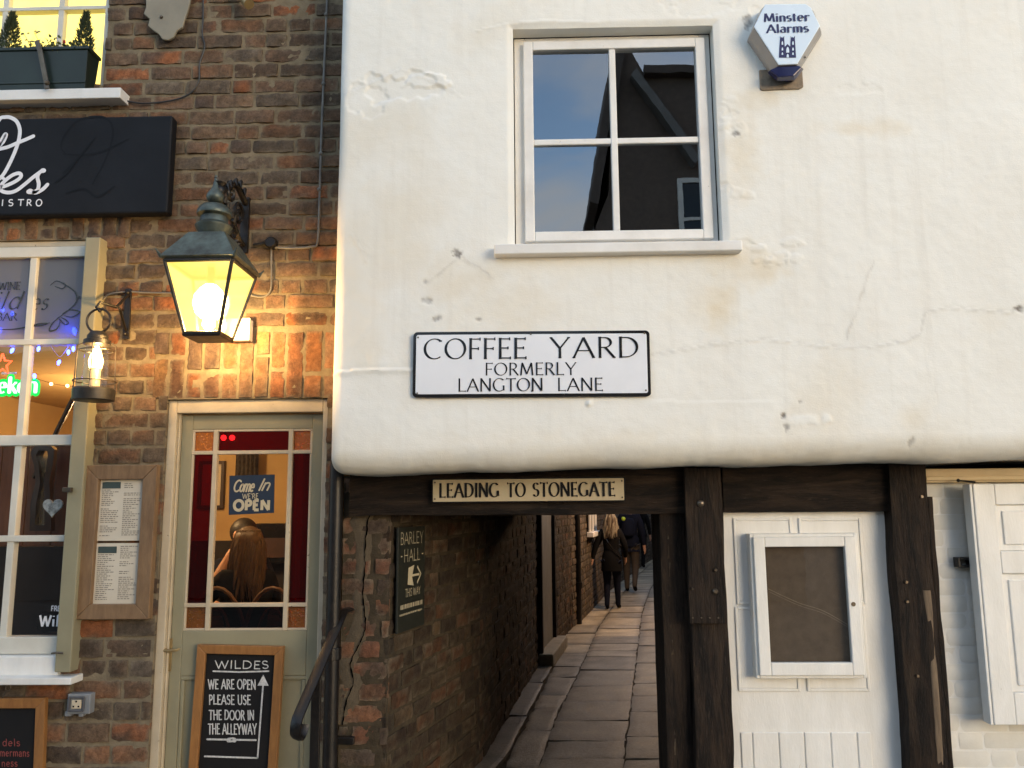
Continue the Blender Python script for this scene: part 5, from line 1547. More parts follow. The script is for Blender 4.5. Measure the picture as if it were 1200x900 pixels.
for k, (py0, py1) in enumerate(((561, 634), (637, 711))):
    pa, pb_ = pt(130, py1, DM), pt(130, py0, DM)
    t = MB(); a0, a1 = x0 + fw - .004, x1 - fw + .004
    t.box(a0, a1, DB - .018, DB - .010, pa.z, pb_.z)
    sheet = build('menu_sheet', t, MAT['paper'], mb0)
    t = MB(); rr = random.Random(40 + k)
    y_ = DB - .0195
    hs = pb_.z - pa.z; ws_ = a1 - a0
    for col in (0, 1):
        z = pb_.z - (.060 if col == 0 else .018)
        while z > pa.z + .018:
            if rr.random() < .88:
                x = a0 + ws_ * (.06 if col == 0 else .54); lim = a0 + ws_ * (.46 if col == 0 else .93) - rr.uniform(0, .06)
                while x < lim:
                    w = rr.uniform(.006, .022)
                    t.add([(x, y_, z), (min(x + w, lim), y_, z), (min(x + w, lim), y_, z + .0042), (x, y_, z + .0042)], [(0, 1, 2, 3)])
                    x += w + .004
            z -= .0098
    build('print', t, MAT['print'], sheet, fix=False)
    t = MB(); t.box(a0 + ws_ * .06, a0 + ws_ * .46, y_ - .001, y_ + .001, pb_.z - .05, pb_.z - .016)
    build('heading', t, MAT['menu_head'], sheet)

# ================================================================== CHALKBOARDS
def chalkboard(name, label, px, D, fw, mat):
    """px: four photo corners, lower-left, lower-right, upper-right, upper-left"""
    c = [pt(a, b, D) for a, b in px]
    o = c[0]; ex_ = (c[1] - c[0]); ez_ = (c[3] - c[0])
    def mp(x, z, k, off=.0): return (o.x + ex_.x * x + ez_.x * z, D + .016 - off - .0001 * (k % 40), o.z + ex_.z * x + ez_.z * z)
    r_ = thing(name, label, 'chalkboard', (o.x, D, o.z))
    W_, H_ = ex_.length, ez_.length
    fx, fz_ = fw / W_, fw / H_
    t = MB()
    O = [(0, 0), (1, 0), (1, 1), (0, 1)]; I_ = [(fx, fz_), (1 - fx, fz_), (1 - fx, 1 - fz_), (fx, 1 - fz_)]
    for k in range(4):
        q = [O[k], O[(k + 1) % 4], I_[(k + 1) % 4], I_[k]]
        f_ = [mp(a, b, 0) for a, b in q]
        t.hexa([(p[0], D - .010 + (.004 if j > 1 else 0), p[2]) for j, p in enumerate(f_)], [(p[0], D + .022, p[2]) for p in f_])
    build('frame', t, mat, r_, bevel=.003)
    t = MB(); q = [mp(a, b, 0) for a, b in I_]
    t.hexa([(p[0], D + .012, p[2]) for p in q], [(p[0], D + .02, p[2]) for p in q])
    b_ = build('board', t, MAT['chalkboard'], r_)
    return r_, b_, (lambda x, z, k: (lambda p: (p[0], D + .0108 - .0001 * (k % 40), p[2]))(mp(x, z, k))), c
DCh = DD - .03
cr, cb_, mpc, cc = chalkboard('chalkboard', 'oak framed chalkboard headed WILDES with an arrow, hung on the green door', [(218.5, 935), (322, 938), (330, 756), (232, 755)], DCh, .045, MAT['pine'])
tx = MB()
# board coordinates from photo pixels
def bc(px, py):
    p = pt(px, py, DCh); c0_, c1_, c3_ = cc[0], cc[1], cc[3]
    ex_, ez_ = c1_ - c0_, c3_ - c0_
    det = ex_.x * ez_.z - ex_.z * ez_.x
    dx_, dz_ = p.x - c0_.x, p.z - c0_.z
    return ((dx_ * ez_.z - dz_ * ez_.x) / det, (ex_.x * dz_ - ex_.z * dx_) / det)
asp = (cc[1] - cc[0]).length / (cc[3] - cc[0]).length
def chalk(s, p0, p1, pb, ph, wid=.15, mp=None, bcf=bc, **k):
    a_, b_, c_ = bcf(p0, pb), bcf(p1, pb), bcf(p0, pb - ph)
    # local frame with true proportions: x in board widths
    H_ = (c_[1] - a_[1]); sx = 1.0
    f_ = lambda x, z, kk: (mp or mpc)(a_[0] + x * 1.0 + (c_[0] - a_[0]) * z / H_, a_[1] + (b_[1] - a_[1]) * x / (b_[0] - a_[0]) + z, kk)
    # pen width is in z units; draw with a square aspect by scaling x through fit
    g2 = lambda x, z, kk: f_(x / asp, z, kk)
    text(tx, s, H_, g2, 0, 0, fit=(b_[0] - a_[0]) * asp, wid=wid, serif=0, jit=.03, rnd=True, tr=.12, **k)
chalk('WILDES', 251, 314, 784, 9, .14)
chalk('WE ARE OPEN', 243, 299, 808, 11, .13, sp=.3); chalk('PLEASE USE', 244, 293, 826, 11, .13, sp=.3)
chalk('THE DOOR IN', 244, 297, 844, 11, .13, sp=.3); chalk('THE ALLEYWAY', 243, 300, 861, 12, .12, sp=.3)
def cl(pts, w):
    q = [bc(*p) for p in pts]; ribbon(tx, [(a * asp, b) for a, b in q], w, lambda x, z, k: mpc(x / asp, z, k), 7, rnd=True)
cl([(249, 787), (280, 788), (314, 787)], .010)
cl([(242, 867), (270, 867.5), (299, 868)], .012); cl([(267, 868), (272, 867.5), (274, 868)], .03)
cl([(239, 887), (270, 888), (301, 889)], .011); cl([(301, 889), (304, 850), (307.5, 803)], .011)
q = [bc(*p) for p in ((307.8, 791), (301, 804), (314, 804))]; tx.add([mpc(a, b, 12) for a, b in q], [(0, 1, 2)])
build('lettering', tx, MAT['chalk'], cb_, fix=False)
DC2 = DB - .04
cr2, cb2, mpc2, cc2 = chalkboard('chalkboard', 'oak framed chalkboard with red chalk words hanging below the window sill', [(-45, 960), (49, 960), (62, 818), (-38, 818)], DC2, .05, MAT['pine'])
tx = MB()
def bc2(px, py):
    p = pt(px, py, DC2); c0_, ex_, ez_ = cc2[0], cc2[1] - cc2[0], cc2[3] - cc2[0]
    det = ex_.x * ez_.z - ex_.z * ez_.x; dx_, dz_ = p.x - c0_.x, p.z - c0_.z
    return ((dx_ * ez_.z - dz_ * ez_.x) / det, (ex_.x * dz_ - ex_.z * dx_) / det)
asp = (cc2[1] - cc2[0]).length / (cc2[3] - cc2[0]).length
for s, p0, p1, pb in (('dels', 1, 22, 875), ('mermans', -2, 33, 887), ('ness', 0, 19, 899)):
    chalk(s, p0, p1, pb, 8, .13, mpc2, bc2)
build('lettering', tx, MAT['chalk_red'], cb2, fix=False)
t = MB(); p = pt(9, 806, DC2)
t.tube([(p.x + .012 * math.cos(q), p.y + .004, p.z + .018 * math.sin(q)) for q in [2 * math.pi * k / 10 for k in range(11)]], .003, 6)
t.tube([(p.x - .01, p.y, p.z - .02), (p.x - .022, p.y, p.z - .05)], .003, 6)
build('hook', t, MAT['tarnish'], cr2)

# ================================================================== OPEN sign behind the door glass
DOp = DD + .008
os_ = thing('open_sign', 'navy card reading Come In We\'re OPEN in the door glass', 'sign', pt(295, 604, DOp))
q = [pt(a, b, DOp) for a, b in ((268, 603.5), (321, 601), (322, 556), (269, 557.5))]
t = MB(); t.hexa([(p.x, DOp - .001, p.z) for p in q], [(p.x, DOp + .002, p.z) for p in q])
osb = build('card', t, M('navy_card', (.013, .025, .050), (.010, .019, .038), 6, .5), os_)
tx = MB(); mpo = onplane(DOp - .001)
def to(s, p0, p1, pb, ph, **k):
    a_, b_ = pt(p0, pb, DOp), pt(p1, pb, DOp); text(tx, s, pt(p0, pb - ph, DOp).z - a_.z, mpo, a_.x, a_.z, fit=b_.x - a_.x, **k)
to('Come', 273, 297, 576, 13, wid=.15, serif=0, slant=.35, rnd=True, tr=-.02); to('In', 302, 315, 574.5, 13, wid=.15, serif=0, slant=.35, rnd=True, tr=0)
to("WE'RE", 284, 303, 584.5, 6, wid=.13, serif=0); to('OPEN', 274, 316, 598, 11.5, wid=.30, serif=0, tr=.16)
build('lettering', tx, MAT['letter_cream'], osb, fix=False)
# wifi sticker on the lowest pane
DWi = DW + .017
wf = thing('wifi_sticker', 'black rounded sticker reading FREE WiFi inside the lowest window pane', 'sticker', pt(55, 740, DWi))
t = MB(); x0, x1, z0, z1 = rect(43, 717, 90, 740, DWi)
t.prism(roundrect(x0, x1, z0, z1, .035), DWi - .001, DWi + .001); WF = build('patch', t, MAT['letter_black'], wf)
tx = MB(); mpw = onplane(DWi - .001)
a_ = pt(46, 734, DWi); text(tx, 'Wi', pt(46, 721, DWi).z - a_.z, mpw, a_.x, a_.z, wid=.2, serif=0, tr=.12)
a_ = pt(66, 734, DWi); text(tx, 'F', pt(46, 721, DWi).z - a_.z, mpw, a_.x, a_.z, wid=.2, serif=0)
a_ = pt(60, 716, DWi); text(tx, 'FREE', pt(60, 710, DWi).z - a_.z, mpw, a_.x, a_.z, wid=.2, serif=0)
build('lettering', tx, MAT['letter_white'], WF, fix=False)

# ================================================================== BIG WALL LANTERN
AX = pt(247, 340, 3.84).x; AY = 3.84
ln = thing('wall_lantern', 'large lit copper street lantern on ornate black iron bracket above the green door', 'lantern', (pt(290, 260, DB).x, DB, pt(290, 290, DB).z))
def LZ(py, D=AY - .12): return pt(243, py, D).z
zg1, zg0 = LZ(305, AY - .15), LZ(389, AY - .10)
ht, hb_ = .162, .084
def sq(h, z): return [(AX - h, AY - h, z), (AX + h, AY - h, z), (AX + h, AY + h, z), (AX - h, AY + h, z)]
t = MB()
T, Bq = sq(ht, zg1), sq(hb_, zg0)
for k in range(4):                       # corner bars and rails
    t.tube([T[k], Bq[k]], .0095, 6)
    t.tube([T[k], T[(k + 1) % 4]], .011, 6); t.tube([Bq[k], Bq[(k + 1) % 4]], .011, 6)
t.hexa(sq(hb_ + .004, zg0 - .016), sq(hb_ + .010, zg0 - .004))
fr_l = build('frame', t, MAT['lamp_iron'], ln, bevel=.002)
gm = bpy.data.materials.new('glowing_lantern_glass'); gm.use_nodes = True
nt = gm.node_tree; pb_ = nt.nodes['Principled BSDF']; out = nt.nodes['Material Output']
tr_ = nt.nodes.new('ShaderNodeBsdfTransparent'); em = nt.nodes.new('ShaderNodeEmission'); mxs = nt.nodes.new('ShaderNodeMixShader')
em.inputs[0].default_value = (1.0, .72, .14, 1); em.inputs[1].default_value = .42
mxs.inputs[0].default_value = .72
rf = nt.nodes.new('ShaderNodeBsdfRefraction'); rf.inputs['IOR'].default_value = 1.04; rf.inputs['Roughness'].default_value = .62; rf.inputs['Color'].default_value = (1, .93, .72, 1)
ad = nt.nodes.new('ShaderNodeAddShader'); nt.links.new(rf.outputs[0], ad.inputs[0]); nt.links.new(em.outputs[0], ad.inputs[1])
nt.links.new(tr_.outputs[0], mxs.inputs[1]); nt.links.new(ad.outputs[0], mxs.inputs[2]); nt.links.new(mxs.outputs[0], out.inputs[0])
nt.nodes.remove(pb_)
for k in range(4):
    q = MB(); q.add([Bq[k], Bq[(k + 1) % 4], T[(k + 1) % 4], T[k]], [(0, 1, 2, 3)])
    build('glass_pane', q, gm, ln, fix=False)
t = MB()
zr = LZ(273, AY - .05)
t.hexa(sq(ht + .010, zg1 + .006), sq(ht + .022, zg1 + .016)); 
rings = [sq(ht + .024, zg1 + .016), sq(ht + .012, zg1 + .030), sq(.088, zr - .006), sq(.072, zr)]
vs = [p for r_ in rings for p in r_]
t.add(vs, [(0, 1, 2, 3)] + [(j * 4 + i, j * 4 + (i + 1) % 4, (j + 1) * 4 + (i + 1) % 4, (j + 1) * 4 + i) for j in range(3) for i in range(4)] + [(15, 14, 13, 12)])
for k in range(4):                        # flared ears at the corners
    cxx, cyy = (sq(1, 0)[k][0] - AX), (sq(1, 0)[k][1] - AY)
    b = ht + .014
    p0 = (AX + cxx * (b - .03), AY + cyy * (b - .03), zg1 + .016); p1 = (AX + cxx * b, AY + cyy * b, zg1 + .016); p2 = (AX + cxx * (b + .018), AY + cyy * (b + .018), zg1 + .048)
    t.tube([p0, p1, p2], [.012, .012, .003], 5)
build('roof', t, MAT['pewter'], ln, bevel=.003)
t = MB()
z9 = lambda py: LZ(py, AY)
t.lathe([(.066, zr - .004), (.088, z9(268)), (.090, z9(266)), (.070, z9(262)), (.066, z9(257)), (.064, z9(255)), (.083, z9(253)), (.085, z9(251)), (.080, z9(247)), (.062, z9(242)), (.035, z9(240)), (.022, z9(238.5)), (.024, z9(236.5))], AX, AY, 28)
build('chimney_cap', t, MAT['pewter'], ln, smooth=35)
t = MB(); t.lathe([(.022, z9(238.5)), (.036, z9(236)), (.043, z9(232)), (.040, z9(228)), (.027, z9(224)), (.015, z9(219)), (.010, z9(213)), (.006, z9(206))], AX, AY, 20)
build('finial', t, MAT['pewter'], ln, smooth=60)
zbulb = zg0 + (zg1 - zg0) * .50
t = MB(); t.lathe([(.004, zbulb - .085), (.04, zbulb - .078), (.068, zbulb - .052), (.080, zbulb - .01), (.074, zbulb + .034), (.050, zbulb + .068), (.026, zbulb + .09), (.004, zbulb + .095)], AX, AY, 20)
build('bulb', t, emit('lamp_bulb', (1.0, .80, .42), 4.0), ln, smooth=True)
t = MB(); t.tube([(AX, AY, zbulb + .085), (AX, AY, zg1 + .02)], .018, 10)
build('lamp_holder', t, MAT['lamp_iron'], ln)
lamp = bpy.data.lights.new('lantern_light', 'POINT'); lamp.energy = 68.0; lamp.color = (1.0, .60, .22); lamp.shadow_soft_size = .03
lo = bpy.data.objects.new('lantern_light', lamp); lo.location = (AX, AY, zbulb - .105); link(lo, ln); lo.matrix_parent_inverse = Matrix.Translation(-Vector(WORLD[ln.name]))
# iron bracket: wall plate, arm with scrollwork, ball
t = MB(); wx_ = pt(288, 262, DB).x
t.box(wx_ - .022, wx_ + .022, DB - .022, DB - .001, LZ(298, DB), pt(288, 233, DB).z)
zt_ = pt(253, 222, AY).z
W_t, W_b = (wx_, DB - .02, pt(288, 240, DB).z), (wx_, DB - .02, pt(288, 288, DB).z)
tip = (AX + .012, AY + .02, zt_)
top = spline([W_t, (wx_ - .01, DB - .14, W_t[2] + .055), (wx_ - .02, DB - .28, zt_ + .055), (AX + .015, AY + .08, zt_ + .03), tip], 8)
low = spline([W_b, (wx_ - .01, DB - .07, W_b[2] + .02), (wx_ - .02, DB - .15, W_b[2] + .10), (wx_ - .02, DB - .24, zt_ - .03), (wx_ - .02, DB - .32, zt_ + .02)], 8)
t.tube(top, .017, 8); t.tube(low, .014, 8)
def scroll(cx, cy, cz, r, turns, a0, sgn=1, w=.010):
    P = []
    for i in range(int(18 * turns)):
        a = a0 + sgn * i * 2 * math.pi / 18; rr = r * (1 - i / (18 * turns) * .82)
        P.append((cx + .0, cy + rr * math.cos(a), cz + rr * math.sin(a)))
    t.tube(P, w, 7)
ym = DB - .10
scroll(wx_ - .01, DB - .085, (W_t[2] + W_b[2]) / 2 + .03, .070, 1.6, 0)
scroll(wx_ - .015, DB - .20, W_t[2] - .01, .055, 1.5, 2.2, -1)
scroll(wx_ - .015, DB - .145, W_b[2] + .02, .045, 1.4, 1.2)
for i in range(9):                        # cast leaves along the arm
    k = 4 + i * 3
    p = Vector(top[min(k, len(top) - 1)]); s = random.choice((-1, 1))
    t.tube([p, p + Vector((s * .022, -.01, .022)), p + Vector((s * .03, -.02, -.012))], [.012, .013, .002], 6)
    p = Vector(low[min(k, len(low) - 1)])
    t.tube([p, p + Vector((-s * .02, -.012, -.016)), p + Vector((-s * .03, -.022, .012))], [.012, .013, .002], 6)
t.ball(tip, .030, 12, 8); t.tube([(tip[0], tip[1], tip[2] + .02), (tip[0], tip[1], tip[2] + .042)], [.02, .034], 8)
t.tube([tip, (AX, AY, z9(208))], .010, 8)
build('bracket', t, MAT['black_metal'], ln, smooth=45)

# ================================================================== LITTLE STORM LANTERN
SY = DB - .26; SX = pt(112, 430, SY).x
sl_ = thing('storm_lantern', 'small lit storm lantern with glass chimney hanging from iron bracket by the window', 'lantern', (SX, SY, pt(112, 470, SY).z))
Z = lambda py, D=SY: pt(112, py, D).z
t = MB(); t.lathe([(.085, Z(470)), (.098, Z(469)), (.100, Z(457)), (.094, Z(455)), (.050, Z(454))], SX, SY, 28)
build('base', t, MAT['lamp_iron'], sl_, smooth=35)
t = MB(); t.lathe([(.054, Z(455)), (.060, Z(440)), (.056, Z(420)), (.050, Z(405))], SX, SY, 24); t.f = t.f[:-2]
build('chimney', t, MAT['glass'], sl_, smooth=True)
t = MB(); t.lathe([(.050, Z(406)), (.064, Z(404)), (.064, Z(399)), (.050, Z(398)), (.050, Z(394)), (.040, Z(391)), (.036, Z(389)), (.012, Z(388))], SX, SY, 24)
build('cap', t, MAT['lamp_iron'], sl_, smooth=35)
t = MB()
for py, r_ in ((411, .078), (447, .100)):
    t.tube([(SX + r_ * math.cos(q), SY + r_ * math.sin(q), Z(py)) for q in [2 * math.pi * k / 24 for k in range(25)]], .0035, 6)
for q in (.3, 1.87, 3.44, 5.0):
    c_, s_ = math.cos(q), math.sin(q)
    t.tube([(SX + .06 * c_, SY + .06 * s_, Z(402)), (SX + .088 * c_, SY + .088 * s_, Z(405)), (SX + .094 * c_, SY + .094 * s_, Z(445)), (SX + .097 * c_, SY + .097 * s_, Z(456))], .0035, 6)
build('guard', t, MAT['tarnish'], sl_)
t = MB(); zc = Z(376)
t.tube([(SX + .062 * math.cos(q), SY, zc + .062 * math.sin(q)) for q in [2 * math.pi * k / 26 for k in range(27)]], .006, 7)
build('ring', t, MAT['black_metal'], sl_, smooth=True)
t = MB(); t.tube([(SX, SY, Z(454)), (SX, SY, Z(428))], .026, 12); 
cdl = build('candle', t, M('candle_wax', (.75, .62, .40), None, 20, .5), sl_, smooth=50)
t = MB(); t.lathe([(.006, Z(436)), (.030, Z(431)), (.036, Z(423)), (.022, Z(412)), (.003, Z(402))], SX, SY, 12)
build('flame', t, emit('candle_flame', (1.0, .66, .22), 4.0), cdl, smooth=True)
cl_ = bpy.data.lights.new('candle_light', 'POINT'); cl_.energy = 2.5; cl_.color = (1, .58, .22); cl_.shadow_soft_size = .02
co_ = bpy.data.objects.new('candle_light', cl_); co_.location = (SX + .03, SY - .035, Z(418)); link(co_, sl_)
sb = thing('lantern_bracket', 'black iron wall bracket that the small storm lantern hangs from', 'bracket', pt(150, 400, DB))
t = MB(); xx = pt(150, 370, DB).x
t.box(xx - .018, xx + .018, DB - .014, DB - .002, pt(150, 398, DB).z, pt(150, 339, DB).z)
build('wall_plate', t, MAT['black_metal'], sb, bevel=.003)
t = MB(); zt_ = pt(150, 344, DB).z
hookz = zc + .068
t.tube([(xx, DB - .012, zt_ - .01), (SX + .05, SY + .07, hookz + .02), (SX, SY, hookz + .03), (SX - .012, SY - .01, hookz), (SX, SY, hookz - .018), (SX + .014, SY + .01, hookz)], .008, 7)
t.tube([(xx, DB - .012, pt(150, 388, DB).z), ((xx + SX) / 2 + .03, (DB + SY) / 2, (zt_ + hookz) / 2 - .05), (SX + .06, SY + .08, hookz + .015)], .007, 7)
t.ball((xx, DB - .02, zt_), .012, 8, 6); t.ball((xx, DB - .02, pt(150, 392, DB).z), .010, 8, 6)
build('arm', t, MAT['black_metal'], sb, smooth=50)

# ================================================================== FLOWER BOX on the upper sill
fb = thing('flower_box', 'dark green plastic window box of small conifers and ivy on the upper sill', 'planter', pt(60, 104, DB - .05))
FY0, FY1 = DB - .105, DB + .02
bx_t, bx_b = pt(101, 57, FY0).x, pt(97, 104, FY0).x
zt_, zb_ = pt(50, 57, FY0).z, pt(50, 104, FY0).z + .001
t = MB(); xL = -3.6
t.hexa([(xL, FY0 + .02, zb_), (bx_b, FY0 + .02, zb_), (bx_b, FY1 - .015, zb_), (xL, FY1 - .015, zb_)], [(xL, FY0, zt_), (bx_t + .01, FY0, zt_), (bx_t + .01, FY1, zt_), (xL, FY1, zt_)])
t.box(xL, bx_t + .02, FY0 - .008, FY0 + .008, zt_ - .012, zt_ + .008); t.box(bx_t + .002, bx_t + .02, FY0 + .008, FY1, zt_ - .012, zt_ + .008)
zz = pt(50, 95, FY0).z
t.box(xL, bx_b + .002, FY0 + .012, FY0 + .02, zz - .008, zz + .004)
build('trough', t, MAT['planter'], fb, bevel=.004)
t = MB(); t.box(xL, bx_t, FY0 + .012, FY1 - .004, zt_ - .01, zt_ + .004)
build('soil', t, MAT['soil'], fb)
t = MB(); t.tube([pt(43, 48, FY0 - .02), pt(47, 60, FY0 - .03), pt(54, 95, FY0 - .008), pt(55, 104, FY0 - .01)], .012, 6, flat=(1.3, .5)); p = pt(55, 97, FY0 - .012); t.ball(p, .016, 8, 6)
build('strap', t, MAT['tarnish'], fb)
MAT['conifer'] = M('conifer_green', (.040, .058, .020), (.018, .028, .012), 40, .7)
MAT['ivy'] = M('variegated_leaf', (.16, .18, .08), (.055, .085, .03), 45, .6)
MAT['flower'] = M('red_flower', (.5, .03, .03), None, 20, .6)
rg = random.Random(3)
def conifer(cx, cy, z0, h, r_, name='conifer'):
    t = MB()
    for i in range(1500):
        f = rg.random() ** .8; z = z0 + h * f
        rad = r_ * (1 - f) ** .75 * (.55 + .45 * math.sin(min(1, f * 5) * math.pi / 2))
        a = rg.uniform(0, 2 * math.pi); rr = rad * rg.random() ** .5
        p = Vector((cx + rr * math.cos(a), cy + rr * math.sin(a), z))
        dr = Vector((math.cos(a) * .7, math.sin(a) * .7, rg.uniform(.5, 1.4))).normalized()
        s = dr.cross(Vector((rg.uniform(-1, 1), rg.uniform(-1, 1), .2))).normalized()
        l_, w = rg.uniform(.012, .028), rg.uniform(.002, .004)
        t.add([p - s * w, p + s * w, p + dr * l_ + s * w * .3, p + dr * l_ - s * w * .3], [(0, 1, 2, 3)])
    build(name, t, MAT['conifer'], fb, fix=False)
ym = (FY0 + FY1) / 2
p = pt(98, 60, ym); conifer(p.x, ym, zt_ - .01, pt(98, 14, ym).z - zt_, .058)
p = pt(11, 60, ym); conifer(p.x, ym, zt_ - .01, pt(11, 14, ym).z - zt_, .068)
p = pt(-40, 60, ym); conifer(p.x, ym, zt_ - .01, .17, .06)
t = MB(); t2 = MB()
for i in range(520):
    px = rg.choice([rg.uniform(24, 92), rg.gauss(58, 10), rg.uniform(84, 108), rg.uniform(-30, 30)]); p = pt(px, 57, ym + rg.uniform(-.06, .04))
    h = rg.random() ** 1.3 * (.10 if 45 < px < 70 else .055)
    p = Vector((p.x, p.y, zt_ + h - .015))
    u = Vector((rg.uniform(-1, 1), rg.uniform(-1, .3), rg.uniform(-.4, .8))).normalized(); v = u.cross(Vector((rg.uniform(-1, 1), rg.uniform(-1, 1), rg.uniform(-1, 1)))).normalized()
    l_, w = rg.uniform(.012, .028), rg.uniform(.006, .012)
    t.add([p, p + u * l_ * .5 + v * w, p + u * l_, p + u * l_ * .5 - v * w], [(0, 1, 2, 3)])
for q in ((28, 40), (40, 38), (33, 48)):
    a = pt(q[0] + 8, 57, ym); b = pt(q[0], q[1], ym); t.tube([a, (a + b) / 2 + Vector((0, 0, .01)), b], .0018, 4)
    for _ in range(4):
        c = b + Vector((rg.uniform(-.02, .02), rg.uniform(-.01, .01), rg.uniform(-.008, .008))); t.add([c, c + Vector((.012, 0, .006)), c + Vector((.022, 0, 0)), c + Vector((.010, 0, -.006))], [(0, 1, 2, 3)])
build('ivy', t, MAT['ivy'], fb, fix=False)
p = pt(75, 49, ym - .03)
for k in range(6): t2.ball((p.x + rg.uniform(-.007, .007), p.y + rg.uniform(-.006, .006), p.z + rg.uniform(-.007, .007)), .006, 6, 5)
build('flower', t2, MAT['flower'], fb)

# ================================================================== SMALL THINGS ON THE BRICK WALL
pq = thing('wall_plaque', 'scalloped tan metal plaque high on the brick, its lower lobe in view', 'plaque', pt(200, 46, DB - .03))
pts = [(165, -60), (170, -10), (171, 8), (168, 16), (175, 22), (173, 30), (180, 36), (186, 40), (190, 46), (197, 47), (203, 44), (207, 36), (214, 32), (216, 24), (219, 16), (222, 5), (226, -15), (226, -60)]
t = MB(); t.prism(pix(DB - .04, pts), DB - .04, DB - .024)
build('plate', t, M('tan_painted_metal', (.27, .235, .165), (.20, .175, .125), 6, .45, .15, 30), pq, bevel=.005)
t = MB(); p = pt(189, 20, DB - .042); t.ball(p, .010, 8, 6); t.tube([(p.x + .02, DB - .02, p.z + .05), (p.x + .02, DB, p.z + .05)], .012, 8)
build('stud', t, MAT['tarnish'], pq)
bb = thing('brass_cone', 'brass lower tip of a fitting at the top edge, above the lantern', 'light fitting', pt(287, 4, DB - .05))
t = MB(); p0, p1 = pt(292, 5, DB - .10), pt(272, -14, DB - .03)
t.tube([p0, p0 + (p1 - p0) * .3, p1], [.030, .024, .012], 14)
build('cone', t, MAT['brass'], bb, smooth=40)
def cable(name, label, pts, r_, mat, D=DB - .008, clips=()):
    P = [pt(a, b, D + random.uniform(-.002, .002)) for a, b in pts]
    t = MB(); t.tube([Vector(p) for p in spline([tuple(q) for q in P], 4)], r_, 7)
    for a, b in clips: t.ball(pt(a, b, D - .004), r_ * 1.9, 8, 6)
    o = build(name, t, mat, None, smooth=50); tag(o, label, 'cable'); return o
cable('cable', 'thin dark cable hanging in a curve on the brick from above to the upper sill', [(238, -20), (238, 20), (237, 40), (240, 55), (234, 75), (233, 95), (222, 110), (200, 118), (165, 121), (141, 116)], .0045, MAT['cable_dark'])
cable('cable', 'straight grey cable clipped down the brick beside the white plaster, then left', [(384, -20), (382, 30), (379, 100), (376, 180), (374, 250), (372, 284), (366, 289), (345, 291), (322, 290), (312, 288)], .0065, MAT['cable'], clips=((382, 17), (379, 98), (376, 180), (374, 222)))
cable('cable', 'grey cable from the junction box to the white switch box behind the lantern', [(318, 292), (318, 320), (317, 340), (308, 348), (290, 346), (270, 346)], .005, MAT['cable'])
cable('cable', 'grey cable running level from the lantern to the window casing', [(250, 346), (215, 344), (170, 343), (150, 342), (128, 345), (120, 351), (117, 340), (118, 310), (119, 286)], .0055, MAT['cable'], clips=((203, 344),))
jb = thing('junction_box', 'round dark junction box on the brick, right of the lantern bracket', 'junction box', pt(319, 286, DB))
t = MB(); p = pt(319, 286, DB); t.lathe([(.034, DB - .001), (.034, DB - .03), (.026, DB - .04)], p.x, 0, 16, 'y', p.z)
t.tube([(p.x - .10, DB - .012, p.z - .01), (p.x - .03, DB - .015, p.z)], .009, 7)
build('box', t, MAT['black_metal'], jb, smooth=40)
sw = thing('switch_box', 'small white electrical box on the brick below and behind the lantern', 'switch box', pt(283, 400, DB))
t = MB(); x0, x1, z0, z1 = rect(268, 374, 293, 399, DB - .05); t.box(x0, x1, DB - .055, DB - .002, z0, z1)
B0_ = build('box', t, M('white_plastic', (.72, .69, .60), None, 5, .4), sw, bevel=.005)
t = MB(); t.box(x0 - .004, x1 + .004, DB - .068, DB - .056, z0 - .003, z1 + .003)
build('cover', t, M('white_plastic_cover', (.75, .73, .66), None, 5, .35), sw, bevel=.004)
so = thing('socket_outlet', 'grey weatherproof socket outlet on the brick below the window sill end', 'socket', pt(94, 838, DB))
x0, x1, z0, z1 = rect(81, 812, 108, 836, DB - .03)
t = MB(); t.box(x0, x1, DB - .05, DB + .0, z0, z1); t.box(x0 - .012, x0 + .02, DB - .045, DB - .01, z0 - .012, z0 + .014); t.box(x1 - .06, x1 - .035, DB - .045, DB - .01, z0 - .014, z0 + .01)
build('box', t, MAT['grey_plastic'], so, bevel=.006)
t = MB(); xi = .022
frame(t, x0 + .010, x1 - .026, z0 + .014, z1 - .012, .009, DB - .062, DB - .05)
build('cover', t, M('dark_grey_plastic', (.10, .10, .11), None, 8, .4), so, bevel=.003)
t = MB(); t.box(x0 + .026, x1 - .042, DB - .057, DB - .05, z0 + .028, z1 - .028)
OF = build('face', t, M('cream_plastic', (.66, .56, .40), None, 8, .4), so, bevel=.003)
t = MB(); cx_ = (x0 + x1) / 2 - .008; cz_ = (z0 + z1) / 2
for dx_, dz_ in ((-.013, -.010), (.013, -.010), (.0, .014)): t.box(cx_ + dx_ - .004, cx_ + dx_ + .004, DB - .0585, DB - .056, cz_ + dz_ - .004, cz_ + dz_ + .004)
build('pin_hole', t, MAT['letter_black'], OF)

# ================================================================== DOWNPIPE AND HANDRAIL BY THE DOOR
dpp = thing('downpipe', 'black downpipe between the green door and the passage pier', 'drainpipe', pt(390, 800, DB - .08))
t = MB(); xx = pt(391, 700, DB - .10).x
t.tube([(xx, DB - .10, -.04), (xx, DB - .10, 1.93)], .036, 16)
build('pipe', t, MAT['black_metal'], dpp, smooth=40)
t = MB()
for z_ in (.95, .30): t = MB(); t.tube([(xx, DB - .10, z_), (xx, DB - .10, z_ + .06)], .045, 16); build('collar', t, MAT['black_metal'], dpp, bevel=.003)
t = MB(); p = pt(405, 868, DB - .03); t.box(p.x - .05, p.x + .04, DB - .03, DB + .0, p.z - .02, p.z + .015)
build('clip', t, MAT['black_metal'], dpp, bevel=.004)
hr = thing('handrail', 'black iron handrail with scrolled end slanting down in front of the green door', 'handrail', pt(366, 890, DB - .3))
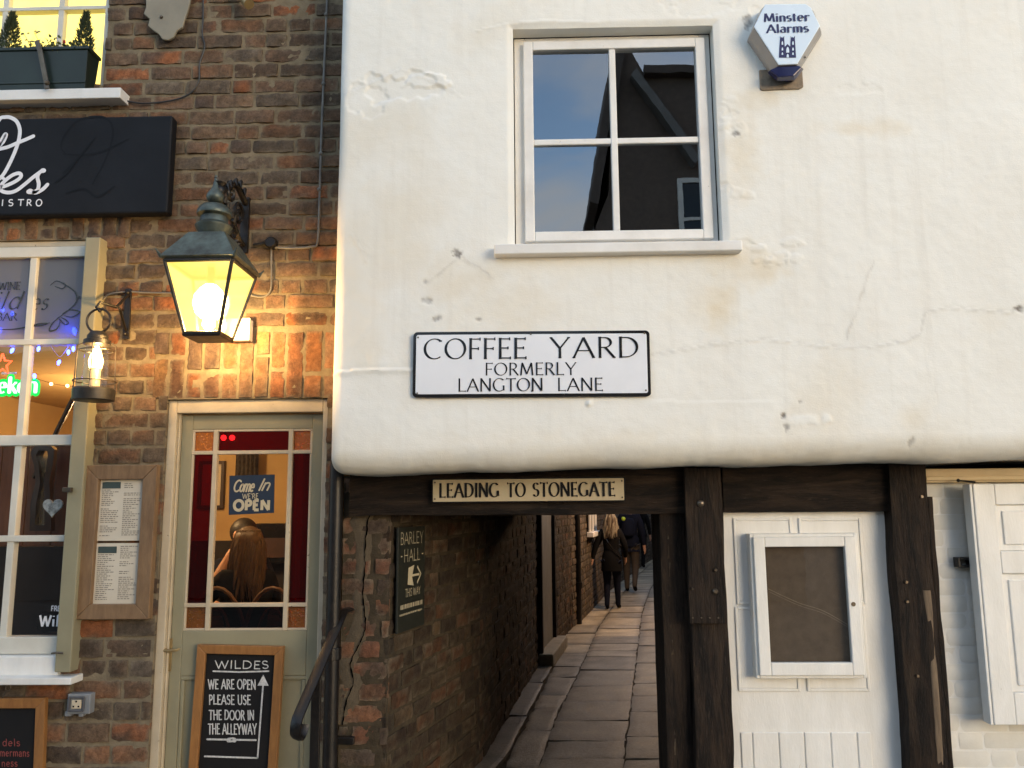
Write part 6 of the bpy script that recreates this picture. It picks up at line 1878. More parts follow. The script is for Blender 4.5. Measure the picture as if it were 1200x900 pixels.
t = MB(); ra, rb = pt(402, 717, DB - .05), pt(350, 838, DB - .48)
dirr = (rb - ra).normalized()
path = [ra + Vector((.02, .06, .004)), ra + Vector((.01, .02, .004)), ra] + [ra + (rb - ra) * (i / 8) for i in range(1, 9)]
e = rb; cl2 = []
for i in range(1, 13):
    a = i / 12 * math.pi * 1.25
    cl2.append(e + dirr * (.050 * math.sin(a)) + Vector((.0, .022, -.045)) * (1 - math.cos(a)))
t.tube(path + cl2, .025, 8, flat=(1.15, .42))
build('rail', t, MAT['black_metal'], hr, smooth=40)
t = MB(); b_ = ra + (rb - ra) * .62
t.box(b_.x - .022, b_.x + .022, b_.y - .01, b_.y + .01, -.04, b_.z - .02)
build('baluster', t, MAT['black_metal'], hr, bevel=.003)

# ================================================================== INSIDE THE BISTRO
def ptf(px, py, D): return pt(px, py, D)
pan = MB()                                # dark red panelling behind the lower half of the window
zc_ = pt(50, 522, 4.9).z
for k in range(9):
    x = -3.6 + k * .17
    pan.box(x, x + .165, 4.9, 4.94, pt(50, 640, 4.9).z, zc_)
build('panelling', pan, MAT['red_wood'], bistro, bevel=.004)
pan = MB(); pan.box(-4.2, -2.05, 4.88, 4.96, FL, pt(50, 640, 4.9).z - .002)
build('counter', pan, MAT['dark_int'], bistro)
bm2 = MB(); bm2.tube([pt(93, 452, 4.75), pt(40, 560, 4.85)], .014, 6)
o = build('leaning_pole', bm2, MAT['dark_wood'], None); tag(o, 'dark pole leaning behind the window panes under the fairy lights', 'pole')
mr = thing('mirror', 'narrow mirror in a dark curved frame behind the third window pane', 'mirror', pt(50, 625, 4.78))
outl = [(37, 622), (38, 590), (44, 565), (42, 545), (38, 530), (44, 522), (60, 521), (66, 527), (64, 545), (60, 565), (62, 600), (62, 622)]
inn = [(44, 615), (45, 592), (50, 566), (48, 546), (45, 534), (48, 528), (58, 528), (59, 534), (57, 548), (54, 566), (55, 600), (55, 615)]
ow, iw = pix(4.78, outl), pix(4.78, inn)
t = MB(); n = len(ow)
vs = [(x, 4.76, z) for x, z in ow] + [(x, 4.755, z) for x, z in iw] + [(x, 4.80, z) for x, z in ow] + [(x, 4.80, z) for x, z in iw]
t.add(vs, [(i, (i + 1) % n, n + (i + 1) % n, n + i) for i in range(n)] + [(2 * n + i, i + 0, (i + 1) % n, 2 * n + (i + 1) % n) for i in range(n)] + [(n + i, n + (i + 1) % n, 3 * n + (i + 1) % n, 3 * n + i) for i in range(n)])
build('frame', t, MAT['dark_wood'], mr, smooth=40)
t = MB(); t.add([(x, 4.79, z) for x, z in iw], [tuple(range(n))])
build('glass', t, M('mirror_silver', (.6, .5, .35), None, 4, .12, metal=.9), mr)
hh = thing('heart_ornament', 'grey patterned heart ornament hanging behind the third window pane', 'ornament', pt(63, 605, DW + .06))
t = MB(); c = pt(62, 594, DW + .06); P = []
for i in range(32):
    q = 2 * math.pi * i / 32; P.append((c.x + .0034 * 16 * math.sin(q) ** 3, c.z + .0034 * (13 * math.cos(q) - 5 * math.cos(2 * q) - 2 * math.cos(3 * q) - math.cos(4 * q))))
t.prism(P, DW + .055, DW + .065)
HB = build('heart', t, M('pale_heart', (.50, .53, .53), (.05, .05, .05), 38, .5), hh, bevel=.003)
t = MB(); t.tube([(c.x, DW + .06, c.z + .03), (c.x + .004, DW + .06, pt(62, 520, DW + .06).z)], .0012, 5)
build('string', t, MAT['cable_dark'], hh)
# fairy lights
fl_ = thing('fairy_lights', 'string of blue fairy lights draped inside the window', 'fairy lights', pt(60, 410, DW + .12))
bluem = emit('blue_bulb', (.02, .05, 1.0), 11.0)
spots = [(15, 365), (1, 384), (16, 408), (46, 406), (70, 422), (80, 410), (86, 406), (86, 384), (40, 438), (3, 360)]
P = [pt(a, b, DW + .07 + .01 * (i % 3)) for i, (a, b) in enumerate([(-20, 380), (3, 360), (15, 362), (16, 404), (46, 402), (58, 404), (70, 418), (80, 406), (86, 400)])]
t = MB(); t.tube([Vector(p) for p in spline([tuple(p) for p in P], 5)], .0018, 5)
build('cable', t, MAT['letter_white'], fl_)
for i, (a, b) in enumerate(spots):
    p = pt(a, b, DW + .075); t = MB(); k = random.uniform(-.5, .5); big = 1.5 if b > 375 and b < 392 else 1.0
    t.tube([p, p + Vector((.016 * k, 0, -.012)) * big, p + Vector((.028 * k, 0, -.028)) * big], [.004 * big, .009 * big, .003 * big], 8)
    build('bulb', t, bluem, fl_, smooth=True)
wl = thing('fairy_lights', 'string of warm white fairy lights on the far wall seen through the window', 'fairy lights', pt(60, 450, 5.6))
warmm = emit('warm_bulb', (1.0, .62, .22), 4.0)
sp2 = [(48, 428), (64, 431), (80, 437), (60, 450), (79, 452), (28, 440), (94, 446), (10, 448), (110, 455)]
P = [pt(a, b, 5.5) for a, b in ((-10, 420), (28, 438), (60, 449), (79, 452), (110, 455))]
t = MB(); t.tube([Vector(p) for p in spline([tuple(p) for p in P], 4)], .002, 5)
build('cable', t, MAT['cable'], wl)
for a, b in sp2:
    t = MB(); t.ball(pt(a, b, 5.5), .011, 8, 6); build('bulb', t, warmm, wl, smooth=True)
# neon sign
ne = thing('neon_sign', 'green neon lettering ending eken with a red star, inside the window', 'neon sign', pt(10, 470, DW + .12))
DNn = DW + .10
t = MB(); mpn = onplane(DNn)
a_ = pt(-50, 461, DNn); b_ = pt(44, 459, DNn); hN = pt(0, 443, DNn).z - pt(0, 461, DNn).z
tx = MB(); text(tx, 'Heineken', hN, mpn, a_.x, a_.z, fit=b_.x - a_.x, pen=(.26, .10, R(10)), serif=.09, tr=.07)
NL = build('lettering', tx, emit('neon_white_green', (.45, 1.0, .50), .8), ne, fix=False)
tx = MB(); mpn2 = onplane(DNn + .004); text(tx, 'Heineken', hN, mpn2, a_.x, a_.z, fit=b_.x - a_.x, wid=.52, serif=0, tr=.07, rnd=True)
build('tube_glow', tx, emit('neon_green', (.0, .6, .06), .45), ne, fix=False)  # wider emitting green ribbon, painted as the glow around the letters
st = [(3 + (11 if k % 2 == 0 else 5) * math.sin(k * math.pi / 5), 427 - (12.5 if k % 2 == 0 else 5.5) * math.cos(k * math.pi / 5)) for k in range(10)]
t = MB(); P = [pt(a, b, DNn) for a, b in st + st[:1]]
t.tube([Vector(p) for p in P], .0055, 8)
build('star', t, emit('neon_red', (1.0, .07, .02), 1.2), ne)
t = MB(); p = pt(8, 436, DNn); t.box(p.x - .03, p.x + .05, DNn, DNn + .01, p.z - .012, p.z + .0)
build('bracket', t, MAT['letter_white'], ne)
# frames on the far wall, screen
pf_ = thing('picture_frame', 'thin dark picture frame on the ochre wall seen through the door', 'picture', pt(258, 560, 7.55))
t = MB(); x0, x1, z0, z1 = rect(250, 540, 262, 596, 7.55); frame(t, x0 - .15, x1, z0, z1, .03, 7.55, 7.6)
build('frame', t, MAT['dark_wood'], pf_, bevel=.004)
t = MB(); t.box(x0 - .12, x1 - .03, 7.58, 7.6, z0 + .03, z1 - .03); build('picture', t, MAT['paper'], pf_)
cu = thing('curtain', 'grey patterned curtain hanging on the far wall seen through the door', 'curtain', pt(287, 545, 7.5))
t = MB(); P = []
x0, x1, z0, z1 = rect(276, 530, 304, 566, 7.5)
n = 40; vs = [(x0 + (x1 - x0) * i / n, 7.5 + .03 * math.sin(i * .9), z) for z in (z0, z1) for i in range(n + 1)]
t.add(vs, [(i, i + 1, n + 2 + i, n + 1 + i) for i in range(n)])
build('cloth', t, M('grey_pattern_cloth', (.20, .17, .14), (.07, .055, .045), 22, .9), cu, fix=False, smooth=True)
sc_ = thing('screen', 'dark flat screen on the ochre wall behind the diners', 'screen', pt(325, 650, 7.3))
t = MB(); x0, x1, z0, z1 = rect(299, 613, 352, 660, 7.3); t.box(x0, x1, 7.3, 7.36, z0, z1); 
SCm = build('case', t, MAT['letter_black'], sc_, bevel=.006)
t = MB(); t.box(x0 + .08, x1 - .03, 7.292, 7.30, z0 + .05, z1 - .13); build('panel', t, M('dim_panel', (.10, .06, .05), (.06, .035, .03), 4, .3), SCm)
wd = MB(); wd.box(bx0 + .1, bx1 - .2, 7.45, 7.58, FL, pt(280, 634, 7.45).z)
build('dado', wd, MAT['dark_int'], bistro)
cur = thing('curtain', 'dark red curtain inside the room, behind the red door panes', 'curtain', pt(345, 700, 7.0))
t = MB(); xa_, xb_ = pt(338, 620, 6.9).x, bx1 - .2; n = 30
vs = [(xa_ + (xb_ - xa_) * i / n, 6.9 + .03 * math.sin(i * 1.1), z) for z in (FL, 2.5) for i in range(n + 1)]
t.add(vs, [(i, i + 1, n + 2 + i, n + 1 + i) for i in range(n)])
build('cloth', t, MAT['red_curtain'], cur, fix=False, smooth=True)
rl = thing('pendant_lamp', 'small bare lamp glowing through the red top pane of the door', 'lamp', pt(272, 512, 5.6))
for px in (262, 272):
    t = MB(); t.ball(pt(px, 513, 5.6), .020, 10, 8); build('bulb', t, emit('warm_globe', (1.0, .65, .30), 8.0), rl, smooth=True)
t = MB(); p = pt(267, 500, 5.6); t.tube([pt(262, 511, 5.6), p, pt(272, 511, 5.6)], .005, 6); t.tube([p, (p.x, p.y, CE)], .005, 6)
build('stem', t, MAT['black_metal'], rl)
for nm, loc, en in (('room_light', (-3.0, 5.9, 2.30), 19.0), ('room_light', (-1.85, 5.05, 2.38), 7.0)):
    l_ = bpy.data.lights.new(nm, 'POINT'); l_.energy = en; l_.color = (1.0, .62, .28); l_.shadow_soft_size = .12
    o = bpy.data.objects.new(nm, l_); o.location = loc; SC.collection.objects.link(o)
    pl_ = thing('pendant_lamp', 'globe pendant lamp under the bistro ceiling, ' + ('near the window' if loc[0] < -2.5 else 'near the door'), 'lamp', (loc[0], loc[1], CE))
    t = MB(); t.ball((loc[0], loc[1], loc[2] + .12), .07, 14, 10); build('globe', t, emit('pendant_globe', (1.0, .7, .38), 1.0), pl_, smooth=True)
    t = MB(); t.tube([(loc[0], loc[1], loc[2] + .18), (loc[0], loc[1], CE)], .006, 6); build('flex', t, MAT['cable_dark'], pl_)

# ================================================================== PEOPLE
MAT['hair_shade'] = M('darker_hair', (.085, .056, .034), (.045, .03, .019), 30, .45, .4, 60)
def skinned(name, joints, edges, mat, parent=None, root='pelvis', sub=2, smooth=True):
    keys = list(joints); idx = {k: i for i, k in enumerate(keys)}
    me = bpy.data.meshes.new(name + '_cage')
    me.from_pydata([tuple(joints[k][0]) for k in keys], [(idx[a], idx[b]) for a, b in edges], [])
    o = bpy.data.objects.new(name + '_cage', me); SC.collection.objects.link(o)
    sk = o.modifiers.new('skin', 'SKIN'); sk.use_smooth_shade = True
    for i, k in enumerate(keys):
        r_ = joints[k][1]; v = me.skin_vertices[0].data[i]
        v.radius = r_ if isinstance(r_, tuple) else (r_, r_); v.use_root = (k == root)
    if not any(v.use_root for v in me.skin_vertices[0].data): me.skin_vertices[0].data[0].use_root = True
    s = o.modifiers.new('sub', 'SUBSURF'); s.levels = sub; s.render_levels = sub
    dg = bpy.context.evaluated_depsgraph_get(); dg.update()
    ne = bpy.data.meshes.new_from_object(o.evaluated_get(dg)); ne.name = name
    bpy.data.objects.remove(o); ne.materials.clear(); ne.materials.append(mat)
    ne.polygons.foreach_set('use_smooth', [True] * len(ne.polygons))
    return link(bpy.data.objects.new(name, ne), parent)
def hand(J, E, side, wrist, dirv, out, fwd, H):
    """palm, four unequal curled fingers and a thumb, in the joint table"""
    palm = wrist + dirv * (.045 * H)
    J[side + 'palm'] = (palm, .019 * H); E.append((side + 'wr', side + 'palm'))
    for k, (o, l) in enumerate(((-.016, .036), (-.006, .042), (.005, .040), (.015, .032))):
        a = palm + fwd * (o * H) + dirv * (.020 * H); b = a + dirv * (l * H * .6) - out * (.008 * H)
        J[side + 'f%da' % k] = (a, .0065 * H); J[side + 'f%db' % k] = (b, .0048 * H)
        E += [(side + 'palm', side + 'f%da' % k), (side + 'f%da' % k, side + 'f%db' % k)]
    th = wrist + dirv * (.022 * H) + fwd * (.020 * H); J[side + 'th'] = (th, .007 * H); J[side + 'th2'] = (th + dirv * (.022 * H) + fwd * (.008 * H), .005 * H)
    E += [(side + 'wr', side + 'th'), (side + 'th', side + 'th2')]
def strands(P, H, mat, parent, length, n=170, zc=.945, wide=.098, y0=-.012, seed=5):
    rg = random.Random(seed); t = MB(); t_dark = MB()
    for i in range(n):
        a = math.pi * (rg.random() * 1.5 - .25)            # round the back of the head, ear to ear
        sx, sy = math.cos(a), -math.sin(a)
        r0 = .056
        zt = zc + rg.uniform(.005, .035)
        end = zc - .085 - length * rg.uniform(.55, 1.1)
        k = rg.uniform(.6, 1.0) * wide; ph = rg.uniform(0, 6)
        pts = []
        pts.append(P(sx * r0 * .25, y0 + sy * r0 * .3, zc + .062)); pts.append(P(sx * r0 * .75, y0 + sy * r0 * .8, zc + .048))
        for j in range(1, 7):
            f = j / 6
            rr = r0 + (k - r0) * f ** .8
            z = zt + (end - zt) * f
            pts.append(P(sx * rr + .006 * math.sin(ph + f * 7), y0 + sy * (r0 + .02 * f) + .005 * math.cos(ph + f * 6), z))
        w = rg.uniform(.004, .008) * H
        (t if rg.random() < .62 else t_dark).tube(pts, [w * .6, w, w * 1.15, w * 1.1, w, w * .9, w * .6, w * .15], 5)
    build('strands', t, mat, parent, fix=False, smooth=True); build('strands', t_dark, MAT['hair_shade'], parent, fix=False, smooth=True)
def walker(name, label, loc, H, yaw, top, legs, hair, pose, hair_len=0.0, shoe=None, extra=None):
    t_ = thing(name, label, 'person', loc)
    o = Vector(loc); rx = Vector((math.cos(yaw), -math.sin(yaw), 0)); fy = Vector((math.sin(yaw), math.cos(yaw), 0)); up_ = Vector((0, 0, 1))
    P = lambda x, y, z: o + (rx * x + fy * y + up_ * z) * H
    J, E = {}, []
    def j(k, x, y, z, r_, par=None):
        J[k] = (P(x, y, z), r_ * H if not isinstance(r_, tuple) else (r_[0] * H, r_[1] * H))
        if par: E.append((par, k))
    j('pelvis', 0, 0, .52, (.078, .06)); j('waist', 0, .005, .61, (.068, .052), 'pelvis'); j('chest', 0, 0, .73, (.085, .06), 'waist'); j('nb', 0, -.005, .82, .045, 'chest')
    j('neck', 0, .008, .855, .030, 'nb'); j('jaw', 0, .016, .893, .040, 'neck'); j('head', 0, .012, .935, .052, 'jaw'); j('crown', 0, .006, .968, .038, 'head')
    j('nose', 0, .072, .915, .008, 'head')
    for s, sg in (('l', -1), ('r', 1)):
        pp = pose.get(s + 'arm', ((.14, .0, .64), (.15, .03, .49)))
        j(s + 'sh', sg * .095, 0, .805, .040, 'chest'); j(s + 'el', sg * pp[0][0], pp[0][1], pp[0][2], .028, s + 'sh'); j(s + 'wr', sg * pp[1][0], pp[1][1], pp[1][2], .017, s + 'el')
        dv = (J[s + 'wr'][0] - J[s + 'el'][0]).normalized(); hand(J, E, s, J[s + 'wr'][0], dv, rx * sg, fy, H)
        lp = pose.get(s + 'leg', ((.052, .0, .285), (.052, -.01, .05), (.06, .075, .018)))
        j(s + 'hip', sg * .050, 0, .485, .058, 'pelvis'); j(s + 'kn', sg * lp[0][0], lp[0][1], lp[0][2], .036, s + 'hip'); j(s + 'an', sg * lp[1][0], lp[1][1], lp[1][2], .024, s + 'kn')
        j(s + 'toe', sg * lp[2][0], lp[2][1], lp[2][2], .017, s + 'an')
    skinned('body', J, E, MAT['skin'], t_)
    def sub_(keys, edges, f, mat, nm, add=None, root=None):
        JJ = {k: (J[k][0], tuple(q * f for q in J[k][1]) if isinstance(J[k][1], tuple) else J[k][1] * f) for k in keys}
        if add: JJ.update(add)
        return skinned(nm, JJ, edges, mat, t_, root or keys[0])
    hem = {'hem': (P(0, .01, .43), (.105 * H, .075 * H))} if pose.get('coat') else {'hem': (P(0, 0, .50), (.085 * H, .065 * H))}
    sub_(['pelvis', 'waist', 'chest', 'nb', 'lsh', 'rsh', 'lel', 'rel', 'lwr', 'rwr'], [('hem', 'pelvis'), ('pelvis', 'waist'), ('waist', 'chest'), ('chest', 'nb'), ('chest', 'lsh'), ('chest', 'rsh'), ('lsh', 'lel'), ('rsh', 'rel'), ('lel', 'lwr'), ('rel', 'rwr')], 1.22, top, 'coat', hem, 'pelvis')
    J['pelvis'] = (J['pelvis'][0], (.062 * H, .046 * H))
    for s in 'lr':
        J[s + 'hip'] = (J[s + 'hip'][0], .057 * H); J[s + 'cu'] = (J[s + 'an'][0] - up_ * (.022 * H), .024 * H)
    sub_(['pelvis', 'lhip', 'rhip', 'lkn', 'rkn', 'lan', 'ran', 'lcu', 'rcu'], [('pelvis', 'lhip'), ('pelvis', 'rhip'), ('lhip', 'lkn'), ('rhip', 'rkn'), ('lkn', 'lan'), ('rkn', 'ran'), ('lan', 'lcu'), ('ran', 'rcu')], 1.16, legs, 'trousers')
    hz = (.40, .115, .082) if pose.get('coat') else (.475, .100, .075)
    rings = [(.615, .080, .066), (.56, .100, .082), (.50, .108, .088), hz, (hz[0] - .002, hz[1] * .86, hz[2] * .86), (.50, .06, .05)]
    sk = MB(); n = 22
    sk.add([P(a * math.cos(2 * math.pi * k / n) * (1 + .03 * math.sin(5 * k)), b * math.sin(2 * math.pi * k / n) * (1 + .03 * math.cos(4 * k)), z) for z, a, b in rings for k in range(n)],
           [(i * n + k, i * n + (k + 1) % n, (i + 1) * n + (k + 1) % n, (i + 1) * n + k) for i in range(len(rings) - 1) for k in range(n)])
    build('coat_skirt', sk, top, t_, smooth=60)
    for s in 'lr':
        a, b = J[s + 'an'][0], J[s + 'toe'][0]
        d_ = (b - a); skinned('shoe', {'a': (a - d_ * .25 + up_ * (-.012 * H), .024 * H), 'b': (a + d_ * .5 + up_ * (-.010 * H), .024 * H), 'c': (b + d_ * .12, .019 * H)}, [('a', 'b'), ('b', 'c')], shoe or MAT['black_cloth'], t_, 'a')
    hm = MB(); hm.ball(P(0, -.012, .955), (.057 * H, .060 * H, .058 * H), 18, 12)
    hb = build('hair', hm, hair, t_, smooth=True)
    if hair_len: strands(P, H, hair, hb, hair_len)
    if extra: extra(t_, P, H)
    return t_
wg = gp(718, 714); hw_ = (pt(717, 601.5, wg.y).z) / 1.005
print('woman', wg, hw_)
ya = math.atan2(.22, 1)
def bag(t_, P, H):
    t = MB(); t.tube([P(-.085, -.02, .80), P(-.02, -.085, .70), P(.07, -.075, .58), P(.11, -.03, .53)], .006 * H, 6); build('bag_strap', t, MAT['letter_black'], t_)
walker('person', 'blonde woman in black coat and navy trousers walking away up the alley', (wg.x, wg.y, 0), hw_, ya, MAT['black_cloth'], MAT['navy_cloth'], MAT['blonde'],
       {'coat': True, 'larm': ((.165, -.02, .65), (.205, -.015, .51)), 'rarm': ((.15, .02, .65), (.14, .09, .53)), 'lleg': ((.055, .03, .285), (.055, -.02, .05), (.062, .06, .018)), 'rleg': ((.05, .05, .285), (.052, .07, .048), (.058, .145, .018))}, .12, None, bag)
mg = gp(737, 694)
def pack(t_, P, H):
    skinned('backpack', {'a': (P(0, -.12, .60), (.075 * H, .05 * H)), 'b': (P(0, -.13, .70), (.08 * H, .055 * H)), 'c': (P(0, -.11, .80), (.06 * H, .04 * H))}, [('a', 'b'), ('b', 'c')], MAT['navy_cloth'], t_, 'b')
    t = MB(); p = pt(730.5, 608, mg.y - .42); t.ball(p, .040, 10, 8); build('bright_tag', t, MAT['hivis'], t_, smooth=True)
def sole(t_, P, H): pack(t_, P, H)
walker('person', 'man in dark jacket and brown trousers with navy backpack, ahead of the blonde woman', (mg.x + .05, mg.y, 0), 1.80, ya + .05, MAT['navy_cloth'], MAT['khaki_cloth'], MAT['dark_hair'],
       {'lleg': ((.055, .07, .285), (.055, .06, .05), (.062, .135, .018)), 'rleg': ((.05, .02, .285), (.052, -.10, .085), (.055, -.05, .03))}, 0, None, sole)
m3 = gp(751, 666)
walker('person', 'person in black clothes furthest up the alley, mostly hidden behind the man', (m3.x, m3.y, 0), 1.76, ya + .1, MAT['black_cloth'], MAT['black_cloth'], MAT['dark_hair'],
       {'lleg': ((.055, .05, .285), (.055, .03, .05), (.062, .11, .018)), 'rleg': ((.05, .02, .285), (.052, -.08, .07), (.055, -.02, .03))})

# ---- diners seen through the door glass
def diner(name, label, D, px, hairm, topm, facing, hair_long, arm):
    """px: table of joints as photo points at depth"""
    t_ = thing(name, label, 'person', (px['pelvis'][0], D, FL))
    J, E = {}, []
    def j(k, p, r_, par=None):
        J[k] = (Vector(p), r_)
        if par: E.append((par, k))
    for k, p, r_, par in arm: j(k, p, r_, par)
    skinned('body', J, E, MAT['skin'], t_)
    return t_, J
def seated(label, D, hx, hy, s, fwd, hairm, topm, long_hair, larm, rarm):
    """head at photo point (hx, hy), depth D; fwd = unit facing vector; s = scale in metres of standing height"""
    H = s; c = pt(hx, hy, D); up_ = Vector((0, 0, 1)); f = Vector(fwd).normalized(); r_ = f.cross(up_)
    t_ = thing('person', label, 'person', (c.x, c.y, FL))
    P = lambda x, y, z: c + (r_ * x + f * y + up_ * z) * H
    J, E = {}, []
    def j(k, p, rad, par=None):
        J[k] = (p, rad * H if not isinstance(rad, tuple) else (rad[0] * H, rad[1] * H))
        if par: E.append((par, k))
    j('pelvis', P(0, -.04, -.42), (.085, .07)); j('waist', P(0, -.02, -.32), (.07, .055), 'pelvis'); j('chest', P(0, -.005, -.20), (.085, .06), 'waist'); j('nb', P(0, -.01, -.11), .045, 'chest')
    j('neck', P(0, .0, -.075), .03, 'nb'); j('jaw', P(0, .014, -.038), .040, 'neck'); j('head', P(0, .008, .004), .052, 'jaw'); j('crown', P(0, 0, .035), .040, 'head')
    j('nose', P(0, .070, -.015), .008, 'head'); j('chin', P(0, .045, -.055), .018, 'jaw')
    for s_, sg, am in (('l', -1, larm), ('r', 1, rarm)):
        j(s_ + 'sh', P(sg * .095, 0, -.13), .040, 'chest'); j(s_ + 'el', P(*am[0]), .028, s_ + 'sh'); j(s_ + 'wr', P(*am[1]), .018, s_ + 'el')
        dv = (J[s_ + 'wr'][0] - J[s_ + 'el'][0]).normalized(); hand(J, E, s_, J[s_ + 'wr'][0], dv, r_ * sg, f, H)
        j(s_ + 'hip', P(sg * .055, .0, -.44), .06, 'pelvis'); j(s_ + 'kn', P(sg * .075, .25, -.45), .040, s_ + 'hip'); j(s_ + 'an', P(sg * .075, .24, -.66), .025, s_ + 'kn'); j(s_ + 'toe', P(sg * .08, .31, -.68), .018, s_ + 'an')
    skinned('body', J, E, MAT['skin'], t_)
    def sub_(keys, edges, fac, mat, nm):
        skinned(nm, {k: (J[k][0], tuple(q * fac for q in J[k][1]) if isinstance(J[k][1], tuple) else J[k][1] * fac) for k in keys}, edges, mat, t_, keys[0])
    k2 = ['lel', 'rel']
    sub_(['pelvis', 'waist', 'chest', 'nb', 'lsh', 'rsh', 'lel', 'rel'], [('pelvis', 'waist'), ('waist', 'chest'), ('chest', 'nb'), ('chest', 'lsh'), ('chest', 'rsh'), ('lsh', 'lel'), ('rsh', 'rel')], 1.18, topm, 'top')
    sub_(['pelvis', 'lhip', 'rhip', 'lkn', 'rkn', 'lan', 'ran'], [('pelvis', 'lhip'), ('pelvis', 'rhip'), ('lhip', 'lkn'), ('rhip', 'rkn'), ('lkn', 'lan'), ('rkn', 'ran')], 1.15, MAT['navy_cloth'], 'trousers')
    hm = MB(); hm.ball(P(0, -.016, .022), (.060 * H, .060 * H, .062 * H), 18, 12)
    hb = build('hair', hm, hairm, t_, smooth=True)
    if long_hair: strands(P, H, hairm, hb, .15, 190, .015, .082, -.010, 8)
    t = MB()
    for x in (-.020, .020):
        t.ball(P(x, .052, .004), .0075 * H, 8, 6)
    build('eye', t, MAT['letter_white'], t_, smooth=True)
    t = MB()
    for x in (-.020, .020): t.ball(P(x, .0575, .004), .0038 * H, 8, 6)
    build('pupil', t, MAT['dark_hair'], t_, smooth=True)
    t = MB(); t.tube([P(-.016, .050, -.038), P(0, .055, -.037), P(.016, .050, -.038)], .0035 * H, 6); build('mouth', t, M('lips', (.35, .12, .10), None, 20, .5), t_)
    for sg in (-1, 1):
        pass
    return t_
seated('long-haired woman in a dark top seated with her back to the door, hand raised', 5.55, 290, 640, 1.62, (-.55, .83, 0), MAT['brown_hair'], MAT['black_cloth'], True,
       ((-.15, .12, -.24), (-.055, .135, -.07)), ((.14, .06, -.27), (.06, .20, -.30)))
seated('dark-haired man facing the door across the table, behind the seated woman', 6.15, 285, 629, 1.70, (.25, -.97, 0), MAT['dark_hair'], MAT['navy_cloth'], False,
       ((-.14, .10, -.27), (-.05, .20, -.28)), ((.14, .10, -.27), (.05, .20, -.28)))
tb = thing('table', 'dark round table between the two diners inside the bistro', 'table', (pt(283, 700, 5.85).x, 5.85, FL))
t = MB(); tcx = pt(280, 700, 5.85).x; t.lathe([(.34, FL + .72), (.35, FL + .735), (.34, FL + .75)], tcx, 5.85, 28); TT = build('tabletop', t, MAT['dark_wood'], tb, smooth=40)
t = MB(); t.tube([(tcx, 5.85, FL), (tcx, 5.85, FL + .72)], .03, 10); t.lathe([(.20, FL), (.20, FL + .03), (.04, FL + .05)], tcx, 5.85, 16); build('pedestal', t, MAT['black_metal'], tb)
gl = thing('wine_glass', 'stemmed glass of amber drink in front of the seated woman', 'glass', (pt(268, 690, 5.62).x, 5.62, FL + .75))
gx_, gz_ = pt(268, 690, 5.62).x, FL + .75
t = MB(); t.lathe([(.034, gz_), (.004, gz_ + .006), (.004, gz_ + .08), (.030, gz_ + .105), (.036, gz_ + .15), (.030, gz_ + .18)], gx_, 5.62, 16); build('bowl', t, MAT['amber_glass'], gl, smooth=True)
def chair(px, D, label):
    c_ = pt(px, 700, D); z0 = FL
    r_ = thing('dining_chair', label, 'chair', (c_.x, D, FL), 'bentwood chairs in the bistro')
    w = .19; ztop = pt(px, 688, D).z
    t = MB(); t.tube([(c_.x - w, D, z0 + .45)] + [(c_.x + w * math.cos(R(180 - 180 * i / 14)), D - .05 * math.sin(R(180 * i / 14)), z0 + .62 + (ztop - z0 - .62) * math.sin(R(180 * i / 14))) for i in range(15)] + [(c_.x + w, D, z0 + .45)], .013, 8)
    t.tube([(c_.x - w * .55, D - .02, z0 + .45)] + [(c_.x + w * .55 * math.cos(R(180 - 180 * i / 10)), D - .04, z0 + .60 + (ztop - z0 - .72) * math.sin(R(180 * i / 10))) for i in range(11)] + [(c_.x + w * .55, D - .02, z0 + .45)], .010, 8)
    build('backrest', t, M('bentwood', (.16, .085, .04), (.10, .05, .025), 8, .35), r_, smooth=True)
    t = MB(); t.lathe([(.19, z0 + .44), (.20, z0 + .455), (.19, z0 + .47)], c_.x, D + .19, 22); build('seat', t, MAT['dark_wood'], r_, smooth=40)
    for a, b in ((-.16, .03), (.16, .03), (-.14, .35), (.14, .35)):
        t = MB(); t.tube([(c_.x + a, D + b, z0 + .44), (c_.x + a * 1.15, D + b * 1.05, z0)], .014, 8); build('leg', t, MAT['dark_wood'], r_)
    return r_
chair(257, 5.2, 'bentwood chair back on the left, behind the seated woman'); chair(322, 5.2, 'bentwood chair back on the right, below the wall screen')

# ================================================================== LAMP IN THE ALLEY (round the post, over the walkers)
lyy = 12.4; lxx = along(RW, lyy) - .02
all_ = thing('alley_lamp', 'lit iron wall lamp on the right-hand alley wall, hidden behind the post', 'lantern', (lxx, lyy, 2.9))
t = MB(); t.tube([(lxx + .1, lyy, 3.05), (lxx - .12, lyy, 3.12), (lxx - .22, lyy, 3.02)], .014, 8); t.lathe([(.02, 3.04), (.10, 2.98), (.11, 2.96)], lxx - .22, lyy, 16)
build('bracket', t, MAT['black_metal'], all_, smooth=40)
t = MB(); t.lathe([(.02, 2.80), (.07, 2.84), (.085, 2.93), (.06, 2.97)], lxx - .22, lyy, 16); build('globe', t, emit('alley_globe', (1.0, .62, .28), 2.0), all_, smooth=True)
l_ = bpy.data.lights.new('alley_light', 'POINT'); l_.energy = 68.0; l_.color = (1.0, .64, .36); l_.shadow_soft_size = .10
o = bpy.data.objects.new('alley_light', l_); o.location = (lxx - .22, lyy, 2.74); link(o, all_)

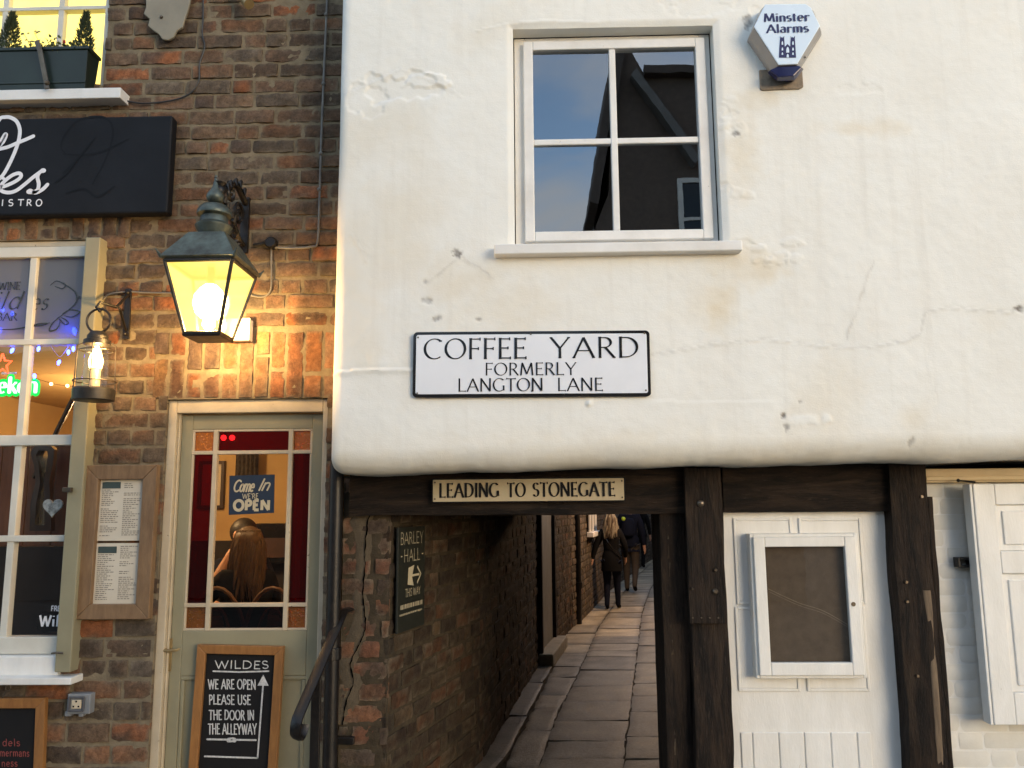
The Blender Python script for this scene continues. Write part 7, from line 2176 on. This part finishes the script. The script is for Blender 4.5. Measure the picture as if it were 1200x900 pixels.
# ================================================================== THE OTHER SIDE OF THE STREET (mirrored in the window)
oh = thing('gabled_house', 'dark gabled house across the street, mirrored in the plaster house window', 'house', (5, -6, 0))
gx = 1.35
t = MB(); t.prism([(gx, 0), (gx + 3.3, 0), (gx + 3.3, 9.3), (gx + .8, 9.35), (gx + .45, 10.1), (gx + .3, 10.1), (gx + .1, 7.2), (gx - .15, 6.6), (gx, 6.4)], -10, -6)
build('wall', t, MAT['far_brick'], oh)
t = MB()
t.hexa([(gx - .25, -5.8, 7.0), (gx + .3, -5.8, 10.0), (gx + .3, -10.1, 10.0), (gx - .25, -10.1, 7.0)], [(gx - .10, -5.8, 6.95), (gx + .42, -5.8, 9.85), (gx + .42, -10.1, 9.85), (gx - .10, -10.1, 6.95)])
t.hexa([(gx + .75, -5.8, 9.50), (gx + 3.4, -5.8, 9.42), (gx + 3.4, -10.1, 9.42), (gx + .75, -10.1, 9.50)], [(gx + .75, -5.8, 9.36), (gx + 3.4, -5.8, 9.28), (gx + 3.4, -10.1, 9.28), (gx + .75, -10.1, 9.36)])
pass
build('roof', t, MAT['tile_roof'], oh)
t = MB(); t.hexa([(gx + .5, -5.75, 9.3), (gx + 1.6, -5.75, 7.6), (gx + 1.7, -5.75, 7.7), (gx + .6, -5.75, 9.4)], [(gx + .5, -6.0, 9.3), (gx + 1.6, -6.0, 7.6), (gx + 1.7, -6.0, 7.7), (gx + .6, -6.0, 9.4)])
build('barge_board', t, M('grey_board', (.20, .19, .18), None, 5, .6), oh)
for x, z in ((gx + 1.32, 5.9), (gx + .3, 1.2), (gx + 1.9, 1.2)):
    t = MB(); frame(t, x, x + 1.1, z, z + 1.5, .09, -6.0, -5.94); t.box(x + .52, x + .58, -6.0, -5.95, z, z + 1.5); t.box(x, x + 1.1, -6.0, -5.95, z + .72, z + .78)
    wq = build('window', t, MAT['white'], oh)
    t = MB(); t.box(x + .05, x + 1.05, -6.0, -5.97, z + .05, z + 1.45); build('pane', t, M('dark_window', (.02, .025, .03), None, 3, .05), wq)
ol = thing('low_house', 'low brick shop across the street, behind the viewer', 'house', (-6, -7, 0))
t = MB(); t.box(-14, 1.1, -13, -7, 0, 4.6); build('wall', t, MAT['far_brick'], ol)
t = MB(); t.prism([(-14.2, 4.6), (1.2, 4.6), (1.2, 4.75), (-14.2, 4.75)], -13.2, -6.8); build('roof', t, MAT['tile_roof'], ol)
